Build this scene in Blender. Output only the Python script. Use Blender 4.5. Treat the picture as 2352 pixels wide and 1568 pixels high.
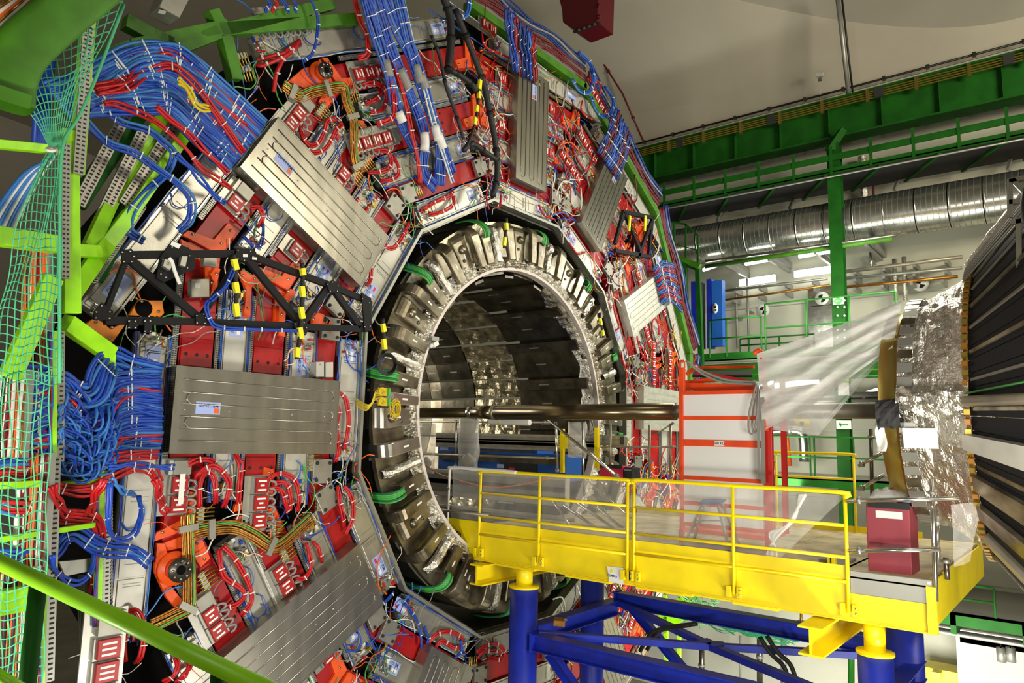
import bpy, bmesh, math, random
from mathutils import Vector, Matrix, noise
rnd = random.Random(7)
SC = bpy.context.scene
for o in list(bpy.data.objects): bpy.data.objects.remove(o)
COL = SC.collection
# ------------------------------------------------------------------ camera
F = 1661.13
CAM = Vector((-11.2359, -8.8139, -0.5430))
RR = [Vector((0.623206, -0.781634, 0.025718)), Vector((0.121438, 0.064233, -0.990518)), Vector((0.772571, 0.620421, 0.134951))]
cd = bpy.data.cameras.new('camera'); cam = bpy.data.objects.new('camera', cd); COL.objects.link(cam)
cd.sensor_width = 36; cd.lens = F / 2352 * 36; cd.clip_start = 0.05; cd.clip_end = 300
_m = Matrix((RR[0], -RR[1], -RR[2])).transposed().to_4x4(); _m.translation = CAM
cam.matrix_world = _m; SC.camera = cam
def ray(x, y): return RR[0] * ((x - 1176) / F) + RR[1] * ((y - 784) / F) + RR[2]
def onY(x, y, Y=0.0): v = ray(x, y); return CAM + v * ((Y - CAM.y) / v.y)
def onX(x, y, X): v = ray(x, y); return CAM + v * ((X - CAM.x) / v.x)
def onZ(x, y, Z): v = ray(x, y); return CAM + v * ((Z - CAM.z) / v.z)
def infr(p, mg=60):
    q = Vector(p) - CAM; z = q.dot(RR[2])
    if z < .1: return False
    x = 1176 + F * q.dot(RR[0]) / z; y = 784 + F * q.dot(RR[1]) / z; return -mg < x < 2352 + mg and -mg < y < 1568 + mg
# ------------------------------------------------------------------ world, lights, exposure
w = bpy.data.worlds.new('world'); SC.world = w; w.use_nodes = True
w.node_tree.nodes['Background'].inputs[0].default_value = (0.55, 0.62, 0.7, 1); w.node_tree.nodes['Background'].inputs[1].default_value = 0.02
SC.view_settings.view_transform = 'Standard'; SC.view_settings.look = 'None'; SC.view_settings.gamma = 1
SC.view_settings.use_curve_mapping = False; SC.view_settings.exposure = -0.15
def area(name, loc, tgt, sx, sy, power, col=(1, .95, .85)):  # unseen area lights without fixtures, placed to brighten parts of the hall
    l = bpy.data.lights.new(name, 'AREA'); l.shape = 'RECTANGLE'; l.size = sx; l.size_y = sy; l.energy = power; l.color = col
    o = bpy.data.objects.new(name, l); COL.objects.link(o); o.location = loc
    o.rotation_euler = (Vector(tgt) - Vector(loc)).to_track_quat('-Z', 'Y').to_euler(); return o
area('unseen_light', (-11.6, -5.2, -2.6), (-7.6, 0, -0.3), 1.0, 0.6, 430, (1, .96, .86))
area('unseen_light', (-12.4, -10.2, 1.4), (-10.4, -7.2, -1.4), .8, .5, 45, (1, .97, .86))  # added to brighten the handrail near the camera
area('unseen_light', (-3.5, -9.5, -6.5), (-1.5, 0, -2.4), 2.5, 1.2, 560, (1, .95, .84))
area('unseen_light', (-6, -10, 8.5), (-3, 1, 2), 3, 2, 120, (1, .94, .8))
area('unseen_light', (8.8, -6.5, 4.6), (6.0, 0.0, 0.6), 2.2, 1, 430, (1, .98, .92))
area('unseen_light', (5, -6, -7.4), (13, 0, -6.6), 4, 2, 1500, (1, .99, .9))
area('unseen_light', (9, -3, 3.0), (13, -3, 2.5), 4, 1.5, 150, (.97, 1, .84))
area('unseen_light', (2, -16, 7), (10, -2, 12), 5, 3, 2300, (1, .90, .70))
area('unseen_light', (9, -1, -1.0), (12.6, 0, 0), 3, 1.5, 230, (1, 1, .86))
area('unseen_light', (.3, 7.5, 0.9), (0.3, 3, 0.9), 1.6, 1.6, 130, (1, .93, .8))  # unseen light past the far end, brightens the bore lining
area('unseen_light', (-5.5, -9.2, -1.2), (0, -6.8, 0), 2.2, 1.6, 330, (1, .97, .88))  # added wide so the nose foil reflects it, also brightens the lift box
area('unseen_light', (4.2, -5.6, 6.0), (.8, -4.8, -2), 1.4, 1.0, 230, (1, .96, .8))  # added over the platform to lighten its deck
# ------------------------------------------------------------------ materials
MATS = {}
def mat(name, col, rough=.5, metal=0., noise_s=0, noise_a=.15, bump=0, bscale=40, emit=0, alpha=1, stretch=None, spec=.5, col2=None, trans=0):
    if name in MATS: return MATS[name]
    m = bpy.data.materials.new(name); m.use_nodes = True; nt = m.node_tree; b = nt.nodes['Principled BSDF']
    b.inputs['Base Color'].default_value = (*col, 1); b.inputs['Roughness'].default_value = rough; b.inputs['Metallic'].default_value = metal
    b.inputs['Specular IOR Level'].default_value = spec
    if trans: b.inputs['Transmission Weight'].default_value = trans
    if noise_s or bump:
        tc = nt.nodes.new('ShaderNodeTexCoord'); mp = nt.nodes.new('ShaderNodeMapping'); nt.links.new(tc.outputs['Object'], mp.inputs[0])
        if stretch: mp.inputs['Scale'].default_value = stretch
    if noise_s:
        n = nt.nodes.new('ShaderNodeTexNoise'); n.inputs['Scale'].default_value = noise_s; n.inputs['Detail'].default_value = 5; nt.links.new(mp.outputs[0], n.inputs[0])
        r = nt.nodes.new('ShaderNodeValToRGB'); nt.links.new(n.outputs[0], r.inputs[0])
        lo = [c * (1 - noise_a) for c in col] if col2 is None else col2; hi = [min(1, c * (1 + noise_a)) for c in col]
        r.color_ramp.elements[0].position = .35; r.color_ramp.elements[1].position = .65
        r.color_ramp.elements[0].color = (*lo, 1); r.color_ramp.elements[1].color = (*hi, 1)
        nt.links.new(r.outputs[0], b.inputs['Base Color'])
    if bump:
        n2 = nt.nodes.new('ShaderNodeTexNoise'); n2.inputs['Scale'].default_value = bscale; n2.inputs['Detail'].default_value = 4; nt.links.new(mp.outputs[0], n2.inputs[0])
        bp = nt.nodes.new('ShaderNodeBump'); bp.inputs['Strength'].default_value = bump; bp.inputs['Distance'].default_value = .02
        nt.links.new(n2.outputs[0], bp.inputs['Height']); nt.links.new(bp.outputs[0], b.inputs['Normal'])
    if emit:
        b.inputs['Emission Color'].default_value = (*col, 1); b.inputs['Emission Strength'].default_value = emit
    if alpha < 1: b.inputs['Alpha'].default_value = alpha
    MATS[name] = m; return m
M = {}
def D(n, *a, **k): M[n] = mat(n, *a, **k)
D('red_paint', (.36, .0015, .003), .42, 0, 3, .14)
D('orange_paint', (.80, .09, .008), .45, 0, 5, .15)
D('amber_paint', (.85, .24, .008), .45, 0, 5, .12)
D('aluminium', (.42, .41, .36), .36, .7, 3, .12, .05, 60)
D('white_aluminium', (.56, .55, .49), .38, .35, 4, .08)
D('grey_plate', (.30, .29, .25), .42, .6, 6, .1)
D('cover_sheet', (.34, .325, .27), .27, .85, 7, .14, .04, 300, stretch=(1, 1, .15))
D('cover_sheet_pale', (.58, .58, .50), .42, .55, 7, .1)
D('dark_steel', (.13, .12, .10), .32, .85, 4, .25, .1, 20)
D('casing_steel', (.27, .24, .17), .32, .85, 3, .35, .12, 9, col2=(.12, .10, .065))
D('polished_steel', (.60, .58, .53), .2, .95, 5, .1)
D('black_void', (.003, .003, .003), .9, spec=.1)
D('black_paint', (.007, .007, .008), .6, 0, spec=.25)
D('black_rubber', (.010, .010, .011), .6)
D('foil', (.80, .78, .71), .24, 1., bump=1.0, bscale=35)
D('foil_dull', (.50, .47, .40), .28, 1., 6, .3, 1.0, 22)
D('lime_paint', (.34, .80, .008), .38, 0, 4, .12)
D('green_paint', (.008, .085, .006), .6, 0, 2, .2, spec=.2)
D('leaf_green_paint', (.05, .19, .004), .55, 0, 3, .2)
D('yellow_paint', (.92, .72, .004), .4, 0, 3, .06)
D('blue_paint', (.006, .022, .36), .42, 0, 3, .2)
D('gantry_blue', (.012, .10, .42), .45)
D('lift_orange', (.82, .07, .008), .4, 0, 4, .1)
D('lift_red', (.55, .015, .01), .4)
D('cabinet_red', (.30, .035, .055), .55)
D('concrete', (.50, .47, .40), .9, 0, .35, .08, .15, 6)
D('vault_concrete', (.47, .44, .36), .9, 0, .25, .08, .1, 5)
D('wall_paint', (.48, .48, .39), .8, 0, .6, .06)
D('floor_paint', (.40, .38, .30), .7, 0, 1, .15)
D('deck_ply', (.46, .38, .20), .7, 0, 2.5, .3)
D('blue_cable', (.006, .055, .40), .42)
D('pale_blue_cable', (.035, .17, .50), .45)
D('red_cable', (.48, .006, .010), .4)
D('dark_red_cable', (.13, .004, .012), .45)
D('orange_cable', (.75, .12, .01), .45)
D('yellow_cable', (.70, .52, .01), .5)
D('white_cable', (.72, .70, .62), .5)
D('grey_cable', (.26, .26, .24), .5)
D('green_cable', (.07, .40, .07), .45)
D('dark_green_cable', (.01, .13, .05), .45)
D('black_cable', (.008, .008, .008), .5)
D('copper', (.42, .19, .04), .32, .8, 20, .3)
D('brass', (.50, .36, .07), .3, .85)
D('tie_white', (.80, .80, .74), .5)
D('sticker', (.36, .44, .78), .5)
D('sticker_white', (.82, .82, .78), .5)
D('sticker_ink', (.02, .03, .10), .6)
D('sticker_red', (.65, .02, .08), .5)
D('plastic_white', (.78, .77, .72), .45)
D('rim_white', (.66, .60, .55), .5, 0, 8, .06)
D('net_green', (.08, .45, .22), .6)
D('tray_zinc', (.34, .34, .30), .42, .7)
D('duct_zinc', (.55, .56, .52), .24, .95, 5, .15, .1, 10)
D('pipe_grey', (.32, .32, .29), .4, .5)
D('tube_light', (1, 1, .93), .5, emit=9)
D('tape_yellow', (.85, .80, .01), .5)
D('nylon_black', (.02, .02, .02), .8)
D('beam_pipe', (.20, .16, .09), .25, .9, 3, .3, stretch=(8, .3, 8))
D('pipe_steel', (.40, .36, .28), .45, .7, 3, .15)
D('gold_flange', (.50, .38, .10), .28, .9)
D('kapton', (.28, .12, .015), .35, .3)
D('fabric_grey', (.24, .23, .20), .8)
D('ptfe', (.82, .82, .80), .5)
D('dim_rim_blue', (.006, .03, .17), .5)  # cable blue darkened: the dim light at the rim is in the colour
D('dim_rim_red', (.12, .004, .008), .5)  # cable red darkened for the same dimness along the rim
D('slot_dark', (.02, .02, .02), .8)
def film(name, col, alpha, rough=.35, streak=None):
    m = mat(name, col, rough, alpha=alpha, bump=.5, bscale=6); nt = m.node_tree
    n = nt.nodes.new('ShaderNodeTexNoise'); n.inputs['Scale'].default_value = 5; n.inputs['Detail'].default_value = 6
    tc = nt.nodes.new('ShaderNodeTexCoord'); mp = nt.nodes.new('ShaderNodeMapping'); mp.inputs['Scale'].default_value = streak or (1, 1, 1)
    nt.links.new(tc.outputs['Object'], mp.inputs[0]); nt.links.new(mp.outputs[0], n.inputs[0])
    r = nt.nodes.new('ShaderNodeMapRange'); r.inputs['To Min'].default_value = alpha * .85; r.inputs['To Max'].default_value = min(1, alpha * 1.15)
    r.inputs['From Min'].default_value = .3; r.inputs['From Max'].default_value = .7
    nt.links.new(n.outputs[0], r.inputs[0]); nt.links.new(r.outputs[0], nt.nodes['Principled BSDF'].inputs['Alpha']); M[name] = m
film('plastic_film', (.80, .78, .74), .24, .35)
film('sheeting', (.74, .72, .68), .80, .4, (1, .3, 3))
film('clear_bag', (.82, .82, .80), .42, .2)
# ------------------------------------------------------------------ mesh helpers
class MB:
    def __init__(s): s.v = []; s.f = []; s.sm = []; s.mi = []; s.mats = []; s.cur = 0
    def use(s, m):
        if m not in s.mats: s.mats.append(m)
        s.cur = s.mats.index(m); return s
    def _a(s, vs, fs, sm=False):
        n = len(s.v); s.v += [tuple(p) for p in vs]; s.f += [tuple(i + n for i in f) for f in fs]; s.sm += [sm] * len(fs); s.mi += [s.cur] * len(fs); return s
    def hexa(s, p): return s._a(p, [(0, 3, 2, 1), (4, 5, 6, 7), (0, 1, 5, 4), (1, 2, 6, 5), (2, 3, 7, 6), (3, 0, 4, 7)])
    def box(s, a, b):
        x0, y0, z0 = a; x1, y1, z1 = b
        return s.hexa([(x0, y0, z0), (x1, y0, z0), (x1, y1, z0), (x0, y1, z0), (x0, y0, z1), (x1, y0, z1), (x1, y1, z1), (x0, y1, z1)])
    def obox(s, c, u, v, w):
        c = Vector(c); return s.hexa([c - u - v - w, c + u - v - w, c + u + v - w, c - u + v - w, c - u - v + w, c + u - v + w, c + u + v + w, c - u + v + w])
    def prism(s, poly, vec):
        poly = [Vector(p) for p in poly]; vec = Vector(vec); n = len(poly)
        return s._a(poly + [p + vec for p in poly], [tuple(range(n))[::-1], tuple(range(n, 2 * n))] + [(i, (i + 1) % n, n + (i + 1) % n, n + i) for i in range(n)])
    def bar(s, a, b, wd, h, up=(0, 0, 1)):
        a = Vector(a); b = Vector(b); d = (b - a).normalized(); u = d.cross(Vector(up))
        if u.length < 1e-3: u = d.cross(Vector((1, 0, 0)))
        u.normalize(); v = u.cross(d).normalized(); return s.obox((a + b) / 2, (b - a) / 2, u * wd / 2, v * h / 2)
    def tube(s, pts, r, n=6, cap=True, rf=None):
        pts = [Vector(p) for p in pts]; m = len(pts)
        if m < 2: return s
        up = None; vs = []
        for i, p in enumerate(pts):
            d = (pts[min(i + 1, m - 1)] - pts[max(i - 1, 0)])
            if d.length < 1e-9: d = Vector((0, 0, 1))
            d.normalize()
            if up is None:
                up = d.orthogonal().normalized()
            else:
                up = up - d * up.dot(d)
                up = up.normalized() if up.length > 1e-6 else d.orthogonal().normalized()
            w_ = d.cross(up); rr = r * (rf(i / (m - 1)) if rf else 1)
            for k in range(n):
                a = 2 * math.pi * k / n; vs.append(p + (up * math.cos(a) + w_ * math.sin(a)) * rr)
        fs = [(i * n + k, i * n + (k + 1) % n, (i + 1) * n + (k + 1) % n, (i + 1) * n + k) for i in range(m - 1) for k in range(n)]
        if cap: fs += [tuple(range(n))[::-1], tuple((m - 1) * n + k for k in range(n))]
        return s._a(vs, fs, n > 4)
    def cyl(s, a, b, r, n=12): return s.tube([a, b], r, n)
    def grid(s, fn, nu, nv, sm=True, closed_u=False):
        vs = [fn(i / nu, j / nv) for i in range(nu + (0 if closed_u else 1)) for j in range(nv + 1)]; U = nu if closed_u else nu + 1
        fs = [(i * (nv + 1) + j, ((i + 1) % U) * (nv + 1) + j, ((i + 1) % U) * (nv + 1) + j + 1, i * (nv + 1) + j + 1) for i in range(nu) for j in range(nv)]
        return s._a(vs, fs, sm)
    def build(s, name, m=None, parent=None, bevel=0, solid=0):
        if not s.v: return None
        me = bpy.data.meshes.new(name)
        off = Vector((0, 0, 0))
        if parent is None:
            xs = [p[0] for p in s.v]; ys = [p[1] for p in s.v]; zs = [p[2] for p in s.v]
            off = Vector(((min(xs) + max(xs)) / 2, (min(ys) + max(ys)) / 2, min(zs)))
            s.v = [(p[0] - off.x, p[1] - off.y, p[2] - off.z) for p in s.v]
        me.from_pydata(s.v, [], s.f); me.polygons.foreach_set('use_smooth', s.sm)
        if s.mats and m is None:
            for q in s.mats: me.materials.append(M[q])
            me.polygons.foreach_set('material_index', s.mi)
        else: me.materials.append(M[m])
        o = bpy.data.objects.new(name, me); COL.objects.link(o)
        if parent is not None: o.parent = parent; o.location = -WL(parent)
        else: o.location = off
        if bevel:
            b = o.modifiers.new('bevel', 'BEVEL'); b.width = bevel; b.segments = 2; b.limit_method = 'ANGLE'
        if solid:
            b = o.modifiers.new('solid', 'SOLIDIFY'); b.thickness = solid
        return o
def WL(o):
    v = Vector((0, 0, 0))
    while o is not None: v = v + Vector(o.location); o = o.parent
    return v
def thing(name, loc, label, cat, group=None):
    o = bpy.data.objects.new(name, None); o.empty_display_size = .1; COL.objects.link(o); o.location = loc
    o['label'] = label; o['category'] = cat
    if group: o['group'] = group
    return o
def tag(o, label, cat, group=None, kind=None):
    o['label'] = label; o['category'] = cat
    if group: o['group'] = group
    if kind: o['kind'] = kind
    return o
def struct(o): o['kind'] = 'structure'; return o
def stuff(o):
    if o: o['kind'] = 'stuff'
    return o
def cr(pts, n=6):
    P = [Vector(p) for p in pts]
    if len(P) < 3: return P
    P = [P[0] * 2 - P[1]] + P + [P[-1] * 2 - P[-2]]; out = []
    for i in range(1, len(P) - 2):
        for k in range(n):
            t = k / n; a, b, c, d = P[i - 1], P[i], P[i + 1], P[i + 2]
            out.append(.5 * ((2 * b) + (c - a) * t + (2 * a - 5 * b + 4 * c - d) * t * t + (3 * b - a - 3 * c + d) * t ** 3))
    out.append(P[-2]); return out
def text_part(name, txt, size, origin, ux, uy, parent, m='sticker_ink', squeeze=1):
    cu = bpy.data.curves.new(name, 'FONT'); cu.body = txt; cu.size = size; cu.align_x = 'CENTER'; cu.align_y = 'CENTER'; cu.offset = size * .012
    o = bpy.data.objects.new(name, cu); COL.objects.link(o)
    me = bpy.data.meshes.new_from_object(o); bpy.data.objects.remove(o)
    ux = Vector(ux).normalized(); uy = Vector(uy).normalized()
    for v in me.vertices: v.co = Vector(origin) + ux * v.co.x * squeeze + uy * v.co.y
    me.materials.clear(); me.materials.append(M[m]); o = bpy.data.objects.new(name, me); COL.objects.link(o)
    if parent is not None: o.parent = parent; o.location = -WL(parent)
    return o
# ------------------------------------------------------------------ sector frame of the wheel (hour k, radial r, tangential t, protrusion d)
def SA(k): a = math.radians(90 - 30 * k); return math.cos(a), math.sin(a)
def S(k, r, t, d=0.): c, s = SA(k); return Vector((r * c - t * s, -d, r * s + t * c))
def SV(k, r, t, d=0.): return S(k, r, t, d)
def RT(k, x, y, d=0.):
    p = onY(x, y, -d); c, s = SA(k); return p.x * c + p.z * s, -p.x * s + p.z * c
def sbox(mb, k, r0, r1, t0, t1, d0, d1):
    return mb.hexa([S(k, r0, t0, d0), S(k, r1, t0, d0), S(k, r1, t1, d0), S(k, r0, t1, d0), S(k, r0, t0, d1), S(k, r1, t0, d1), S(k, r1, t1, d1), S(k, r0, t1, d1)])
def spoly(mb, k, rt, d0, d1): return mb.prism([S(k, r, t, d0) for r, t in rt], Vector((0, -(d1 - d0), 0)))
def ppoly(mb, pts, d0, d1): return mb.prism([onY(x, y, -d0) for x, y in pts], Vector((0, -(d1 - d0), 0)))
CLOCK = {12: "twelve o'clock", 11: "eleven o'clock", 10: "ten o'clock", 9: "nine o'clock", 8: "eight o'clock", 7: "seven o'clock", 6: "six o'clock", 5: "five o'clock", 4: "four o'clock", 3: "three o'clock", 2: "two o'clock", 1: "one o'clock"}
T15 = math.tan(math.radians(15))
# ================================================================== room shell
mb = MB(); mb.box((13.25, -32, -9), (13.7, 40, 11.0)); struct(mb.build('wall_right', 'wall_paint'))
mb = MB(); mb.box((-14, -32, -9.3), (14, 40, -9)); struct(mb.build('floor', 'floor_paint'))
D('shaft_concrete', (.36, .345, .29), .9, 0, .3, .08)
mb = MB(); mb.box((-14, 40, -9), (14, 40.4, 24)); struct(mb.build('wall_back', 'concrete'))
mb = MB(); mb.box((-14, -32.4, -9), (14, -32, 24)); struct(mb.build('wall_front', 'concrete'))
mb = MB(); mb.box((-14.4, -32, -9), (-14, 40, 11)); struct(mb.build('wall_left', 'concrete'))
# barrel vault with the round shaft opening cut out of it
def vault(x): return 11.0 + 6.5 * math.sqrt(max(0, 1 - (x / 13.62) ** 2))
SR, SX, SY = 15.6, -2.2, -8.0
mb = MB(); NA, NR = 288, 10
def edge(a):
    ca, sa = math.cos(a), math.sin(a); L = 1e9
    if ca > 1e-6: L = min(L, (13.6 - SX) / ca)
    if ca < -1e-6: L = min(L, (-13.6 - SX) / ca)
    if sa > 1e-6: L = min(L, (40 - SY) / sa)
    if sa < -1e-6: L = min(L, (-32 - SY) / sa)
    return L
def vfn(u, v):
    a = u * 2 * math.pi; L = edge(a); r0 = min(SR, L - .02); r = r0 + (L - r0) * v; x = SX + r * math.cos(a); return (x, SY + r * math.sin(a), vault(x))
mb.grid(vfn, NA, NR, sm=False, closed_u=True); struct(mb.build('ceiling', 'vault_concrete'))
def sfn(u, v):
    a = u * 2 * math.pi; r = min(SR, edge(a) - .02); x = SX + r * math.cos(a); z = vault(x); return (x, SY + r * math.sin(a), z + (34 - z) * v)
mb = MB(); mb.grid(sfn, NA, 1, closed_u=True); struct(mb.build('wall_shaft', 'shaft_concrete'))
mb = MB(); mb.box((-20, -26, 34), (16, 10, 34.3)); struct(mb.build('ceiling_shaft', 'shaft_concrete'))
# ledge where wall and vault meet, with the conduits running along it
mb = MB(); mb.box((13.0, -32, 10.75), (13.6, 40, 11.05)); struct(mb.build('trim_1', 'wall_paint'))
# faint formwork panels of the vault: each a shallow raised shell
# ================================================================== detector wheel, y = 0 is its near face
def ring12(mb, ra, rb, y0, y1, ks=range(12)):
    for i in ks:
        a0 = math.radians(15 + 30 * i); a1 = a0 + math.radians(30); q = 1 / math.cos(math.radians(15))
        P = lambda r, a, y: (r * q * math.cos(a), y, r * q * math.sin(a))
        mb.hexa([P(ra, a0, y0), P(ra, a1, y0), P(rb, a1, y0), P(rb, a0, y0), P(ra, a0, y1), P(ra, a1, y1), P(rb, a1, y1), P(rb, a0, y1)])
wh = thing('detector_wheel', (0, 0.5, -8.0), 'huge twelve sided iron detector wheel with red yoke plates and a dark steel lined bore', 'machine')
mb = MB(); ring12(mb, 3.985, 7.45, .16, 2.4); mb.build('yoke_body', 'black_void', wh)
for k in range(12):
    mb = MB(); ring12(mb, 3.93, 3.99, .02, 2.6, [k]); mb.build('bore_lining', 'dark_steel', wh)
    mb = MB(); ring12(mb, 3.985, 4.035, -.13, .02, [k]); mb.build('inner_rail', 'tray_zinc', wh)
IRON = [(4.49, 4.85), (5.38, 5.86), (6.42, 6.86)]
MBR = [(4.07, 4.42), (4.90, 5.27), (5.98, 6.31), (7.03, 7.37)]
MBT = [(-.93, .93), (-.95, 1.52), (-1.35, 1.42), (-.62, 2.92)]
STR = [5.325, 5.91, 6.37, 6.935]
STT = [(-1.0, 1.35), (-1.3, 1.2), (-1.3, 1.1), (-1.6, 1.5)]
for k in range(1, 13):
    for j, (r0, r1) in enumerate(IRON):
        mb = MB(); e = .02
        spoly(mb, k, [(r0, -r0 * T15 - .0), (r1, -r1 * T15), (r1, r1 * T15), (r0, r0 * T15)], -.16, 0)
        p = mb.build('yoke_plate', 'red_paint', wh)
        # bolted cheek plates with a joint and dark bolt holes
        for sg in (-1, 1):
            mb = MB()
            ta = .36 if sg < 0 else 1.25
            t0, t1 = sorted((sg * (r0 * T15 - .25), sg * ta)) if sg * (r0 * T15 - .25) != sg * ta else (0, 1)
            if j == 0: continue
            tt0, tt1 = (-.62, -.28) if sg < 0 else (.86, 1.16)
            sbox(mb, k, r0 + .015, r1 - .015, tt0, tt1, 0, .022)
            c = mb.build('cheek_plate', 'red_paint', wh)
            tt = -.42 if sg < 0 else 1.0
            for rr in (r0 + .08, (r0 + r1) / 2, r1 - .08): b = MB(); b.cyl(S(k, rr, tt, .02), S(k, rr, tt, .028), .022, 8); b.build('bolt_hole', 'slot_dark', c)
# perforated cable strips running across each sector between iron and chambers
for k in range(1, 13):
    for j, (r, (t0, t1)) in enumerate(zip(STR, STT)):
        mb = MB(); sbox(mb, k, r - .035, r + .035, t0, t1, .0, .035); s = mb.build('perforated_strip', 'tray_zinc', wh)
        b = MB(); n = int((t1 - t0) / .028)
        for i in range(n):
            t = t0 + .014 + i * .028
            for q in (-.018, .018): sbox(b, k, r + q - .012, r + q + .012, t - .0055, t + .0055, .03, .0365)
        stuff(b.build('slot', 'slot_dark', s))
# corner brackets (orange) with bolts and grey bolted corner plates between sectors
def bracket(k, pts, m='orange_paint', d0=.0, d1=.05, label=None, bolts=()):
    mb = MB(); spoly(mb, k, pts, d0, d1); o = mb.build('corner_bracket', m, wh)
    if bolts:
        b = MB()
        for r, t in bolts: b.cyl(S(k, r, t, d1), S(k, r, t, d1 + .015), .018, 6)
        b.build('bolt', 'polished_steel', o)
    return o
for k in range(1, 13):
    for j, (r0, r1) in enumerate(IRON):
        for sg in (-1, 1):
            tb = r0 * T15
            A = [(r0 + .05, sg * (tb - .42)), (r0 + .2, sg * (tb - .45)), (r0 + .22, sg * (tb - .12)), (r1 + .10, sg * (tb + .02)), (r1 + .12, sg * (tb + .12)), (r0 + .03, sg * (tb - .02))]
            if sg < 0: A = A[::-1]
            if j == 0: continue
            bracket(k, A, 'orange_paint', 0, .045, bolts=[(r0 + .12, sg * (tb - .38)), (r0 + .12, sg * (tb - .15)), (r1 + .03, sg * (tb + .02))])
    for sg, r in ((-1, 4.66), (1, 4.66)):
        t = sg * 1.02 if sg < 0 else 1.06
        mb = MB(); sbox(mb, k, r - .16, r + .17, t - .17, t + .17, .03, .11); o = mb.build('bolted_corner_plate', 'grey_plate', wh, bevel=.01)
        b = MB()
        for dr in (-.11, .11):
            for dt in (-.12, .12): b.cyl(S(k, r + dr, t + dt, .11), S(k, r + dr, t + dt, .125), .026, 8)
        b.build('bolt', 'slot_dark', o)
# ------------------------------------------------------------------ muon chambers
STN = {0: 'innermost', 1: 'second', 2: 'third', 3: 'outermost'}
VIS = {12: 1, 11: 1, 10: 1, 9: 1, 8: 1, 7: 1, 6: .5, 5: .6, 4: .5, 3: .8, 2: 1, 1: 1}
def clutter(mb_list, k, r0, r1, t0, t1, n, d0=.03, rr=None):
    q = rr or rnd
    for _ in range(n):
        r = q.uniform(r0, r1); t = q.uniform(t0, t1); s = q.uniform(.012, .035); m = q.choice(mb_list)
        d = q.uniform(d0, d0 + .06)
        if q.random() < .5: sbox(m, k, r - s, r + s, t - s * q.uniform(.4, 1.5), t + s, d0 * .5, d)
        else:
            a = q.random() * math.pi; dr, dt = math.cos(a) * s * 2.2, math.sin(a) * s * 2.2
            m.cyl(S(k, r - dr, t - dt, d), S(k, r + dr, t + dt, d + .01), s * .35, 6)
def sticker(parent, k, r, t, w_, h, d, txt, red=True, up=1):
    # lettering reads along +t, top towards the wheel axis side given by up
    mb = MB(); sbox(mb, k, r - h / 2, r + h / 2, t - w_ / 2, t + w_ / 2, d, d + .003)
    st = mb.build('sticker', 'sticker', parent)
    mb = MB()
    sbox(mb, k, r + up * h * .18 - h * .13, r + up * h * .18 + h * .13, t - w_ * .02, t + w_ * .14, d + .003, d + .005)
    sbox(mb, k, r + up * h * .18 - h * .13, r + up * h * .18 + h * .13, t + w_ * .2, t + w_ * .4, d + .003, d + .005)
    mb.build('sticker_field', 'sticker_white', parent)
    c, s = SA(k); et = Vector((-s, 0, c)); er = Vector((c, 0, s))
    ux = -et * 1.0; uy = er
    # make sure the text is not mirrored when seen from -y
    if ux.cross(uy).y > 0: ux = -ux
    if up < 0: ux, uy = -ux, -uy
    text_part('sticker_lettering', txt, h * .34, S(k, r - up * h * .28, t, d + .005), ux, uy, parent, squeeze=min(1, w_ / (h * .34 * .62 * len(txt))))
    if red:
        mb = MB(); sbox(mb, k, r + up * h * .2 - h * .1, r + up * h * .2 + h * .1, t - w_ * .42, t - w_ * .2, d + .003, d + .005); mb.build('sticker_field', 'sticker_red', parent)
CHM = {}
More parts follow.
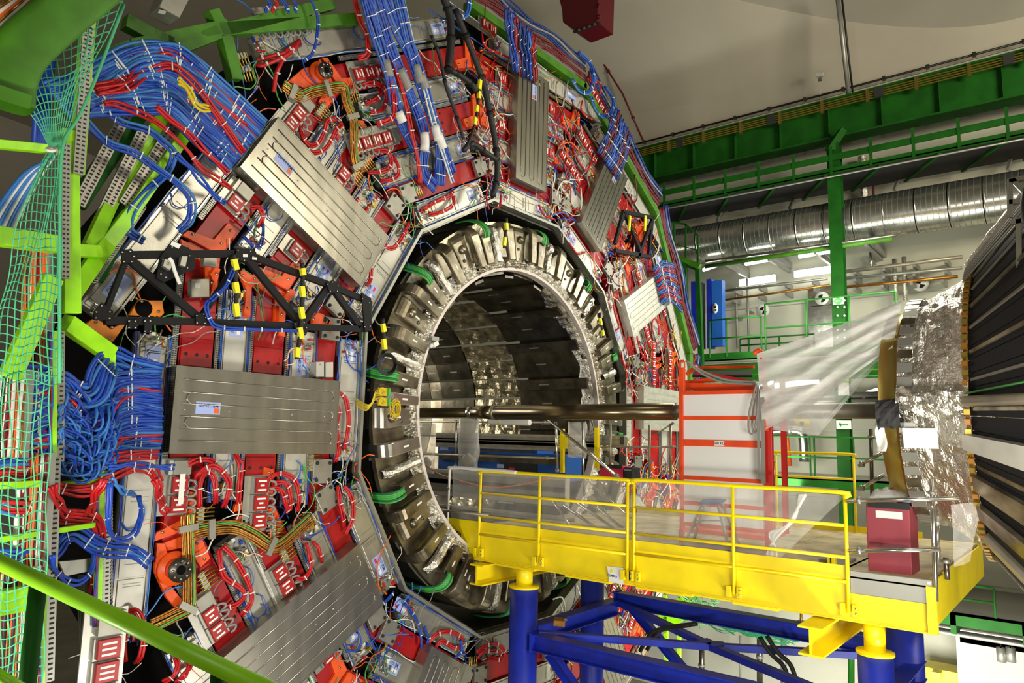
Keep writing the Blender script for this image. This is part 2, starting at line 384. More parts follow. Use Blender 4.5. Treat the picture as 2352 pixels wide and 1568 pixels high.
for k in range(1, 13):
    rr = random.Random(k)
    for j in range(4):
        r0, r1 = MBR[j]; t0, t1 = MBT[j]
        if j == 3 and k in (10,): t0, t1 = .1, 3.30
        if j == 3 and k in (11,): t0, t1 = -1.4, 2.95
        if j == 3 and k in (12, 1, 2, 3): t0, t1 = -3.1, 1.1
        if j == 3 and k in (4, 5, 6): t0, t1 = -1.2, 2.6
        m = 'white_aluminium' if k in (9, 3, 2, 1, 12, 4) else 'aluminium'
        pos = STN[j]
        if not any(infr(S(k, (r0 + r1) / 2, q, 0), 0) for q in (t0, t0 * .5, 0, t1 * .5, t1)): continue
        ch = thing('muon_chamber', S(k, (r0 + r1) / 2, (t0 + t1) / 2, 0), '%s muon chamber end face in the %s row of the wheel at %s' % ('pale white' if m[0] == 'w' else 'silver grey', pos, CLOCK[k]), 'chamber', 'muon chambers set in the wheel')
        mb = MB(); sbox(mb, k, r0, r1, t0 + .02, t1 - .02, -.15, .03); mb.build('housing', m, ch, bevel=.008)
        # side profiles
        for q in (r0 - .012, r1 + .012):
            mb = MB(); sbox(mb, k, q - .012, q + .012, t0, t1, -.1, .055); mb.build('side_profile', 'polished_steel' if j % 2 else 'aluminium', ch)
        # cover lids with edges and depth
        L = t1 - t0; mid = t0 + L * rr.uniform(.45, .55)
        lids = [(t0 + .30, mid - .02), (mid + .02, t1 - .35)]
        if j == 3: lids = [(t0 + .18, t0 + .62), (t0 + .64, mid - .01), (mid + .01, t1 - .7), (t1 - .68, t1 - .05)]
        for a, b in lids:
            if b - a < .1: continue
            mb = MB(); sbox(mb, k, r0 + .02, r1 - .02, a, b, .03, .045); lid = mb.build('lid', m, ch, bevel=.005)
            mb = MB()
            for q in (.08, .13, .85):
                tq = a + (b - a) * q; sbox(mb, k, r0 + .06, r1 - .08, tq - .004, tq + .004, .045, .05)
            stuff(mb.build('crease', 'grey_plate', lid))
        # end fittings: connectors, valves, small brass pieces
        mbs = {n_: MB() for n_ in ('polished_steel', 'brass', 'plastic_white', 'blue_cable', 'black_rubber', 'grey_cable', 'red_cable')}
        if VIS[k] > .4:
            for a, b in ((t0 + .03, t0 + .28), (t1 - .33, t1 - .03)) if j < 3 else ((t0 + .0, t0 + .17), (t1 - .12, t1)):
                lst = [mbs['polished_steel']] * 3 + [mbs['plastic_white']] * 2 + [mbs['brass'], mbs['blue_cable'], mbs['black_rubber'], mbs['grey_cable'], mbs['red_cable']]
                clutter(lst, k, r0 + .04, r1 - .04, a, b, 20, .03, rr)
            for n_, b_ in mbs.items(): stuff(b_.build('end_fitting', n_, ch))
        CHM[k, j] = ch
        # handle
        mb = MB(); tt = t0 + .18; mb.tube(cr([S(k, r1 - .06, tt - .06, .04), S(k, r1 - .06, tt - .06, .1), S(k, r1 - .06, tt + .04, .1), S(k, r1 - .06, tt + .04, .04)], 3), .008, 6)
        mb.build('handle', 'polished_steel', ch)
# blue stickers with the chamber numbers (wheel, station, sector)
for k, j, t, txt, up in [(9, 3, -.30, 'MB/-2/4/01', -1), (9, 1, -.42, 'MB/-2/2/01', -1), (9, 0, -.72, 'MB/-2/1/01', -1), (9, 2, -.88, 'MB/-2/3/01', -1),
                     (10, 3, 2.88, 'MB/-2/4/02', -1), (10, 1, .85, 'MB/-2/2/02', -1), (10, 0, .5, 'MB/-2/1/02', -1),
                     (11, 3, -1.05, 'MB/-2/4/03', -1), (11, 0, -.62, 'MB/-2/1/03', 1), (11, 2, -1.05, 'MB/-2/3/03', 1), (11, 1, -.7, 'MB/-2/2/03', 1),
                     (12, 0, -.55, 'MB/-2/1/04', 1), (12, 3, -1.6, 'MB/-2/4/04', 1), (8, 0, .45, 'MB/-2/1/12', 1), (8, 1, .98, 'MB/-2/2/12', 1),
                     (7, 0, -.95, 'MB/-2/1/11', 1), (7, 1, -.62, 'MB/-2/2/11', 1), (2, 0, -.1, 'MB/-2/1/06', 1), (2, 3, .75, 'MB/-2/4/06', 1), (2, 2, 1.0, 'MB/-2/3/06', 1), (1, 0, .5, 'MB/-2/1/05', 1)]:
    if (k, j) not in CHM: continue
    r0, r1 = MBR[j]; sticker(CHM[k, j], k, (r0 + r1) / 2, t, .34 if j != 1 else .3, .19, .047, txt, red=(j < 2), up=up)
# ------------------------------------------------------------------ ribbed cover plates
COVER = {9: [(370, 850), (755, 869), (751, 1037), (366, 1045)], 10: [(609, 287), (867, 542), (806, 661), (525, 393)],
         12: [(1233, 190), (1234, 438), (1165, 415), (1165, 155)], 1: [(1415, 408), (1365, 578), (1320, 515), (1373, 352)], 2: [(1518, 693), (1438, 775), (1420, 690), (1503, 620)]}
CT = {9: (-.24, .80), 10: (-.36, .66), 12: (-.42, .60), 1: (-.33, .62), 2: (-.30, .62), 3: (-.20, .85), 8: (-.2, .88), 7: (-.19, .80), 4: (-.3, .6), 5: (-.3, .65)}
for k, (t0, t1) in CT.items():
    ra, rb = 4.57, 7.0
    if not any(infr(S(k, q, .2, 0), 0) for q in (4.7, 5.5, 6.5)): continue
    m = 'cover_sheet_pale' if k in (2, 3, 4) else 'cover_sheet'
    D0 = .26
    if k == 3: ra, rb = 4.62, 6.98
    o = thing('cover_plate', S(k, (ra + rb) / 2, (t0 + t1) / 2, .1), {9: 'large level grey cover plate with pressed ribs and a blue sticker, left of the bore', 10: 'large dull ribbed cover plate tilted down to the right, upper left of the bore',
        12: 'upright grey ribbed cover plate above the bore, beside the blue cable curtain', 1: 'narrow grey ribbed cover plate leaning right, above and right of the bore', 2: 'bright pale ribbed cover plate right of the bore, under fanned blue cables',
        3: 'pale cover plate just above the beam pipe at the right of the bore', 8: 'dark grey ribbed cover plate tilted up to the right at the bottom left', 7: 'dark ribbed cover plate at the bottom edge, below the bore',
        4: 'pale cover plate behind the scaffolding right of the blue post', 5: 'grey cover plate low on the wheel behind the blue posts'}[k], 'cover plate', 'ribbed cover plates on the wheel')
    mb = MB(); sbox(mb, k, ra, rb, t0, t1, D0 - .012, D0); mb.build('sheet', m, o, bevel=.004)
    mb = MB(); sbox(mb, k, ra, rb, t0 - .004, t0 + .012, .03, D0 + .006); sbox(mb, k, ra, rb, t1 - .012, t1 + .004, .03, D0 + .006); sbox(mb, k, ra - .004, ra + .012, t0, t1, .03, D0 + .004); mb.build('flange', m, o)
    nr = 5; wd = (t1 - t0); mrib = m
    # pressed ribs: serpentine raised beads with rounded ends
    pitch = wd * .84 / 6
    for i in range(3):
        a = t0 + wd * .08 + pitch * (2 * i + .5) ; b = a + pitch * 1.05
        xa, xb = ra + .09, rb - (.10 + .0 * i)
        pts = [S(k, xb, a, D0 + .003)]
        rad = (b - a) / 2
        pts += [S(k, xa + rad - rad * math.sin(math.pi * q / 10), (a + b) / 2 - rad * math.cos(math.pi * q / 10), D0 + .003) for q in range(11)]
        pts += [S(k, xb, b, D0 + .003)]
        mb = MB(); mb.tube(pts, .009, 6); mb.build('pressed_rib', m, o)
    for i in range(2):
        a = t0 + wd * .08 + pitch * (2 * i + 1.55); b = a + pitch * .92; rad = (b - a) / 2; xb = rb - .16
        pts = [S(k, xb - rad + rad * math.sin(math.pi * q / 10) * 1.0, (a + b) / 2 - rad * math.cos(math.pi * q / 10), D0 + .004) for q in range(11)]
        mb = MB(); mb.tube(pts, .010, 6); mb.build('pressed_rib', m, o)
    mb = MB()
    for i in range(3):
        for q in (.06, .3, .55, .68, .9, .96):
            p = S(k, rb - (rb - ra) * q, t0 + wd * (.14 + .36 * i), D0); mb.cyl(p, p + Vector((0, -.006, 0)), .011, 6)
    for i in range(7):
        for q in range(12):
            p = S(k, ra + .12 + (rb - ra - .24) * q / 11, t0 + wd * (.03 + .94 * i / 6), D0); mb.cyl(p, p + Vector((0, -.004, 0)), .0045, 4)
    stuff(mb.build('rivet', 'polished_steel', o))
    if k in (9, 10, 12, 1, 2, 8):
        if k == 8: sticker(o, k, rb - .12, t0 + wd * .42, .22, .12, D0, 'MB/-2/x/12', red=False)
        else:
            # sticker lies along the plate, reading radially
            c, s = SA(k); r = rb - .44; t = t0 + wd * .47; hw, hh = .16, .075
            mb = MB(); sbox(mb, k, r - hw, r + hw, t - hh, t + hh, D0, D0 + .003); mb.build('sticker', 'sticker', o)
            er = Vector((c, 0, s)); et = Vector((-s, 0, c)); ux, uy = er, et
            if ux.cross(uy).y > 0: ux = -ux
            text_part('sticker_lettering', 'MB/-2/x/01' if k == 9 else 'MB/-2/x/02', .060, S(k, r, t - (.03 if True else 0), D0 + .005) if k != 9 else S(k, r, t - .035, D0 + .005), ux if k != 9 else ux, uy, o)
            mb = MB(); sbox(mb, k, r - hw * .9, r - hw * .5, t + .0, t + .06, D0 + .003, D0 + .005); mb.build('sticker_field', 'orange_cable', o)
# ================================================================== cryostat end: ring of duct casings round the bore
cy = thing('cryostat_end', (0, .3, -4), 'round steel cryostat end plate with a thin pale rim around the bore opening', 'machine')
def ann(mb, r0, r1, y0, y1, n=96, sm=False):
    for i in range(n):
        a, b = 2 * math.pi * i / n, 2 * math.pi * (i + 1) / n
        P = lambda r, q, y: (r * math.cos(q), y, r * math.sin(q))
        mb.hexa([P(r0, a, y0), P(r0, b, y0), P(r1, b, y0), P(r1, a, y0), P(r0, a, y1), P(r0, b, y1), P(r1, b, y1), P(r1, a, y1)])
mb = MB(); ann(mb, 2.84, 3.74, -.03, .06); mb.build('end_plate', 'casing_steel', cy)
mb = MB(); mb.grid(lambda u, v: (3.74 * math.cos(u * 2 * math.pi), .12 + 2.4 * v, 3.74 * math.sin(u * 2 * math.pi)), 96, 1); mb.build('outer_shell', 'dark_steel', cy)
mb = MB(); ann(mb, 2.79, 2.845, -.10, .06, 120); mb.build('rim', 'rim_white', cy)
# crumpled foil collar just outside the rim
def crumple(mb, k0, k1, r0, r1, d, nu, nv, amp, sc, seed=0):
    def fn(u, v):
        a = k0 + (k1 - k0) * u; r = r0 + (r1 - r0) * v
        p = Vector((r * math.cos(a), 0, r * math.sin(a)))
        n_ = noise.noise(p * sc + Vector((seed, 0, 0))); n2 = noise.noise(p * sc * 2.7 + Vector((0, seed, 0)))
        dd = d + amp * n_ * 1.3 + amp * .9 * n2 + .07 * math.sin(math.pi * v)
        return (r * math.cos(a), -dd, r * math.sin(a))
    mb.grid(fn, nu, nv, sm=False)
for i in range(12):
    a0 = math.radians(30 * i); mb = MB(); crumple(mb, a0, a0 + math.radians(30), 2.83, 3.11 + .05 * math.sin(i * 1.7), .06, 70, 11, .06, 11, i); stuff(mb.build('foil_collar', 'foil' if i % 3 else 'foil_dull', cy))
def casing(th, wd, style, ri=2.96, ro=3.52, depth=.20, d_extra=0.):
    """one duct casing: straight face that bends round the outer edge into the gap"""
    prof = [(ri, .02), (ri + .02, depth)] + [(ro + .22 * math.sin(q * math.pi / 12), depth - .22 + .22 * math.cos(q * math.pi / 12)) for q in range(0, 7)] + [(ro + .22, -1.3)]
    prof = prof if style != 'short' else [(ri, .02), (ri + .02, depth), (ro, depth), (ro + .02, .0)]
    et = Vector((-math.sin(th), 0, math.cos(th))); er = Vector((math.cos(th), 0, math.sin(th)))
    mb = MB(); nP = len(prof); cross = [(-.5, -.09), (-.5, -.02), (-.44, 0), (.44, 0), (.5, -.02), (.5, -.09)]
    vs = []
    for i, (r, d) in enumerate(prof):
        p0 = prof[max(i - 1, 0)]; p1 = prof[min(i + 1, nP - 1)]; tx, ty = p1[0] - p0[0], p1[1] - p0[1]; l = math.hypot(tx, ty); nx, ny = -ty / l, tx / l
        wsc = .78 + .22 * min(1, (r - ri) / (ro - ri))
        for c, h in cross:
            R_ = r + nx * h; dd = d + ny * h; vs.append(er * R_ + et * (c * wd * wsc) + Vector((0, -dd, 0)))
    m_ = len(cross); fs = [(i * m_ + j, i * m_ + (j + 1) % m_, (i + 1) * m_ + (j + 1) % m_, (i + 1) * m_ + j) for i in range(nP - 1) for j in range(m_)] + [tuple(range(m_))]
    mb._a(vs, fs); return mb
NAMEA = lambda a: CLOCK[int(round((90 - math.degrees(a)) / 30 - .001)) % 12 or 12]
rc = random.Random(3)
NC = 36
styles = ['wide', 'narrow', 'foil', 'dome', 'narrow', 'green']
angs = []
a = 0.
seq = []
# (angle in image-true degrees counter-clockwise from three o'clock, width, style)
for i in range(12):
    base = i * 30
    seq += [(base + 0, .36, 'dome'), (base + 8, .23, 'narrow'), (base + 14, .15, 'foil'), (base + 19.5, .24, 'green'), (base + 25, .20, 'narrow')]
cnt = {}
for deg, wd, st in seq:
    th = math.radians(deg + 4)
    if st == 'foil':
        o = thing('foil_wrapped_duct', (3.3 * math.cos(th), -.1, 3.3 * math.sin(th)), 'crumpled silver foil duct running out from the bore rim, near %s' % NAMEA(th), 'duct', 'foil ducts round the bore')
        er = Vector((math.cos(th), 0, math.sin(th))); et = Vector((-math.sin(th), 0, math.cos(th))); mb = MB()
        def fn(u, v):
            r = 2.98 + .70 * v; a = u * 2 * math.pi; q = .08 * (1 + .35 * noise.noise(Vector((r * 9, a * 1.3, deg))))
            return er * r + et * (q * math.cos(a)) + Vector((0, -.14 - q * math.sin(a) * 1.2 + (max(0, r - 3.5) ** 2) * 4, 0))
        mb.grid(fn, 9, 22, sm=False, closed_u=True); stuff(mb.build('foil_wrap', 'foil', o)); continue
    lab = {'dome': 'wide bent brown steel casing with a domed cap, near %s of the bore', 'narrow': 'narrow bent steel duct casing with a white tag, near %s of the bore', 'green': 'flat steel casing ending in green cables, near %s of the bore'}[st] % NAMEA(th)
    if st == 'narrow': lab = ('narrow bent steel duct casing beside the %s, near %s of the bore' % ('domed casing' if deg % 30 < 15 else 'green cables', NAMEA(th)))
    er = Vector((math.cos(th), 0, math.sin(th))); et = Vector((-math.sin(th), 0, math.cos(th)))
    o = thing('duct_casing', er * 3.3 + Vector((0, -.1, 0)), lab, 'duct casing', 'duct casings round the bore')
    dep = {'dome': .12, 'narrow': .27, 'green': .22}[st]
    mm = 'casing_steel'
    if abs(((deg + 4 + 180) % 360) - 0) < 14 or deg + 4 > 340: mm = 'polished_steel'
    if st == 'narrow' and 168 < deg + 4 < 200: mm = 'polished_steel'
    if st == 'green': mb = casing(th, wd, 'short', ro=3.50, depth=dep)
    else: mb = casing(th, wd, 'wide', ro=3.52, depth=dep)
    mb.build('casing', mm, o, bevel=.006)
    mb = MB(); p = er * 3.28 + Vector((0, -dep - .001, 0)); mb.obox(p, er * .055, et * .014, Vector((0, -.002, 0))); mb.build('tag', 'sticker_white', o)
    if st != 'green':
        p = er * 3.63 + Vector((0, -dep + .045, 0)); mb = MB(); mb.obox(p, (er * .4 + Vector((0, .35, 0))).normalized() * .0 + et * .055, er * .012 + Vector((0, .006, 0)), (er * .5 + Vector((0, -.85, 0))) * .006); mb.build('tag', 'sticker_white', o)
    if st == 'dome':
        mb = MB(); c = er * 3.42 + Vector((0, -dep, 0))
        mb.grid(lambda u, v: c + (er * math.cos(u * 2 * math.pi) + et * math.sin(u * 2 * math.pi)) * (.085 * math.sin(v * math.pi / 2)) + Vector((0, -.07 * math.cos(v * math.pi / 2), 0)), 16, 5, closed_u=True); mb.build('domed_cap', 'casing_steel', o)
        mb = MB(); c = er * 3.22 + et * .06 + Vector((0, -dep, 0)); mb.cyl(c, c + Vector((0, -.012, 0)), .03, 12); mb.build('plug', 'dark_steel', o)
    if st == 'green':
        g = thing('green_cable_bundle', er * 3.6 + Vector((0, -.1, 0)), 'short arched bundle of green cables feeding a casing near %s of the bore' % NAMEA(th), 'cables', 'green cable bundles round the bore')
        for q in range(6):
            mb = MB(); off = (q - 2.5) * .03; dz = rc.uniform(-.015, .015)
            P = [er * 3.46 + et * (off) + Vector((0, -dep - .03 - dz, 0)), er * 3.60 + et * (off + .0) + Vector((0, -dep - .05 - dz, 0)), er * 3.74 + et * off + Vector((0, -dep + .06, 0)), er * 3.83 + et * (off - .05) + Vector((0, .12, 0)), er * 3.84 + et * (off - .15) + Vector((0, .5, 0))]
            mb.tube(cr(P, 5), .017, 6); mb.build('cable', 'green_cable' if q % 4 else 'dark_green_cable', g)
# lit grey flange seen between ring and wheel, black coil, yellow fibre spools
o = thing('yellow_fibre_spool_board', onY(870, 915, -.3), 'two round yellow fibre spools with a tangle of yellow leads left of the bore', 'cable spool')
for x, y in ((876, 899), (876, 922)):
    c = onY(x, y, -.34); mb = MB(); mb.obox(c + Vector((.05, .02, 0)), Vector((.10, 0, 0)), Vector((0, .006, 0)), Vector((0, 0, .06))); mb.build('board', 'yellow_cable', o)
    mb = MB(); mb.obox(c + Vector((.15, .0, 0)), Vector((.02, 0, 0)), Vector((0, .02, 0)), Vector((0, 0, .06))); mb.build('connector_strip', 'green_cable', o)
    mb = MB()
    for q in (.045, .055, .063): mb.tube([c + Vector((math.cos(t * .5236) * q, -.01 - q * .2, math.sin(t * .5236) * q)) for t in range(13)], .005, 5)
    stuff(mb.build('fibre', 'yellow_cable', o))
mb = MB()
for q in range(16):
    c = onY(905 + rc.uniform(-4, 4), 938 + rc.uniform(-5, 5), -.3); ra_, rb_ = rc.uniform(.06, .10), rc.uniform(.09, .15)
    mb.tube([c + Vector((math.cos(t * .5236) * ra_, -.02 * q * .2, math.sin(t * .5236) * rb_)) for t in range(13)], .005, 4)
for q in range(7):
    mb.tube(cr([onY(818, 915 + q * 3, -.1), onY(840, 928 + q * 2.5, -.25), onY(853, 925 + q, -.3), onY(862, 900 + q * 3, -.33), onY(876, 894 + q * 5, -.34)]), .006, 4)
stuff(mb.build('fibre', 'yellow_cable', o))
mb = MB()
for q in range(6): mb.tube([onY(889 + math.cos(t * .3927) * (17 + q * 1.1), 836 + math.sin(t * .3927) * (19 + q * 1.2), -.36 - .01 * q) for t in range(17)], .012, 6)
tag(mb.build('coiled_black_cable', 'black_cable'), 'coil of black cable hung on the casings left of the bore', 'cable coil')
# dark doubled hose and white camera at the rim
o = thing('rim_camera', onY(1000, 783, -.1), 'small white camera clamped on the upper left of the pale bore rim', 'camera')
c = onY(996, 778, -.15); mb = MB(); mb.obox(c, Vector((.08, 0, 0)), Vector((0, .05, 0)), Vector((0, 0, .035))); mb.build('bracket', 'tray_zinc', o)
c = onY(998, 790, -.16); mb = MB(); mb.obox(c, Vector((.05, 0, .03)), Vector((0, .05, 0)), Vector((-.02, 0, .035))); mb.build('body', 'plastic_white', o, bevel=.008)
c2 = onY(990, 793, -.16); mb = MB(); mb.cyl(c2 + Vector((.02, 0, .01)), c2 + Vector((-.03, -.01, -.02)), .035, 12); mb.build('lens_hood', 'plastic_white', o)
# ------------------------------------------------------------------ bore lining: rings of long steel trays and foil sections
bl = thing('bore_lining', (0, 3, -2.8), 'dark steel and foil panelled lining seen inside the bore', 'lining')
SECT = [(.06, 2.05, 'dark_steel', 18, 0), (2.08, 3.55, 'foil_dull', 36, 1), (3.58, 4.75, 'dark_steel', 36, 0), (4.75, 5.15, 'casing_steel', 36, 0), (5.17, 6.0, 'dark_steel', 36, 0), (6.0, 6.3, 'white_aluminium', 12, 0)]
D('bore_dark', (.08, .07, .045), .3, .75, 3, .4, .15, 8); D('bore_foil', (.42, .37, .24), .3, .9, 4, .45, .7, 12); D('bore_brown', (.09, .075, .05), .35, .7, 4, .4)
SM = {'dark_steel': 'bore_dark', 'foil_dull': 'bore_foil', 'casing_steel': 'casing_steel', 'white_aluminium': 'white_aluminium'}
for si, (y0, y1, m, n_, cr_) in enumerate(SECT):
    for i in range(n_):
        a0 = 2 * math.pi * i / n_ + .008; a1 = 2 * math.pi * (i + 1) / n_ - .008
        R_ = 2.79 - (.05 if (i % 3 == 0 and n_ > 18) else 0)
        if n_ == 18:
            # wide stave then narrow tray between
            sub = [(a0, a0 + (a1 - a0) * .7, 2.74, 'bore_dark'), (a0 + (a1 - a0) * .72, a1, 2.66, 'bore_brown')]
        else: sub = [(a0, a1, R_, SM[m])]
        for b0, b1, R2, mm in sub:
            if math.sin((b0 + b1) / 2) < -.85: continue
            mb = MB()
            if cr_:
                def fn(u, v):
                    aa = b0 + (b1 - b0) * u; yy = y0 + (y1 - y0) * v; rr_ = R2 + .028 * noise.noise(Vector((aa * 14, yy * 5, si))) + .012 * noise.noise(Vector((aa * 40, yy * 12, si)))
                    return (rr_ * math.cos(aa), yy, rr_ * math.sin(aa))
                mb.grid(fn, 6, 16, sm=False)
            else:
                P = lambda r, q, y: (r * math.cos(q), y, r * math.sin(q))
                mb.hexa([P(R2, b0, y0), P(R2, b1, y0), P(R2 + .05, b1, y0), P(R2 + .05, b0, y0), P(R2, b0, y1), P(R2, b1, y1), P(R2 + .05, b1, y1), P(R2 + .05, b0, y1)])
            o = mb.build('lining_panel', mm, bl)
            am = (b0 + b1) / 2
            if not cr_ and not m == 'white_aluminium':
                ym = y0 + (y1 - y0) * (.5 if si else .6); er = Vector((math.cos(am), 0, math.sin(am))); et = Vector((-math.sin(am), 0, math.cos(am)))
                mb = MB(); mb.obox(er * ((R2) * math.cos((b1 - b0) / 2) - .004) + Vector((0, ym, 0)), Vector((0, .14 if si == 0 else .12, 0)), et * .016, er * .002); mb.build('tag', 'tray_zinc', o)
# crinkled foil lip patches at the right edge of the bore mouth
for i, deg in enumerate(range(-8, 70, 9)):
    a0 = math.radians(deg); mb = MB()
    L_ = .25 + .2 * rc.random()
    def fn(u, v):
        aa = a0 + math.radians(9.5) * u; yy = -.02 + L_ * v * (1 + .15 * math.sin(u * 3 + i)); r = 2.755 - .05 * math.sin(v * 3) + .025 * noise.noise(Vector((aa * 20, yy * 9, i)))
        return (r * math.cos(aa), yy, r * math.sin(aa))
    mb.grid(fn, 14, 12, sm=False); tag(mb.build('foil_flap', 'foil'), 'crumpled foil flap at the right inside edge of the bore, %s' % ['lowest, by the beam pipe', 'second from the bottom', 'third from the bottom', 'fourth from the bottom', 'in the middle', 'fourth from the top', 'third from the top', 'second from the top', 'topmost'][i], 'foil', 'foil flaps at the bore mouth')
o = MB(); 
def fn(u, v):
    t = u * 3.5; x = 1.0 + 1.4 * v; return (x * 1.0, .3 + t, -.42 - .5 * v * 0 + .05 * noise.noise(Vector((x * 7, t * 7, 0))) - .12 * (1 - v))
# far white wall seen through the bore
mb = MB(); mb.grid(lambda u, v: (2.55 * math.cos(math.pi * u), 6.32 + .02, 2.55 * math.sin(math.pi * u) * v), 12, 2)
# ================================================================== beam pipe
bp = thing('beam_pipe', (0, -3, 0), 'long bronze coloured beam pipe running out of the bore to the silver nose', 'pipe')
mb = MB(); mb.tube([(0, 6.0, 0), (0, 1.2, 0)], .10, 20); mb.build('inner_section', 'beam_pipe', bp)
mb = MB(); mb.tube([(0, .6, 0), (0, -3.35, 0)], .145, 24); mb.build('bronze_section', 'beam_pipe', bp)
mb = MB(); mb.tube([(0, 1.2, 0), (0, .6, 0)], .12, 20, rf=lambda t: 1 + .2 * t); mb.build('cone_section', 'beam_pipe', bp)
mb = MB(); mb.tube([(0, 1.30, 0), (0, 1.18, 0)], .125, 20); mb.build('collar', 'polished_steel', bp)
mb = MB(); mb.tube([(0, .64, 0), (0, .56, 0)], .152, 20); mb.build('collar', 'pipe_steel', bp)
mb = MB(); mb.tube([(0, -3.35, 0), (0, -6.60, 0)], .115, 24); mb.build('steel_section', 'pipe_steel', bp)
mb = MB(); mb.tube([(0, -6.60, 0), (0, -6.74, 0)], .118, 24); mb.build('red_end_band', 'dark_red_cable', bp)
# ================================================================== red lidded distribution racks
def wh_where(x, y):
    if x > 1440: return 'right of the bore' if y < 950 else 'low behind the blue posts'
    if x > 1235: return 'above right of the bore' if y < 900 else 'low right behind the posts'
    if x > 1000: return 'above the bore' if y < 700 else 'below the bore'
    if y < 300: return 'at the upper left'
    if y < 750: return 'left of the bore'
    if y < 1250: return 'below the nine o\'clock plate'
    return 'at the lower left'
RACKS = [(9, 410, 1118, 2, 1, 'tall galvanised rack with five red lids and a white strip, under the left plate'), (9, 596, 1156, 3, 0, 'rack of three red modules right of the white stripped one, under the left plate'),
 (10, 548, 454, 1, 1, 'small rack with one red module below the left edge of the ten o\'clock plate'), (10, 678, 574, 1, 0, 'single red module on bare red iron above the black truss'),
 (10, 684, 262, 2, 1, 'rack of two red modules above the upper edge of the ten o\'clock plate'), (10, 780, 412, 2, 0, 'two red modules beside the inner upper edge of the ten o\'clock plate'),
 (11, 846, 167, 3, 0, 'three red modules in a row left of the blue curtain, higher row'), (11, 862, 322, 4, 1, 'four red modules in a row left of the blue curtain, lower row'),
 (11, 668, 47, 4, 1, 'four red modules on a plate fixed to the green beam at the very top'), (12, 1258, 247, 2, 0, 'two red modules right of the upright plate, upper one'), (12, 1250, 345, 3, 0, 'three red modules right of the upright plate, lower one'),
 (12, 1152, 180, 1, 0, 'red module touching the left edge of the upright plate, upper'), (12, 1150, 288, 1, 0, 'red module touching the left edge of the upright plate, lower'), (12, 1121, 62, 2, 0, 'two red modules near the outer edge above the upright plate'),
 (1, 1374, 236, 4, 0, 'four red modules at the outer edge between the upright and the leaning plate'), (1, 1348, 337, 4, 0, 'four red modules touching the upper end of the leaning plate'), (1, 1308, 382, 4, 0, 'four dull red modules left of the leaning plate'),
 (8, 650, 1332, 2, 0, 'two red modules on the upper side of the bottom left plate, nearer the bore'), (8, 484, 1417, 2, 1, 'two red modules on the upper side of the bottom left plate, farther out'), (8, 750, 1508, 1, 0, 'one red module below the bottom left plate'),
 (2, 1520, 700, 3, 0, 'red modules below the lower outer corner of the pale plate'), (2, 1483, 758, 4, 0, 'red modules below the pale plate, middle row'), (2, 1466, 640, 2, 0, 'red modules above the pale plate'),
 (3, 1500, 835, 5, 0, 'column of red modules above the beam pipe, left one'), (3, 1537, 850, 5, 0, 'column of red modules above the beam pipe, right one'),
 (4, 1400, 1375, 3, 0, 'red modules seen between the two blue posts'), (4, 1455, 1400, 4, 0, 'red modules seen right of the rear blue post')]
for k, x, y, n, box, lab in RACKS:
    r, t = RT(k, x, y, .1)
    o = thing('distribution_rack', S(k, r, t, .1), lab, 'module rack', 'red lidded distribution racks')
    pw = .20; hw = n * .115 + (.09 if box else 0)
    mb = MB(); sbox(mb, k, r - pw * .75, r + pw * 1.1, t - hw - .02, t + hw + .02, .045, .06); mb.build('back_plate', 'aluminium', o, bevel=.004)
    tt = t - hw
    if box:
        mb = MB(); sbox(mb, k, r - .12, r + .10, tt, tt + .17, .06, .15); mb.build('junction_box', 'grey_plate', o, bevel=.006)
        mb = MB(); sbox(mb, k, r + .10, r + .15, tt, tt + .17, .06, .13); mb.build('side_box', 'white_aluminium', o); tt += .19
    for i in range(n):
        a = tt + i * .23
        mb = MB(); sbox(mb, k, r - .13, r + .12, a, a + .215, .06, .105); mb.build('module_base', 'tray_zinc', o)
        mb = MB(); sbox(mb, k, r - .10, r + .09, a + .01, a + .205, .105, .14); md = mb.build('module_lid', 'red_paint', o, bevel=.006)
        mb = MB()
        for q in (.05, .107, .165):
            s_ = .062 if q != .107 else .03
            sbox(mb, k, r - s_, r + s_, a + q - .012, a + q + .012, .14, .144)
        mb.build('label_strip', 'sticker_white', md)
        if k in (9, 10, 11, 8):
            for q in (.05, .15):
                mb = MB(); p = [S(k, r - .12, a + q, .1), S(k, r - .18, a + q + .01, .13), S(k, r - .22, a + q + .05, .12), S(k, r - .19, a + q + .09, .11), S(k, r - .14, a + q + .1, .09)]
                mb.tube(cr(p, 3), .016, 6); mb.build('grey_pigtail', 'grey_cable', o)
    if k == 9 and box:
        mb = MB(); sbox(mb, k, r - .045, r + .02, t - .16, t + .2, .15, .16); mb.build('white_strip', 'plastic_white', o)
# the tall rack low at the left outer edge
k = 9; r, t = RT(9, 238, 1510, .5); o = thing('distribution_rack', S(9, r, t, .5), 'tall rack of red modules low at the left, beside the outermost chamber', 'module rack', 'red lidded distribution racks')
mb = MB(); sbox(mb, 9, r - .2, r + .24, t - .5, t + .75, .5, .52); mb.build('back_plate', 'white_aluminium', o)
mb = MB(); sbox(mb, 9, r - .15, r + .12, t - .48, t - .25, .52, .60); mb.build('junction_box', 'grey_plate', o)
for i in range(4):
    a = t - .22 + i * .235; mb = MB(); sbox(mb, 9, r - .15, r + .14, a, a + .22, .52, .57); mb.build('module_base', 'tray_zinc', o)
    mb = MB(); sbox(mb, 9, r - .12, r + .11, a + .01, a + .21, .57, .61); md = mb.build('module_lid', 'red_paint', o, bevel=.006)
    mb = MB()
    for q in (.055, .11, .165): sbox(mb, 9, r - .075, r + .07, a + q - .011, a + q + .011, .61, .614)
    mb.build('label_strip', 'sticker_white', md)
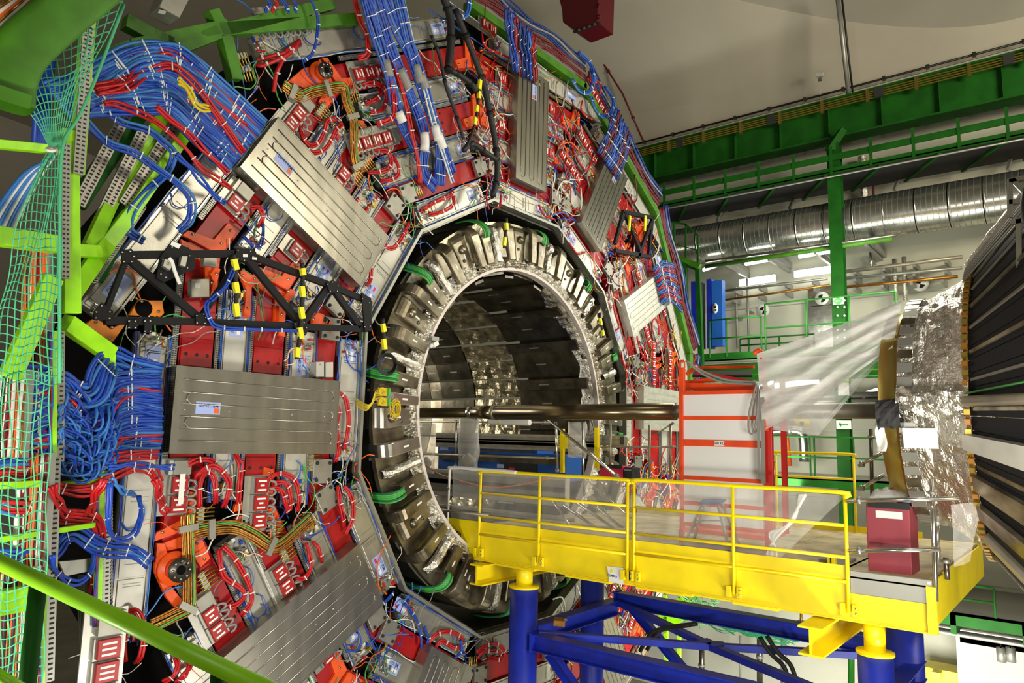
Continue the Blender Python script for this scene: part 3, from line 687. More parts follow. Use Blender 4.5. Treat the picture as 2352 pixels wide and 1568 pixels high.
# ================================================================== hoses and cables on the wheel face
def pc(pts, d=.1):
    n = len(pts); return [onY(p[0], p[1], -(d[min(i, len(d) - 1)] if isinstance(d, (list, tuple)) else (p[2] if len(p) > 2 else d))) for i, p in enumerate(pts)]
def ties(o, P, r, step, m='tie_white'):
    acc = 0
    for i in range(1, len(P)):
        acc += (P[i] - P[i - 1]).length
        if acc > step:
            acc = 0; d = (P[i] - P[i - 1]).normalized() * .012; mb = MB(); mb.tube([P[i] - d, P[i] + d], r, 8); mb.build('cable_tie', m, o)
def run(name, pts, n, rad, mats, label, cat, group=None, d=.1, spread=None, tie=.35, jit=.012, ns=6, tier=1.25):
    """a tied run of n strands along a path; every strand is a part"""
    P = cr(pc(pts, d) if not isinstance(pts[0], Vector) else pts, 6)
    o = thing(name, P[len(P) // 2], label, cat, group)
    sp = spread if spread is not None else rad * 1.7; q = random.Random(len(label) * 31 + n)
    side = []
    for i in range(len(P)):
        T = (P[min(i + 1, len(P) - 1)] - P[max(i - 1, 0)]).normalized(); s_ = T.cross(Vector((0, 1, 0)))
        side.append(s_.normalized() if s_.length > .05 else Vector((1, 0, 0)))
    for j in range(n):
        f = q.uniform(2, 6); ph = q.random() * 6; off = (j - (n - 1) / 2) * sp; dy = q.uniform(-.5, .5) * rad * 1.5
        Q = [P[i] + side[i] * (off + jit * math.sin(f * i / len(P) * 3 + ph)) + Vector((0, dy + jit * .5 * math.cos(f * i / len(P) * 4 + ph), 0)) for i in range(len(P))]
        mb = MB(); mb.tube(Q, rad, ns); mb.build('strand', mats[j % len(mats)], o)
    if tie:
        acc = 0
        for i in range(1, len(P) - 1):
            acc += (P[i] - P[i - 1]).length
            if acc > tie:
                acc = 0; h = (n * sp / 2) * .9 + rad * .3; T = (P[i + 1] - P[i]).normalized()
                mb = MB(); mb.obox(P[i] + Vector((0, -rad * 1.2, 0)), side[i] * h, T * .006, Vector((0, rad * .45, 0))); mb.build('cable_tie', 'tie_white', o)
    return o
HOSES = [
 ([(447, 1108), (456, 1087), (483, 1071), (506, 1077), (522, 1098), (527, 1115), (522, 1141), (513, 1164)], 'outer red hose loop right of the tall rack'),
 ([(459, 1164), (460, 1115), (470, 1087), (483, 1084), (492, 1103), (495, 1133), (495, 1156)], 'inner red hose loop right of the tall rack'),
 ([(420, 1080), (440, 1062), (462, 1054), (482, 1056), (496, 1068)], 'short red hose arch just under the left plate'),
 ([(539, 1041), (552, 1062), (554, 1085), (550, 1115), (548, 1156)], 'red hose dropping straight down from under the left plate'),
 ([(608, 1110), (628, 1092), (646, 1087), (669, 1095), (684, 1115), (688, 1146), (683, 1174)], 'outer red hose loop right of the three module rack'),
 ([(620, 1123), (641, 1122), (651, 1133), (657, 1154), (661, 1177)], 'inner red hose loop right of the three module rack'),
 ([(625, 1112), (650, 1107), (664, 1120), (668, 1145), (666, 1172)], 'middle red hose loop right of the three module rack'),
 ([(756, 909), (771, 900), (789, 909), (799, 937), (801, 967), (796, 1003), (791, 1031)], 'long red hose loop nearest the bore at nine o\'clock'),
 ([(758, 919), (771, 927), (779, 947), (774, 980), (777, 1013), (780, 1044)], 'red hose hanging beside the right edge of the left plate'),
 ([(757, 940), (768, 950), (772, 975), (771, 1010), (776, 1040), (770, 1060)], 'red hose closest to the right edge of the left plate'),
 ([(774, 1115), (779, 1146), (786, 1179), (789, 1210)], 'short red hose on the eight o\'clock inner chamber'),
 ([(789, 1115), (804, 1136), (812, 1166), (807, 1197), (791, 1228)], 'bowed red hose on the eight o\'clock inner chamber'),
 ([(511, 1254), (536, 1279), (562, 1319), (576, 1355), (576, 1384), (554, 1413)], 'long outer red hose above the bottom left plate'),
 ([(502, 1261), (507, 1301), (518, 1326), (551, 1348), (562, 1366), (543, 1388), (518, 1395)], 'wavy inner red hose above the bottom left plate'),
 ([(719, 1243), (732, 1261), (739, 1290)], 'short thick red hose above the bottom left plate, nearest the bore'),
 ([(703, 1246), (710, 1275), (714, 1301), (699, 1326), (678, 1330)], 'hooked red hose above the bottom left plate'),
 ([(290, 1406), (312, 1402), (326, 1428), (330, 1467), (322, 1507), (313, 1522)], 'red hose loop at the bottom of the outermost left chamber'),
 ([(286, 1520), (285, 1471), (296, 1445), (312, 1425)], 'second red hose at the bottom of the outermost left chamber'),
 ([(403, 1510), (408, 1532), (398, 1552), (375, 1566)], 'red hose curving down behind the green handrail'),
 ([(438, 1525), (424, 1550), (405, 1567)], 'short red hose at the bottom edge behind the green handrail'),
 ([(690, 289), (694, 313), (711, 332), (731, 328), (745, 303), (752, 279), (772, 272)], 'inner red hose loop above the ten o\'clock plate'),
 ([(690, 316), (697, 337), (718, 350), (745, 343), (762, 320), (772, 299), (786, 282)], 'outer red hose loop above the ten o\'clock plate'),
 ([(872, 535), (886, 566), (903, 569), (920, 549), (940, 511)], 'red hose loop at the inner end of the ten o\'clock plate'),
 ([(803, 482), (812, 470), (820, 456)], 'short thick red hose above the inner end of the ten o\'clock plate, left'),
 ([(825, 501), (836, 488), (846, 472)], 'short thick red hose above the inner end of the ten o\'clock plate, right'),
 ([(835, 610), (849, 613), (852, 637), (842, 657)], 'red hose hook right of the ten o\'clock plate corner'),
 ([(575, 476), (595, 476), (604, 497), (597, 520)], 'red hose hook below the ten o\'clock plate'),
 ([(827, 197), (857, 190), (881, 204), (888, 228), (878, 252), (850, 258)], 'upper red hose loop left of the blue curtain'),
 ([(840, 238), (861, 230), (874, 218), (871, 204)], 'small red hose inside the upper loop left of the blue curtain'),
 ([(857, 347), (888, 347), (898, 367), (891, 388), (871, 395), (844, 396)], 'lower red hose loop left of the blue curtain'),
 ([(901, 357), (915, 381), (915, 401), (898, 413), (874, 415)], 'outer lower red hose loop left of the blue curtain'),
 ([(684, 95), (660, 116), (636, 126), (592, 136)], 'thick red hose trunk at the top left, upper branch'),
 ([(690, 99), (650, 139), (636, 170), (629, 211)], 'thick red hose trunk at the top left, lower branch'),
 ([(687, 92), (660, 125), (610, 148), (590, 150)], 'thick red hose trunk at the top left, middle branch'),
 ([(973, 480), (1003, 463), (1034, 449), (1041, 439)], 'red hose on the eleven o\'clock inner chamber, upper'),
 ([(986, 493), (1017, 486), (1041, 469), (1041, 449)], 'red hose on the eleven o\'clock inner chamber, lower'),
 ([(1105, 75), (1109, 99), (1126, 116), (1153, 126), (1180, 139)], 'red hose sweeping to the top of the upright plate'),
 ([(1245, 272), (1252, 296), (1272, 313), (1296, 323)], 'red hose curve right of the upright plate, upper'),
 ([(1256, 285), (1280, 288), (1303, 303), (1310, 327)], 'red hose arch right of the upright plate'),
 ([(1347, 180), (1360, 190), (1377, 190), (1377, 218)], 'red hose hook at the outer edge above the four modules'),
 ([(1336, 232), (1334, 250), (1345, 268), (1362, 275)], 'red hose left of the outer four modules'),
 ([(1316, 340), (1333, 374), (1347, 391), (1359, 374), (1360, 357)], 'red hose loop at the top of the leaning plate'),
 ([(1236, 470), (1250, 494), (1274, 504)], 'red hose on the twelve o\'clock inner chamber'),
 ([(1301, 549), (1315, 569), (1328, 583), (1345, 579)], 'red hose on the one o\'clock inner chamber'),
 ([(1498, 765), (1498, 740), (1506, 730), (1512, 745), (1514, 768)], 'red hose loop below the pale plate'),
 ([(1408, 700), (1416, 730), (1421, 752), (1412, 760)], 'red hose left of the pale plate'),
 ([(1423, 800), (1430, 830), (1436, 850), (1440, 880)], 'red hose below the inner corner of the pale plate'),
 ([(1462, 772), (1468, 800), (1478, 822), (1484, 850)], 'red hose under the middle of the pale plate'),
 ([(981, 1481), (1004, 1457), (1029, 1450), (1051, 1457), (1064, 1467)], 'red hose arch on the seven o\'clock inner chamber'),
 ([(997, 1492), (1017, 1472), (1042, 1487), (1059, 1487)], 'wavy red hose on the seven o\'clock inner chamber'),
 ([(1094, 1497), (1121, 1480), (1146, 1481), (1160, 1497), (1153, 1514), (1121, 1509)], 'red hose loop left of the front blue post'),
 ([(1096, 1512), (1112, 1496), (1140, 1494), (1152, 1502)], 'small red hose left of the front blue post')]
for pts, lab in HOSES:
    thick = 'thick' in lab; big = pts[0][0] < 1100
    n = 2 if big and not thick else 1
    o = run('red_hose', pts, n, .030 if thick else (.019 if big else .022), ['red_cable'], lab, 'hose', 'red hoses on the wheel', d=[.09] + [.16] * (len(pts) - 2) + [.08], tie=.24, jit=.005, spread=.034)
# small red service loops of the crowded right hand sectors, a tied harness per sector
for k in (12, 1, 2, 3, 4, 5):
    rr = random.Random(40 + k)
    o = thing('service_harness', S(k, 5.7, 0, .1), 'tangle of small red, white and brass service lines at %s on the wheel' % CLOCK[k], 'hose tangle', 'service line tangles')
    bs = {m: MB() for m in ('red_cable', 'white_cable', 'brass', 'blue_cable', 'copper', 'grey_cable', 'orange_cable', 'dark_red_cable')}
    for i in range(85):
        r = rr.uniform(4.2, 6.9); sg = rr.choice((-1, 1)); t = sg * rr.uniform(.75, r * T15 + .05) if rr.random() < .85 else rr.uniform(-.3, .3) + sg * .75
        m = rr.choice(['red_cable'] * 3 + ['white_cable', 'white_cable', 'brass', 'brass', 'copper', 'orange_cable', 'dark_red_cable', 'blue_cable', 'grey_cable'] * 1); L = rr.uniform(.12, .42); a = rr.uniform(0, 6.28)
        pts = [S(k, r, t, .06)]
        for q in range(3): a += rr.uniform(-1.1, 1.1); pts.append(pts[-1] + (S(k, r + math.cos(a) * L, t + math.sin(a) * L) - S(k, r, t)) + Vector((0, -rr.uniform(-.01, .06), 0)))
        bs[m].tube(cr(pts, 3), rr.choice([.008, .012, .017]), 5)
    for m, b in bs.items(): stuff(b.build('service_line', m, o))
# wires of the near sectors
for k in (7, 8, 9, 10, 11, 12):
    rr = random.Random(80 + k)
    o = thing('wire_harness', S(k, 5.6, .1, .1), 'loose thin blue, white and grey wires strung over the chambers at %s' % CLOCK[k], 'wires', 'loose wires on the wheel')
    bs = {m: MB() for m in ('blue_cable', 'white_cable', 'grey_cable', 'green_cable', 'orange_cable', 'pale_blue_cable', 'black_cable')}
    for j in range(4):       # straight blue runs beside each chamber
        for e in (MBR[j][0] - .03, MBR[j][1] + .035):
            t0, t1 = MBT[j]
            for q in range(3):
                m = rr.choice(['blue_cable', 'blue_cable', 'pale_blue_cable', 'white_cable']); n_ = 9
                bs[m].tube(cr([S(k, e + rr.uniform(-.02, .02), t0 + (t1 - t0) * i / n_, .045 + rr.uniform(0, .02)) for i in range(n_ + 1)], 2), .007, 4)
    for i in range(62):      # curly loose ends around the chamber ends
        j = rr.randrange(4); r = rr.uniform(MBR[j][0] - .05, MBR[j][1] + .05); t = rr.choice(MBT[j]) + rr.uniform(-.3, .3)
        m = rr.choice(['white_cable', 'white_cable', 'blue_cable', 'grey_cable', 'pale_blue_cable', 'orange_cable', 'green_cable']); a = rr.uniform(0, 6.28); L = rr.uniform(.08, .22)
        pts = [S(k, r, t, .07)]
        for q in range(rr.randrange(3, 6)): a += rr.uniform(-.9, .9) ; pts.append(pts[-1] + (S(k, r + math.cos(a) * L, t + math.sin(a) * L) - S(k, r, t)) + Vector((0, -rr.uniform(-.015, .03), 0)))
        bs[m].tube(cr(pts, 3), rr.choice([.005, .007, .009]), 4)
    for i in range(10):      # the blue loops plugged into the chamber lids
        j = rr.randrange(1, 4); r = sum(MBR[j]) / 2; t = rr.uniform(MBT[j][0] + .4, MBT[j][1] - .4)
        pts = [S(k, r, t, .06), S(k, r - .05, t + .08, .1), S(k, r - .02, t + .25, .09), S(k, r + .1, t + .3, .07), S(k, MBR[j][1] + .02, t + .2, .06)]
        bs[rr.choice(['pale_blue_cable', 'blue_cable'])].tube(cr(pts, 4), .009, 4)
        mb = MB()
    for m, b in bs.items(): stuff(b.build('wire', m, o))
# copper pipe runs with clamps
CP = [([(650, 194), (667, 207), (690, 221), (718, 211), (752, 204), (789, 201), (796, 231), (813, 279), (813, 313), (816, 367), (827, 391)], 'bundle of thin copper pipes bending round the eleven o\'clock corner'),
      ([(431, 1181), (431, 1203), (433, 1254), (435, 1362), (431, 1395), (399, 1413), (348, 1438)], 'bundle of thin copper pipes running down beside the big round valve'),
      ([(438, 1227), (471, 1217), (533, 1210), (580, 1228), (623, 1254), (652, 1246), (717, 1188)], 'bundle of copper and green pipes crossing under the three module rack')]
for pts, lab in CP:
    P = cr(pc(pts, .14), 4); o = run('copper_pipe_bundle', pts, 7, .012, ['copper', 'copper', 'copper', 'brass', 'copper', 'green_cable', 'copper'], lab, 'pipes', 'copper pipe bundles', d=.14, spread=.026, tie=0, jit=.004)
    for i in range(5, len(P), 11):
        T = (P[i] - P[i - 1]).normalized(); s_ = T.cross(Vector((0, 1, 0))).normalized(); mb = MB(); mb.obox(P[i] + Vector((0, -.01, 0)), s_ * .12, T * .04, Vector((0, .022, 0))); mb.build('clamp', 'grey_plate', o)
# brass manifolds
for i, (k, x, y, lab) in enumerate([(9, 463, 1186, 'below the tall rack'), (8, 471, 1333, 'right of the big round valve'), (9, 628, 1215, 'below the three module rack'), (8, 655, 1272, 'above the bottom left plate'), (9, 735, 1154, 'beside the lower grey corner plate'), (9, 716, 1062, 'under the right end of the left plate'),
    (10, 738, 252, 'under the copper pipes at the upper left'), (11, 810, 211, 'left of the upper three modules'), (10, 840, 371, 'left of the four modules'), (11, 956, 435, 'below the end of the blue curtain'), (10, 815, 402, 'at the lower end of the copper pipes'), (11, 552, 130, 'at the top left by the red trunk'), (11, 562, 160, 'just below the top left one'), (6, 1085, 1530, 'left of the front blue post')]):
    r, t = RT(k, x, y, .08); o = thing('brass_manifold', S(k, r, t, .08), 'small brass manifold with five tube stubs ' + lab, 'manifold', 'brass manifolds')
    mb = MB(); sbox(mb, k, r - .03, r + .05, t - .12, t + .12, .03, .09); mb.build('block', 'tray_zinc', o, bevel=.004)
    for q in range(5):
        tt = t - .1 + q * .05; mb = MB(); mb.tube([S(k, r - .16, tt, .08), S(k, r - .05, tt, .09), S(k, r + .09, tt, .09)], .013, 6, rf=lambda u: 1 - .4 * u); mb.build('stub', 'brass', o)
# round valves on orange brackets
for x, y, rad, poly, lab in [(397, 1304, .20, [(355, 1246), (373, 1246), (382, 1275), (380, 1330), (391, 1348), (417, 1380), (417, 1391), (399, 1395), (377, 1370), (351, 1312)], 'round black flanged valve on an orange bracket at the lower left'),
                         (731, 170, .17, [(655, 190), (690, 160), (745, 145), (760, 160), (735, 195), (700, 207)], 'round black flanged valve on an orange bracket at the upper left')]:
    o = thing('flanged_valve', onY(x, y, -.1), lab, 'valve', None)
    mb = MB(); ppoly(mb, poly, .01, .07); mb.build('bracket', 'orange_paint', o, bevel=.006)
    c = onY(x, y, -.07); mb = MB(); mb.tube([c, c + Vector((0, -.05, 0))], rad, 28); mb.tube([c + Vector((0, -.05, 0)), c + Vector((0, -.16, 0))], rad * .62, 24); mb.build('body', 'orange_paint', o)
    mb = MB(); mb.tube([c + Vector((0, -.16, 0)), c + Vector((0, -.20, 0))], rad * .72, 24); mb.build('flange', 'dark_steel', o)
    mb = MB(); mb.tube([c + Vector((0, -.20, 0)), c + Vector((0, -.206, 0))], rad * .28, 20); mb.build('opening', 'black_void', o)
    for q in range(8):
        a = q * math.pi / 4; p = c + Vector((math.cos(a) * rad * .52, -.20, math.sin(a) * rad * .52)); mb = MB(); mb.tube([p, p + Vector((0, -.014, 0))], rad * .08, 6); mb.build('bolt', 'polished_steel', o)
# the orange and amber brackets of the left corner
for poly, m, hole, lab in [([(191, 746), (211, 732), (227, 739), (250, 757), (262, 750), (285, 739), (280, 750), (255, 785), (241, 787), (225, 769)], 'amber_paint', None, 'amber bracket sticking out below the black truss at its left end'),
     ([(292, 724), (317, 686), (335, 691), (367, 691), (372, 720), (365, 727)], 'amber_paint', (330, 708, .10), 'amber bracket with a large dark hole behind the truss'),
     ([(473, 700), (485, 647), (478, 629), (489, 615), (501, 619), (494, 647), (491, 675), (480, 697)], 'orange_paint', None, 'curved orange bracket left of the striped strap'),
     ([(547, 622), (553, 621), (573, 633), (587, 625), (592, 631), (590, 646), (573, 661), (570, 727), (564, 732), (554, 727), (560, 670), (557, 655), (547, 635)], 'orange_paint', None, 'tall orange bracket right of the left striped strap'),
     ([(648, 681), (661, 664), (672, 666), (674, 674), (657, 698), (646, 696)], 'orange_paint', None, 'small orange bracket left of the right striped strap'),
     ([(635, 700), (648, 714), (650, 774), (635, 770)], 'orange_paint', None, 'upright orange bracket crossed by the lower truss bar'),
     ([(713, 753), (713, 731), (724, 718), (737, 722), (757, 740), (753, 753)], 'orange_paint', None, 'orange bracket between the two grey corner plates')]:
    o = thing('orange_bracket', onY(poly[0][0], poly[0][1], -.05), lab, 'bracket', 'orange brackets at the left corner')
    mb = MB(); ppoly(mb, poly, .05, .11); mb.build('plate', m, o, bevel=.005)
    if hole:
        c = onY(hole[0], hole[1], -.11); mb = MB(); mb.tube([c, c + Vector((0, -.006, 0))], hole[2], 20); mb.build('hole', 'black_void', o)
    cx = sum(p[0] for p in poly) / len(poly); cy_ = sum(p[1] for p in poly) / len(poly)
    for p in poly[1::3]:
        c = onY(p[0] * .7 + cx * .3, p[1] * .7 + cy_ * .3, -.11); mb = MB(); mb.tube([c, c + Vector((0, -.02, 0))], .018, 6); mb.build('bolt', 'polished_steel', o)
# grey boxes on the iron between the truss bars
for poly, d0, d1, m, lab in [([(430, 643), (472, 641), (472, 684), (430, 685)], .06, .16, 'grey_plate', 'square grey box with a white label between the truss bars'),
     ([(459, 591), (489, 594), (489, 615), (458, 612)], .1, .2, 'grey_plate', 'small grey box with thin wires under the upper truss bar'),
     ([(709, 832), (727, 831), (727, 866), (709, 866)], .04, .22, 'white_aluminium', 'left of two white boxes above the right end of the left plate'), ([(731, 833), (748, 832), (748, 867), (731, 867)], .04, .22, 'white_aluminium', 'right of two white boxes above the right end of the left plate')]:
    o = thing('grey_box', onY(poly[0][0], poly[0][1], -d0), lab, 'box', None); mb = MB(); ppoly(mb, poly, d0, d1); mb.build('case', m, o, bevel=.008)
    if '643' in str(poly[0][1]):
        mb = MB(); ppoly(mb, [(447, 650), (460, 650), (460, 661), (447, 661)], d1, d1 + .003); mb.build('sticker', 'sticker_white', o)
    c = onY(poly[0][0] + 4, poly[0][1] + 4, -d1); mb = MB(); mb.tube([c, c + Vector((0, -.01, 0))], .01, 6); mb.build('screw', 'polished_steel', o)
# ------------------------------------------------------------------ black lifting truss in front of the left corner
o = thing('black_truss', onY(520, 660, -.6), 'black triangulated lifting frame with bolted plates in front of the left corner', 'frame')
TD = .62
def tb(x0, y0, x1, y1, w_=.085): mb = MB(); mb.bar(onY(x0, y0, -TD), onY(x1, y1, -TD), w_, .07, (0, 1, 0)); mb.build('truss_bar', 'black_paint', o)
for a in [(240, 736, 452, 738), (452, 739, 690, 749), (690, 750, 842, 756), (288, 586, 562, 582), (560, 582, 760, 656), (760, 657, 846, 692), (292, 592, 460, 733), (455, 738, 548, 598, .06), (562, 588, 688, 742), (692, 745, 752, 660), (764, 662, 826, 750), (240, 720, 288, 600, .05), (842, 752, 846, 690)]: tb(*a)
for poly in ([(394, 552), (449, 580), (443, 619), (374, 649), (358, 638), (365, 592)], [(275, 575), (300, 572), (312, 588), (305, 605), (280, 605)], [(215, 715), (232, 695), (258, 715), (257, 735), (213, 734)], [(447, 722), (470, 717), (476, 728), (473, 746), (448, 745)], [(747, 650), (763, 643), (780, 655), (778, 672), (755, 672)], [(540, 570), (580, 572), (588, 590), (560, 602), (540, 596)], [(672, 740), (700, 736), (708, 752), (700, 770), (676, 768)], [(828, 672), (850, 685), (852, 760), (836, 762)], [(293, 734), (313, 734), (313, 755), (293, 755)], [(330, 732), (347, 732), (347, 765), (330, 765)]):
    mb = MB(); ppoly(mb, poly, TD + .035, TD + .06); g = mb.build('gusset_plate', 'black_paint', o)
    cx = sum(p[0] for p in poly) / len(poly); cy_ = sum(p[1] for p in poly) / len(poly); mb = MB()
    for p in poly:
        c = onY(p[0] * .72 + cx * .28, p[1] * .72 + cy_ * .28, -TD - .06); mb.tube([c, c + Vector((0, -.012, 0))], .012, 5)
    stuff(mb.build('bolt', 'polished_steel', g))
for poly, m in (([(395, 553), (416, 562), (410, 571), (391, 562)], 'sticker_white'), ([(373, 596), (392, 603), (385, 622), (369, 612)], 'tray_zinc'), ([(377, 601), (384, 604), (382, 611), (375, 608)], 'black_void'), ([(412, 590), (425, 590), (420, 614), (408, 610)], 'tray_zinc'), ([(558, 583), (569, 584), (569, 590), (558, 590)], 'sticker_white'), ([(579, 590), (590, 591), (590, 597), (579, 596)], 'sticker_white')):
    mb = MB(); ppoly(mb, poly, TD + .06, TD + (.064 if m == 'sticker_white' else .12)); mb.build('fitting', m, o)
mb = MB(); mb.tube(cr(pc([(388, 592), (395, 600), (400, 618), (408, 640), (413, 652)], TD + .12), 4), .022, 8); mb.build('grey_lead', 'plastic_white', o)
def strap(segs, d, label, path=None):
    o = thing('striped_strap', onY(segs[0][0], segs[0][1], -d), label, 'strap', 'yellow and black striped straps')
    P = path or [(segs[0][0], segs[0][1] - 12)] + [((a + c) / 2, (b + e) / 2) for a, b, c, e in segs] + [(segs[-1][2], segs[-1][3] + 5)]
    mb = MB(); mb.tube(cr(pc(P, d), 4), .028, 8); mb.build('webbing', 'black_rubber', o)
    for a, b, c, e in segs:
        mb = MB(); mb.bar(onY(a, b, -d - .01), onY(c, e, -d - .01), .066, .05, (0, 1, 0)); mb.build('stripe', 'tape_yellow', o)
strap([(537, 595, 543, 620), (540, 648, 545, 673), (541, 697, 545, 727)], TD + .08, 'yellow and black striped strap hanging in the left half of the truss')
strap([(694, 616, 697, 632), (693, 657, 696, 682), (691, 705, 695, 732), (688, 752, 692, 778), (684, 798, 682, 820)], TD + .08, 'long yellow and black striped strap over the right half of the truss')
strap([(879, 743, 883, 762), (881, 778, 884, 802)], .3, 'striped strap end hanging before the green cables left of the bore')
strap([(1103, 184, 1101, 205), (1101, 210, 1100, 226), (1096, 242, 1094, 256), (1092, 270, 1090, 286)], .5, 'striped strap curving down left of the upright plate', [(1105, 160), (1102, 200), (1098, 235), (1092, 280), (1075, 330), (1064, 345)])
strap([(1163, 512, 1164, 528), (1160, 545, 1158, 564)], .4, 'striped strap at the top of the bore casings')
strap([(1378, 730, 1381, 746), (1383, 758, 1386, 770)], .3, 'striped strap at the right of the bore casings')
# black hoses over the twelve o'clock corner
for pts, r_, lab in [([(1018, -10), (1034, 40), (1035, 100), (1030, 160)], .07, 'thick black hose hanging left of the upright plate, upper part'), ([(1032, 160), (1060, 175), (1085, 195), (1095, 210)], .05, 'black hose crossing to the striped strap'),
    ([(1045, 20), (1085, 120), (1110, 190), (1125, 260), (1138, 330), (1142, 400), (1132, 450)], .055, 'long black hose sloping down beside the upright plate'), ([(1065, 345), (1085, 330), (1115, 350), (1142, 368)], .05, 'short black hose below the striped strap'),
    ([(990, 80), (1010, 130), (1025, 200), (1050, 270), (1065, 320)], .03, 'thin black hose right of the blue curtain')]:
    P = cr(pc(pts, .48), 5); mb = MB(); mb.tube(P, r_, 8); h = thing('black_hose', P[0], lab, 'hose', 'black hoses'); mb.build('hose', 'black_rubber', h)
    for i in range(3, len(P), 6): mb = MB(); mb.tube([P[i] - (P[i] - P[i - 1]) * .3, P[i] + (P[i] - P[i - 1]) * .3], r_ * 1.25, 8); mb.build('clamp', 'black_paint', h)
# the second black frame at two o'clock
o = thing('lifting_frame', onY(1460, 540, -.2), 'small black frame with yellow straps at two o\'clock', 'frame')
for a in [(1430, 486, 1500, 500), (1432, 488, 1412, 560), (1435, 490, 1470, 575), (1412, 575, 1495, 590), (1500, 500, 1465, 590), (1498, 500, 1490, 585)]:
    mb = MB(); mb.bar(onY(a[0], a[1], -.2), onY(a[2], a[3], -.2), .09, .07, (0, 1, 0)); mb.build('frame_bar', 'black_paint', o)
for x in (1447, 1483): mb = MB(); mb.bar(onY(x, 495, -.25), onY(x - 2, 530, -.25), .07, .03, (0, 1, 0)); mb.build('yellow_tape', 'tape_yellow', o)
# ================================================================== cable fans
BL = ['blue_cable', 'blue_cable', 'pale_blue_cable', 'blue_cable', 'blue_cable']
RD = ['red_cable', 'dark_red_cable', 'red_cable']
def lerp(a, b, t): return tuple(p + (q - p) * t for p, q in zip(a, b))
# ten o'clock fan
A = [(196, 160), (306, 128), (391, 118), (442, 146), (510, 204), (604, 293)]; B = [(190, 236), (323, 238), (391, 250), (452, 306), (492, 345), (529, 386)]
NF = 15
for i in range(NF):
    t = i / (NF - 1); q = random.Random(i); P = [lerp(a, b, t) for a, b in zip(A, B)]; P = [(x + q.uniform(-5, 5) * (j not in (0, 5)), y + q.uniform(-7, 7) * (j not in (0, 5))) for j, (x, y) in enumerate(P)]
    red = i in (2, 5, 9); P[0] = lerp((120, 215), (150, 250), t); P.insert(1, lerp((206, 185), (206, 240), t))
    run('cable_bundle', P, 4 if red else 7, .021, RD if red else (BL if i % 4 else ['pale_blue_cable']), ('red' if red else ('light blue' if i % 4 == 0 else 'blue')) + ' cable bundle of the ten o\'clock fan, ' + (['topmost', 'second from the top', 'third from the top', 'fourth from the top', 'fifth from the top', 'sixth from the top', 'seventh from the top', 'in the middle', 'seventh from the bottom', 'sixth from the bottom', 'fifth from the bottom', 'fourth from the bottom', 'third from the bottom', 'second from the bottom', 'lowest'][i]), 'cables', 'ten o\'clock cable fan', d=[.9, .8, .62, .5, .42, .34, .28], tie=.42, jit=.018, spread=.036)
for pts, n, m, lab in [([(204, 245), (238, 252), (279, 282), (340, 299), (374, 323), (400, 352), (384, 395), (340, 435), (306, 476), (293, 510), (299, 533), (330, 555)], 3, BL, 'pale blue pair looping down over the lime beams'),
  ([(187, 269), (221, 306), (255, 330), (306, 347), (357, 384), (408, 422), (439, 459), (437, 503), (411, 530)], 3, BL, 'lower blue cables crossing the lime beams to the outermost chamber'),
  ([(405, 354), (442, 391), (483, 439), (517, 466)], 2, BL, 'short blue cables dropping to the small rack below the plate'),
  ([(240, 238), (272, 241), (357, 279), (425, 340), (459, 384), (510, 418), (530, 432)], 2, ['red_cable'], 'long red cable crossing the lime beams'),
  ([(360, 245), (408, 286), (452, 326), (493, 367), (524, 398)], 2, ['red_cable'], 'red cable along the lower edge of the ten o\'clock fan'),
  ([(221, 207), (272, 190), (306, 136), (357, 117), (391, 117), (425, 146), (493, 218), (570, 282)], 4, ['red_cable'], 'arched red cables over the top of the ten o\'clock fan'),
  ([(410, 185), (428, 200), (445, 232), (462, 246), (480, 250)], 3, ['yellow_cable'], 'short yellow cables across the ten o\'clock fan'),
  ([(221, 212), (290, 200), (330, 170), (380, 150), (420, 170), (470, 225), (560, 350)], 3, ['red_cable'], 'second red arch inside the ten o\'clock fan')]:
    run('cable_bundle', pts, n, .018, m, lab, 'cables', None, d=[.85, .75, .6, .55, .5, .45, .35, .3], tie=.4, jit=.01, spread=.032)
# nine o'clock fan: sagging bundles from the cable tray on the left to the plate
ys = [869, 882, 896, 911, 925, 939, 953, 966, 980, 993, 1007, 1020, 1033]
for i, y in enumerate(ys):
    q = random.Random(100 + i); red = i in (3, 10); sag = (62 if i < 9 else 34) + q.uniform(-10, 10) if i else 12
    pts = [(-20, y + 8 + q.uniform(-6, 6)), (60, y + q.uniform(-8, 8)), (128, y + q.uniform(-5, 5)), (165, y + sag * .6), (203, y + sag), (240, y + sag * .45), (262, y - 2), (300, y - 9 + q.uniform(-3, 3)), (369 if i < 12 else 366, y - 6)]
    if i == 0: pts = [(-20, 862), (60, 868), (130, 875), (180, 905), (215, 900), (238, 850), (262, 825), (300, 838), (369, 858)]
    run('cable_bundle', pts, 5 if red else 9, .020, (['red_cable'] if red else (BL if i % 3 else ['pale_blue_cable', 'blue_cable', 'blue_cable'])), ('sagging red' if red else 'sagging blue') + ' cable bundle left of the nine o\'clock plate, ' + (['topmost', 'second from the top', 'third from the top', 'fourth from the top', 'fifth from the top', 'just above the middle', 'in the middle', 'just below the middle', 'fifth from the bottom', 'fourth from the bottom', 'third from the bottom', 'second from the bottom', 'lowest'][i]), 'cables', 'nine o\'clock cable fan', d=[1.5, 1.3, 1.05, .95, .9, .8, .6, .45, .3], tie=.5, jit=.03 if 0 < i < 12 else .02, spread=.030)
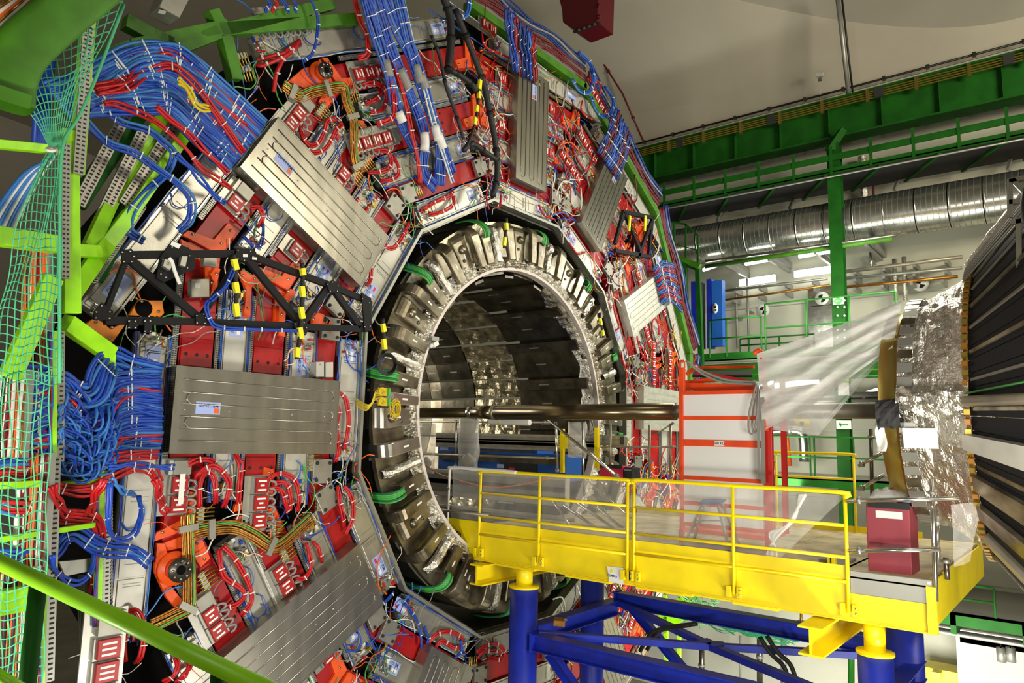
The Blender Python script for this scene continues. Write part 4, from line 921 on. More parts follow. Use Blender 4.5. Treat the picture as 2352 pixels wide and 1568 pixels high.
for i in range(5):
    q = random.Random(300 + i); y = 905 + i * 26
    pts = [(135, y), (160, y + 50 + q.uniform(-10, 20)), (200, y + 85 + q.uniform(-20, 10)), (238, y + 50), (258, y + 5)]
    run('cable_bundle', pts, 5, .012, ['pale_blue_cable', 'blue_cable', 'pale_blue_cable'], 'thin loose blue cables sagging lowest between the trays, %s' % ['uppermost set', 'second set down', 'middle set', 'fourth set down', 'lowest set'][i], 'cables', 'loose sagging cables', d=[1.1, 1.05, 1.0, .95, .8], tie=0, jit=.07, spread=.035)
for pts, n, m, lab in [([(-20, 1087), (58, 1087), (116, 1112), (174, 1127), (217, 1123), (250, 1101), (315, 1072), (348, 1080), (366, 1109)], 4, ['red_cable'], 'red cables dipping and rising to the tall rack'),
  ([(-20, 1163), (65, 1167), (120, 1185), (181, 1188), (217, 1192), (228, 1217), (225, 1254), (223, 1326), (217, 1390)], 5, ['red_cable'], 'red cables turning down the perforated lime column'),
  ([(-20, 1047), (36, 1051), (120, 1047), (196, 1072), (254, 1054), (308, 1043), (362, 1042)], 4, ['red_cable'], 'red and white cables just under the blue fan'),
  ([(120, 1115), (130, 1150), (150, 1178), (175, 1188)], 3, ['red_cable'], 'short red cables dropping to the lower red run'),
  ([(240, 1100), (220, 1140), (205, 1180)], 3, ['red_cable'], 'short red cables slanting down left of the perforated lime column'),
  ([(-20, 1277), (54, 1279), (116, 1268), (145, 1236), (174, 1226), (217, 1250), (254, 1261), (308, 1268), (344, 1293)], 6, BL, 'blue cables arching over to the round valve'),
  ([(123, 1275), (127, 1308), (152, 1333), (181, 1337), (207, 1315), (219, 1275), (218, 1217), (225, 1109)], 2, BL, 'blue cable ring hanging between the lime columns'),
  ([(250, 1109), (246, 1203), (272, 1236), (308, 1225), (322, 1181), (319, 1138)], 2, BL, 'blue cable loop plugged into the outermost left chamber'),
  ([(254, 1101), (280, 1125), (310, 1138)], 2, ['pale_blue_cable'], 'short pale blue cable to the outermost left chamber'),
  ([(250, 1072), (300, 1067), (350, 1070), (400, 1073)], 2, BL, 'blue cable running level to the tall rack'),
  ([(358, 1100), (366, 1130), (372, 1160), (385, 1178)], 3, ['red_cable'], 'red and blue cables curling into the left side of the tall rack'),
  ([(0, 1165), (40, 1175), (80, 1205), (92, 1240), (95, 1290)], 3, ['pale_blue_cable'], 'pale blue cables behind the lower net')]:
    run('cable_bundle', pts, n, .017, m, lab, 'cables', None, d=[1.4, 1.3, 1.0, .9, .8, .7, .5, .35, .25], tie=.3, jit=.012, spread=.028)
# blue curtain at eleven o'clock
CUR = [([(838, -15), (867, 85), (891, 163), (908, 238), (929, 289), (952, 340)], BL, 'leftmost'), ([(857, -15), (884, 68), (908, 136), (939, 204), (966, 272), (976, 323), (973, 391), (1000, 430)], BL, 'second from the left'),
       ([(882, -15), (912, 68), (946, 129), (966, 190), (986, 252), (1003, 306), (1012, 357), (1010, 425)], BL, 'second from the right'), ([(912, -15), (935, 85), (958, 153), (978, 204), (993, 272), (1012, 323), (1030, 374), (1040, 400)], BL, 'rightmost')]
for pts, m, nm in CUR:
    o = run('cable_bundle', pts, 8, .019, m, 'broad blue cable ribbon of the hanging curtain, ' + nm, 'cables', 'blue cable curtain', d=[.6, .5, .42, .36, .3, .25, .2, .14], tie=.22, jit=.014, spread=.031)
    for a, b in ((.34, .42), (.66, .76)):
        P = cr(pc(pts, .42), 6); i0, i1 = int(a * len(P)), int(b * len(P)); mb = MB(); mb.tube(P[i0:i1 + 1], .075, 8); mb.build('white_sleeve', 'grey_cable' if a < .5 else 'plastic_white', o)
for pts, lab in [([(813, -10), (827, 44), (844, 85), (844, 122), (823, 133)], 'red cables hooking left at the top of the blue curtain'), ([(833, -10), (861, 68), (881, 136), (901, 197), (905, 238), (901, 269), (867, 286)], 'red cables along the left side of the blue curtain'),
                 ([(870, 0), (900, 120), (925, 215), (945, 300), (958, 360), (965, 420)], 'thin red cables within the blue curtain'), ([(925, 0), (965, 170), (1010, 330), (1040, 420)], 'thin pale cables at the right of the blue curtain')]:
    run('cable_bundle', pts, 3, .017, ['red_cable'] if 'red' in lab else ['white_cable', 'pale_blue_cable'], lab, 'cables', None, d=.4, tie=.25, jit=.01, spread=.03)
for x0, x1, lab in ((620, 610, 'left'), (637, 626, 'second'), (655, 660, 'third'), (680, 678, 'fourth'), (715, 690, 'rightmost')):
    run('cable_bundle', [(x0 - 15, -10), (x0, 10), (x1, 22), (x1 + 3, 30)] if lab != 'rightmost' else [(712, -10), (730, 40), (728, 90), (718, 122), (700, 140)], 2, .014, BL if lab != 'second' else ['red_cable'], 'thin cable dropping into the top rack, %s' % lab, 'cables', 'cables of the top rack', d=.35, tie=.2, jit=.004, spread=.022)
# fans of the twelve, one and two o'clock plates
def fan(n, A, B, mats, lab, group, d, rad=.02, nn=5, tie=.3):
    for i in range(n):
        t = i / (n - 1); q = random.Random(500 + i + len(lab)); P = [lerp(a, b, t) for a, b in zip(A, B)]
        m = mats[i % len(mats)]
        run('cable_bundle', P, nn, rad, m, (('red' if 'red' in m[0] else 'blue') + ' bundle of ' + lab + ', ' + (['leftmost', 'second from the left', 'third from the left', 'fourth from the left', 'fifth from the left', 'sixth from the left', 'seventh from the left', 'eighth from the left', 'ninth from the left'][i] if i < n - 1 else 'rightmost')), 'cables', group, d=d, tie=tie, jit=.02, spread=.034)
fan(7, [(1163, 20), (1168, 60), (1176, 110), (1182, 160)], [(1225, 82), (1226, 120), (1228, 150), (1230, 188)], [['dim_rim_blue', 'blue_cable'], BL, ['dim_rim_red', 'red_cable'], ['dim_rim_blue']], 'the cable fan entering the upright plate', 'twelve o\'clock cable fan', [.7, .6, .45, .3])
fan(7, [(1418, 250), (1405, 290), (1390, 325), (1376, 352)], [(1447, 310), (1440, 345), (1430, 380), (1415, 408)], [['dim_rim_blue', 'blue_cable'], ['dim_rim_red', 'dark_red_cable'], ['dim_rim_blue'], BL], 'the cable fan entering the leaning plate', 'one o\'clock cable fan', [.6, .5, .4, .3])
fan(9, [(1548, 612), (1530, 605), (1515, 610), (1502, 622)], [(1568, 712), (1545, 690), (1530, 688), (1518, 694)], [['dim_rim_blue', 'pale_blue_cable'], ['red_cable', 'dim_rim_blue'], ['pale_blue_cable', 'dim_rim_blue'], ['dim_rim_red', 'red_cable']], 'the cable fan entering the pale plate', 'two o\'clock cable fan', [.5, .45, .4, .3], .018)
# perimeter trays with cables on the outside of the upper right sectors
for k, ra, ta, tb_ in ((12, 7.55, 1.9, -2.1), (1, 7.55, 2.1, -2.05), (2, 7.55, 2.05, -2.1), (3, 7.55, 2.0, .6)):
    o = thing('perimeter_beam', S(k, 7.6, 0, 0), 'green edge beam with a perforated tray along the wheel rim at %s' % CLOCK[k], 'beam', 'green rim beams')
    mb = MB(); sbox(mb, k, ra, ra + .16, tb_, ta, -.1, .14); mb.build('beam', 'leaf_green_paint', o, bevel=.01)
    mb = MB(); sbox(mb, k, ra + .18, ra + .26, tb_, ta, .05, .10); mb.build('tray', 'tray_zinc', o)
    for c, m, cname in ((0, ['dim_rim_red', 'dim_rim_red', 'dark_red_cable'], 'dark red'), (1, ['dim_rim_blue', 'dim_rim_blue', 'grey_cable', 'dim_rim_blue'], 'blue')):
        pts = [S(k, ra + .36 + c * .28 + .05 * math.sin(i * 2.1 + k), ta + (tb_ - ta) * i / 6, .1) for i in range(7)]
        run('cable_bundle', pts, 6, .022, m, '%s cable run along the rim of the wheel at %s' % (cname, CLOCK[k]), 'cables', 'rim cable runs', tie=0, jit=.03, spread=.042)
for k, t, lab in ((12, -1.7, 'twelve'), (1, 1.5, 'one'), (11, -1.5, 'eleven')):
    P = [S(k, 8.3, t, .15), S(k, 8.1, t - .3, .3), S(k, 7.7, t - .35, .35), S(k, 7.35, t - .2, .3), S(k, 7.3, t + .1, .25), S(k, 7.5, t + .3, .2)]
    run('cable_bundle', P, 3, .02, BL, 'blue cable loop hanging over the rim near %s o\'clock' % lab, 'cables', None, tie=.3, spread=.034)
# blue bracelets at the lower sectors
for pts, lab in [([(800, 1305), (797, 1270), (808, 1255), (818, 1290), (812, 1320), (803, 1335)], 'blue cable ring on the eight o\'clock inner chamber'), ([(800, 1420), (840, 1410), (880, 1385), (905, 1360)], 'blue cables crossing from the bottom left plate to the corner'),
                 ([(930, 1385), (955, 1420), (965, 1445), (968, 1490)], 'blue cables running down the seven o\'clock inner chamber'), ([(975, 1440), (985, 1465), (978, 1490)], 'small blue loop on the seven o\'clock inner chamber'), ([(1040, 1515), (1060, 1495), (1058, 1470)], 'blue loop above the bottom dark plate'),
                 ([(555, 540), (575, 560), (596, 565), (603, 540), (604, 515)], 'pale blue loop on the third row chamber above the truss'), ([(480, 690), (474, 705), (482, 735), (500, 750), (560, 755), (690, 760)], 'blue cable clipped under the lower truss bar'), ([(540, 612), (515, 660), (482, 690)], 'blue cable along the diagonal truss bar')]:
    run('cable_bundle', pts, 2, .014, BL, lab, 'cables', None, d=.7 if 'truss bar' in lab else .14, tie=.2, jit=.006, spread=.024)
# ================================================================== lime green access structure on the left
def lime(name, bars, label, cat, group=None, m='lime_paint', d=None, strip=True):
    o = None
    for i, b in enumerate(bars):
        (x0, y0, d0), (x1, y1, d1), w_, h_ = b[:4]
        A_, B_ = onY(x0, y0, -d0), onY(x1, y1, -d1)
        if o is None: o = thing(name, A_, label, cat, group)
        mb = MB(); mb.bar(A_, B_, w_, h_, (0, 1, 0)); mb.build('beam', m, o, bevel=.006)
    return o
def perf(o, x0, y0, x1, y1, d, w_, off=0):
    A_, B_ = onY(x0, y0, -d), onY(x1, y1, -d); T = (B_ - A_); L = T.length; T.normalize(); s_ = T.cross(Vector((0, 1, 0))).normalized()
    mb = MB(); mb.obox((A_ + B_) / 2, T * L / 2, s_ * w_ / 2, Vector((0, .012, 0))); t_ = mb.build('perforated_tray', 'tray_zinc', o)
    mb = MB(); n = int(L / .045)
    for i in range(n):
        for q in (-.24, .24):
            mb.obox(A_ + T * (i + .5) * L / n + s_ * w_ * q + Vector((0, -.013, 0)), T * .008, s_ * w_ * .13, Vector((0, .003, 0)))
    stuff(mb.build('slot', 'slot_dark', t_))
o = lime('lime_column', [((163, 720, 1.0), (158, 300, 1.0), .15, .12)], 'lime green column with a perforated tray, at the left edge of the wheel', 'column'); perf(o, 150, 640, 152, 330, 1.1, .07)
mb = MB(); mb.bar(onY(176, 400, -1.0), onY(204, 20, -1.0), .12, .1, (0, 1, 0)); mb.build('beam', 'lime_paint', o); perf(o, 180, 400, 205, 20, 1.08, .1)
for bars, lab in [([((150, 740, .9), (252, 812, .6), .17, .14), ((252, 812, .6), (250, 860, .6), .09, .1)], 'lime green arm slanting down right from the left column'),
                  ([((160, 680, .7), (245, 560, .3), .17, .12), ((245, 560, .3), (300, 490, .25), .16, .12), ((300, 490, .25), (430, 300, .2), .14, .12)], 'lime green beam nearest the outermost chamber, slanting up right'),
                  ([((205, 570, .35), (265, 440, .1), .15, .12), ((265, 440, .1), (370, 270, .1), .15, .12)], 'lime green beam slanting up right, second from the chamber'),
                  ([((158, 575, .8), (225, 578, .5), .13, .1)], 'short lime green crosspiece on the left column'),
                  ([((20, 870, 1.6), (120, 640, 1.4), .16, .12)], 'lime green brace leaning behind the net'), ([((-20, 540, 1.7), (130, 562, 1.2), .16, .12)], 'lime green crossbar behind the net'),
                  ([((-20, 330, 1.2), (140, 345, 1.1), .08, .08)], 'thin lime rail high behind the net'), ([((-10, 1115, 1.5), (90, 1110, 1.4), .06, .06)], 'thin lime crossbar left of the lower cables'), ([((-10, 1240, 1.5), (215, 1205, .9), .05, .05)], 'thin lime crossbar under the lower red cables'),
                  ([((115, 1115, .9), (225, 1105, .6), .06, .06)], 'thin lime crossbar below the blue fan'), ([((-10, 1385, 1.7), (80, 1370, 1.5), .2, .1)], 'broad lime crossbar at the lower left behind the net')]:
    lime('lime_beam', bars, lab, 'beam', 'lime green beams')
o = lime('green_beam', [((175, 470, .1), (375, 175, .1), .2, .1)], 'dark green beam slanting behind the lime beams', 'beam', m='green_paint')
o = lime('green_beam', [((215, 640, .05), (300, 480, .05), .2, .1), ((300, 480, .05), (400, 330, .05), .2, .1)], 'dark green plate between the two lime beams', 'beam', m='green_paint')
for pts, lab in [(((230, 180), (500, 75), (760, 10)), 'long green beam rising right across the top left'), (((500, 70), (700, 55), (820, 45)), 'green beam running level at the top'), (((285, 50), (350, 85), (395, 105)), 'short green brace at the top left'), (((485, 25), (515, 85), (540, 185)), 'short green post beside the top rack'), (((200, 150), (300, 110), (520, 62)), 'green box beam under the tall brace')]:
    lime('green_beam', [((pts[i][0], pts[i][1], .1), (pts[i + 1][0], pts[i + 1][1], .1), .17, .16) for i in range(2)], lab, 'beam', 'green beams at the top', m='leaf_green_paint')
# perforated diagonal trays with bundled brown cables beside the lime beams
for a, b, lab in (((180, 470), (290, 260), 'leftmost'), ((232, 500), (330, 300), 'middle'), ((285, 470), (430, 240), 'rightmost')):
    o = thing('diagonal_tray', onY(*a, -.15), 'zinc cable tray slanting between the lime beams, ' + lab, 'cable tray', 'diagonal cable trays')
    perf(o, a[0], a[1], b[0], b[1], .22, .13)
    P = [onY(a[0] - 12, a[1] - 4, -.2), onY((a[0] + b[0]) / 2 - 12, (a[1] + b[1]) / 2 - 4, -.2), onY(b[0] - 12, b[1] - 4, -.2)]
    for q, m in enumerate(('dark_red_cable', 'copper', 'black_cable', 'red_cable')):
        mb = MB(); mb.tube([p + Vector((.03 * q, -.02 * (q % 2), 0)) for p in P], .014, 5); mb.build('cable', m, o)
# vertical perforated columns with cables at nine o'clock
for (x0, y0, x1, y1, d, w_, lab) in ((243, 1080, 236, 1440, .5, .12, 'right, next to the outermost chamber'), (134, 760, 132, 1060, 1.1, .11, 'behind the blue fan'), (120, 1050, 104, 1567, 1.2, .14, 'left, with the net tied to it')):
    o = thing('perforated_column', onY(x0, y0, -d), 'zinc perforated cable column on the lower left, ' + lab, 'cable tray', 'perforated columns'); perf(o, x0, y0, x1, y1, d, w_)
    mb = MB(); mb.bar(onY(x0 - 13, y0, -d), onY(x1 - 13, y1, -d), .05, .1, (0, 1, 0)); mb.build('green_edge', 'lime_paint', o)
    for q in range(3): mb = MB(); mb.tube(cr([onY(x0 + (x1 - x0) * i / 6 - 20 + q * 3 + 2 * math.sin(i * 2 + q), y0 + (y1 - y0) * i / 6, -d - .05) for i in range(7)], 3), .012, 5); mb.build('cable', ['blue_cable', 'red_cable', 'pale_blue_cable'][q], o)
o = thing('scalloped_hose', onY(255, 1200, -.2), 'black ribbed hose edge beside the outermost left chamber', 'hose'); mb = MB()
for i in range(38):
    y = 1120 + i * 8; p = onY(247, y, -.35); mb.tube([p + Vector((.05 * math.cos(a * .6), 0, .045 * math.sin(a * .6))) for a in range(-3, 4)], .008, 4)
stuff(mb.build('loop', 'tray_zinc', o)); mb = MB(); mb.tube([onY(245, 1110, -.33), onY(240, 1430, -.33)], .02, 6); mb.build('hose', 'black_rubber', o)
o = thing('scalloped_hose', onY(250, 590, -.2), 'black ribbed hose edge along the lime beam by the outermost chamber', 'hose'); mb = MB()
for i in range(34):
    t = i / 33; p = onY(215 + 110 * t, 640 - 165 * t, -.3); mb.tube([p + Vector((.05 * math.cos(a * .6 - .5), 0, .045 * math.sin(a * .6 - .5))) for a in range(-3, 4)], .008, 4)
stuff(mb.build('loop', 'tray_zinc', o)); mb = MB(); mb.tube([onY(212, 640, -.28), onY(325, 478, -.28)], .02, 6); mb.build('hose', 'black_rubber', o)
# lower pale bracket and louvre behind the ring
o = thing('grey_bracket_plate', onY(170, 1300, -.4), 'pale grey bracket plate behind the hanging blue ring', 'bracket'); mb = MB(); ppoly(mb, [(132, 1288), (212, 1280), (214, 1308), (146, 1322)], .4, .44); mb.build('plate', 'tray_zinc', o, bevel=.004)
mb = MB(); c = onY(142, 1318, -.44); mb.tube([c, c + Vector((0, -.01, 0))], .02, 8); mb.build('bolt', 'polished_steel', o)
o = thing('white_lattice', onY(190, 1400, -.3), 'upright white wire bars below the grey bracket plate', 'lattice')
for i in range(7): mb = MB(); mb.tube([onY(180 + i * 3.6, 1320, -.3), onY(180 + i * 3.6, 1400, -.3), onY(186 + i * 3.6, 1520, -.3)], .006, 4); mb.build('wire_bar', 'tray_zinc', o)
# vertical brown and white riser cables far left
rr = random.Random(21)
for g, (x0, x1, y0, y1, dd, lab) in enumerate([(60, 112, 540, 880, 1.0, 'upper riser cables, brown, red and white, behind the net'), (45, 110, 1040, 1300, 1.3, 'middle riser cables behind the net'), (5, 75, 1300, 1568, 1.5, 'lower riser cables, brown, orange and white, behind the handrail'), (0, 60, 850, 1050, 1.6, 'riser cables left of the fan')]):
    o = thing('riser_cables', onY(x0, y1, -dd), lab, 'cables', 'riser cables')
    for i in range(14):
        x = x0 + (x1 - x0) * i / 13 + rr.uniform(-2, 2); m = rr.choice(['copper', 'red_cable', 'white_cable', 'orange_cable', 'black_cable', 'white_cable', 'copper', 'dark_red_cable']); lean = -14
        mb = MB(); mb.tube(cr([onY(x + lean * (j / 4) + rr.uniform(-2, 2), y0 + (y1 - y0) * j / 4, -dd) for j in range(5)], 3), rr.choice([.01, .014, .02]), 5); mb.build('cable', m, o)
    mb = MB(); mb.bar(onY(x1 + 6, y0, -dd), onY(x1 - 8, y1, -dd), .09, .02, (0, 1, 0)); mb.build('tray', 'tray_zinc', o)
o = thing('riser_cables', onY(60, 300, -1.2), 'wide pale blue riser cables slanting down left below the net knot', 'cables', 'riser cables')
for i in range(9):
    mb = MB(); mb.tube(cr([onY(128 - i * 1.5, 350 + i * 2, -1.3), onY(95 - i * 5, 400, -1.3), onY(50 - i * 7, 480, -1.35), onY(15 - i * 8, 560, -1.4)], 4), .02, 5); mb.build('cable', 'pale_blue_cable' if i % 3 else 'white_cable', o)
o = thing('blue_riser', onY(110, 300, -.6), 'dark blue vertical cable trunk behind the upper net', 'cables')
for i in range(6): mb = MB(); mb.tube([onY(125 - i * 6, 90, -.5), onY(112 - i * 5, 200, -.5), onY(105 - i * 5, 340, -.5)], .035, 6); mb.build('cable', 'blue_cable', o)
# big curved green duct at the top left corner
P = cr([onY(230, -40, -2.2), onY(120, 50, -2.2), onY(45, 120, -2.2), onY(15, 180, -2.2), onY(8, 240, -2.2)], 6)
o = thing('green_beam', P[0], 'broad dark lime arm curving down at the top left corner', 'beam'); mb = MB(); mb.grid(lambda u, v: (lambda p, t_: p + t_ * (.2 * (abs(math.cos(u * 6.283)) ** .4) * (1 if math.cos(u * 6.283) > 0 else -1)) + Vector((0, .14 * (abs(math.sin(u * 6.283)) ** .4) * (1 if math.sin(u * 6.283) > 0 else -1), 0)))(P[min(int(v * (len(P) - 1) + .5), len(P) - 1)], (P[min(int(v * (len(P) - 1) + .5) + 1, len(P) - 1)] - P[max(int(v * (len(P) - 1) + .5) - 1, 0)]).normalized().cross(Vector((0, 1, 0)))), 20, len(P) - 1, closed_u=True)
mb.build('arm', 'leaf_green_paint', o); mb = MB(); p = onY(10, 215, -2.36); mb.obox(p, Vector((.18, 0, 0)), Vector((0, .02, 0)), Vector((0, 0, .05))); mb.build('end_cap', 'leaf_green_paint', o)
o = thing('orange_conduits', onY(40, 40, -2.0), 'orange and white conduits above the green arm in the top left corner', 'cables')
for i in range(6): mb = MB(); mb.tube([onY(-20, 90 - i * 12, -1.9), onY(90 - i * 7, -20, -1.9)], .03, 6); mb.build('conduit', ['orange_cable', 'white_cable', 'copper'][i % 3], o)
o = thing('grey_cabinet_box', onY(365, 40, -.2), 'grey tilted electrical box at the top left edge', 'box'); mb = MB(); ppoly(mb, [(355, -5), (410, 12), (385, 60), (338, 35)], .2, .5); mb.build('case', 'grey_plate', o, bevel=.01)
mb = MB(); ppoly(mb, [(366, 22), (382, 26), (378, 34), (362, 30)], .5, .505); mb.build('label', 'tray_zinc', o)
# ------------------------------------------------------------------ safety net: knotted cords gathered to a knot
def netcords(o, F_, nu, nv, rad=.0055):
    for i in range(nu + 1):
        mb = MB(); mb.tube([F_(i / nu, j / (nv * 2)) for j in range(nv * 2 + 1)], rad, 4); mb.build('cord', 'net_green', o)
    for j in range(nv + 1):
        mb = MB(); mb.tube([F_(i / (nu * 2), j / nv) for i in range(nu * 2 + 1)], rad, 4); mb.build('cord', 'net_green', o)
o = thing('safety_net', onY(130, 340, -1.9), 'green safety net gathered into a knot, upper part, hanging before the blue cables', 'net', 'green safety nets')
def N1(u, v):
    top = lerp((-25, 120), (285, 10), u); bot = lerp((112, 335), (138, 345), u); w_ = v ** .8; x = top[0] + (bot[0] - top[0]) * w_; y = top[1] + (bot[1] - top[1]) * v
    x += 10 * math.sin(v * 9 + u * 6) * (1 - v); y += 8 * math.sin(u * 11 + v * 3) * (1 - v); return onY(x, y, -(1.9 + .12 * math.sin(u * 7 + v * 5) * (1 - v)))
netcords(o, N1, 15, 15)
o = thing('safety_net', onY(120, 700, -1.9), 'green safety net fanning out below the knot on the far left', 'net', 'green safety nets')
def N2(u, v):
    top = lerp((118, 345), (138, 345), u); bot = lerp((-30, 870), (138, 880), u); x = top[0] + (bot[0] - top[0]) * min(1, v ** .6); y = top[1] + (bot[1] - top[1]) * v
    x += 5 * math.sin(v * 14 + u * 8); y += 6 * math.sin(u * 12 + v * 4) * v; return onY(x, y, -(1.9 + .06 * math.sin(u * 9 + v * 7)))
netcords(o, N2, 11, 26)
o = thing('safety_net', onY(60, 1200, -1.9), 'green safety net stretched over the lower left cables', 'net', 'green safety nets')
def N3(u, v):
    x = -30 + u * (148 - 22 * v) + 4 * math.sin(v * 20 + u * 9); y = 870 + 720 * v + 6 * math.sin(u * 10 + v * 6) - 20 * u * (1 - v); return onY(x, y, -(1.9 + .05 * math.sin(u * 8 + v * 12)))
netcords(o, N3, 8, 34)
o = thing('net_rope', onY(145, 340, -2), 'green edge rope of the net running up right from the knot', 'rope'); mb = MB(); mb.tube(cr([onY(285, 10, -2), onY(220, 180, -2), onY(180, 270, -2), onY(145, 335, -2), onY(138, 500, -2), onY(137, 880, -2)], 5), .014, 6); mb.build('rope', 'net_green', o)
mb = MB(); mb.tube([onY(118 + 22 * math.sin(a * .7) * .5, 343 + 3 * math.cos(a * .7), -2.02 - .03 * math.cos(a * .7)) for a in range(12)], .015, 6); mb.build('knot', 'white_cable', o)
# ------------------------------------------------------------------ lime handrail in front
def near(x, y, dist): v = ray(x, y); return CAM + v.normalized() * dist
o = thing('lime_handrail', near(300, 1440, 3.0), 'bright lime green handrail slanting across the bottom left corner, nearest of all', 'handrail')
H = [near(-60, 1262, 3.1), near(640, 1596, 2.2)]
mb = MB(); mb.tube([H[0], H[-1]], .0245, 24); mb.build('top_rail', 'lime_paint', o)
q = near(88, 1340, 3.05); q1 = Vector((q.x, q.y, q.z - 1.0)); mb = MB(); mb.tube([q - Vector((0, 0, -.02)), q1], .027, 16); mb.build('post', 'green_paint', o)
q = near(500, 1545, 2.5); mb = MB(); mb.tube([q, q - Vector((0, 0, .8))], .02, 16); mb.build('post', 'green_paint', o)
q2 = near(-40, 1530, 3.05); q3 = near(60, 1590, 3.0); mb = MB(); mb.tube([q2, q3], .02, 16); mb.build('mid_rail', 'lime_paint', o)
# ================================================================== yellow working platform
DZ = -2.08; XN, XF = -1.5, 3.6; Y0, Y1 = .36, -7.2
pf = thing('working_platform', (0, -3.4, DZ - .4), 'long yellow steel working platform with a worn plywood deck, running into the bore', 'platform')
for x in (XN, XF - .12):
    mb = MB(); mb.box((x + .02, Y1, -2.60), (x + .05, Y0, DZ)); mb.build('side_beam_web', 'yellow_paint', pf)
    mb = MB(); mb.box((x - .0, Y1, -2.615), (x + .16, Y0, -2.595)); mb.build('side_beam_flange', 'yellow_paint', pf)
    mb = MB(); mb.box((x - .0, Y1, DZ - .02), (x + .16, Y0, DZ)); mb.build('side_beam_flange', 'yellow_paint', pf)
    mb = MB(); mb.box((x - .0, Y1 + .85, DZ), (x + .012, Y0, DZ + .12)); mb.build('kick_plate', 'yellow_paint', pf)
mb = MB(); mb.box((XN, Y1 - .02, -2.60), (XF, Y1, DZ)); mb.build('end_plate', 'yellow_paint', pf)
mb = MB(); mb.box((XN - .05, Y1 - .1, -2.60), (XN + .02, Y1 + .0, DZ)); mb.build('end_stiffener', 'yellow_paint', pf)
for i, y in enumerate([-.0, -1.25, -2.5, -3.75, -5.0, -6.2]):
    mb = MB(); mb.box((XN + .1, max(y - 1.22, Y1 + .05), DZ - .03), (XF - .1, y + .02, DZ + .008)); mb.build('deck_board', 'deck_ply', pf)
for y in (-3.72, -4.9): mb = MB(); mb.box((XN - .02, y - .6, -2.635), (XN + .2, y, -2.6)); mb.build('flange_plate', 'yellow_paint', pf)
mb = MB()
for y0, y1 in ((-.75, -1.6), (-2.2, -3.0), (-3.45, -4.2)): mb.box((XN - .03, y1, -2.64), (XN + .1, y0, -2.612))
mb.build('flange_plate', 'yellow_paint', pf)
# cross beams under the platform, sitting on the columns
for (y, xa, xb) in ((-.55, XN - .25, XF), (-6.05, XN - .55, XF)):
    mb = MB(); mb.box((xa, y - .14, -2.66), (xb, y + .14, -2.635)); mb.build('cross_beam_flange', 'yellow_paint', pf)
    mb = MB(); mb.box((xa, y - .14, -2.97), (xb, y + .14, -2.945)); mb.build('cross_beam_flange', 'yellow_paint', pf)
    mb = MB(); mb.box((xa, y - .012, -2.945), (xb, y + .012, -2.66)); mb.build('cross_beam_web', 'yellow_paint', pf)
c = onX(1413, 1320, XN - .02); mb = MB(); hw = Vector((0, .14, 0)); mb.prism([c + hw + Vector((0, 0, .11)), c - hw + Vector((0, 0, .12)), c - hw + Vector((0, 0, -.12)), c + hw * .8 + Vector((0, 0, -.11)), c + hw * .75 + Vector((0, 0, -.03))], (-.004, 0, 0)); mb.build('torn_sticker', 'sticker_white', pf)
text_part('sticker_lettering', 'TEMMA', .055, c + Vector((-.006, .05, -.02)), (0, -1, 0), (0, 0, 1), pf, 'gantry_blue')
mb = MB(); mb.obox(c + Vector((-.006, .06, .05)), Vector((.001, 0, 0)), Vector((0, .02, 0)), Vector((0, 0, .025))); mb.build('sticker_field', 'tape_yellow', pf)
# guard rails
def guard(name, X, ys, ztop, zmid, label, m='yellow_paint', zb=-2.5, r=.024, foot=True, grp='platform guard rails'):
    o = thing(name, (X, ys[0], zb), label, 'guard rail', grp)
    for y in ys:
        mb = MB(); mb.tube([(X, y, zb), (X, y, ztop - .01)], r, 10); mb.build('post', m, o)
        if foot:
            for dy in (-.07, .07): mb = MB(); mb.box((X - .03, y + dy - .03, zb - .04), (X + .03, y + dy + .03, zb + .10)); mb.build('clamp', m, o, bevel=.004)
            mb = MB()
            for dz in (-.0, .06): mb.cyl((X - .03, y - .09, zb + dz), (X - .05, y - .09, zb + dz), .012, 6)
            mb.build('bolt', 'polished_steel', o)
    mb = MB(); mb.tube(cr([(X, ys[0], ztop - .06), (X, ys[0] - .05, ztop), (X, (ys[0] + ys[-1]) / 2, ztop), (X, ys[-1] + .05, ztop), (X, ys[-1], ztop - .06)], 4), r * 1.15, 10); mb.build('top_rail', m, o)
    for z in zmid: mb = MB(); mb.tube([(X, ys[0], z), (X, ys[-1], z)], r * .9, 8); mb.build('mid_rail', m, o)
    return o
XR = XN - .03
guard('guard_rail', XR, [-.40, -1.68, -3.31], -1.09, [-1.47, -1.86, -2.17], 'yellow guard rail nearer the bore, in front of the long plastic film')
guard('guard_rail', XR, [-3.42, -4.93, -6.36], -1.08, [-1.48, -1.86, -2.15], 'yellow guard rail in front of the step ladder')
guard('guard_rail', 3.4, [onX(1700, 1040, 3.4).y, onX(1782, 1040, 3.4).y, onX(1960, 1042, 3.4).y], onX(1850, 1040, 3.4).z, [onX(1850, 1095, 3.4).z], 'dull yellow guard rail at the far side behind the red framed box', zb=-2.25, foot=False)
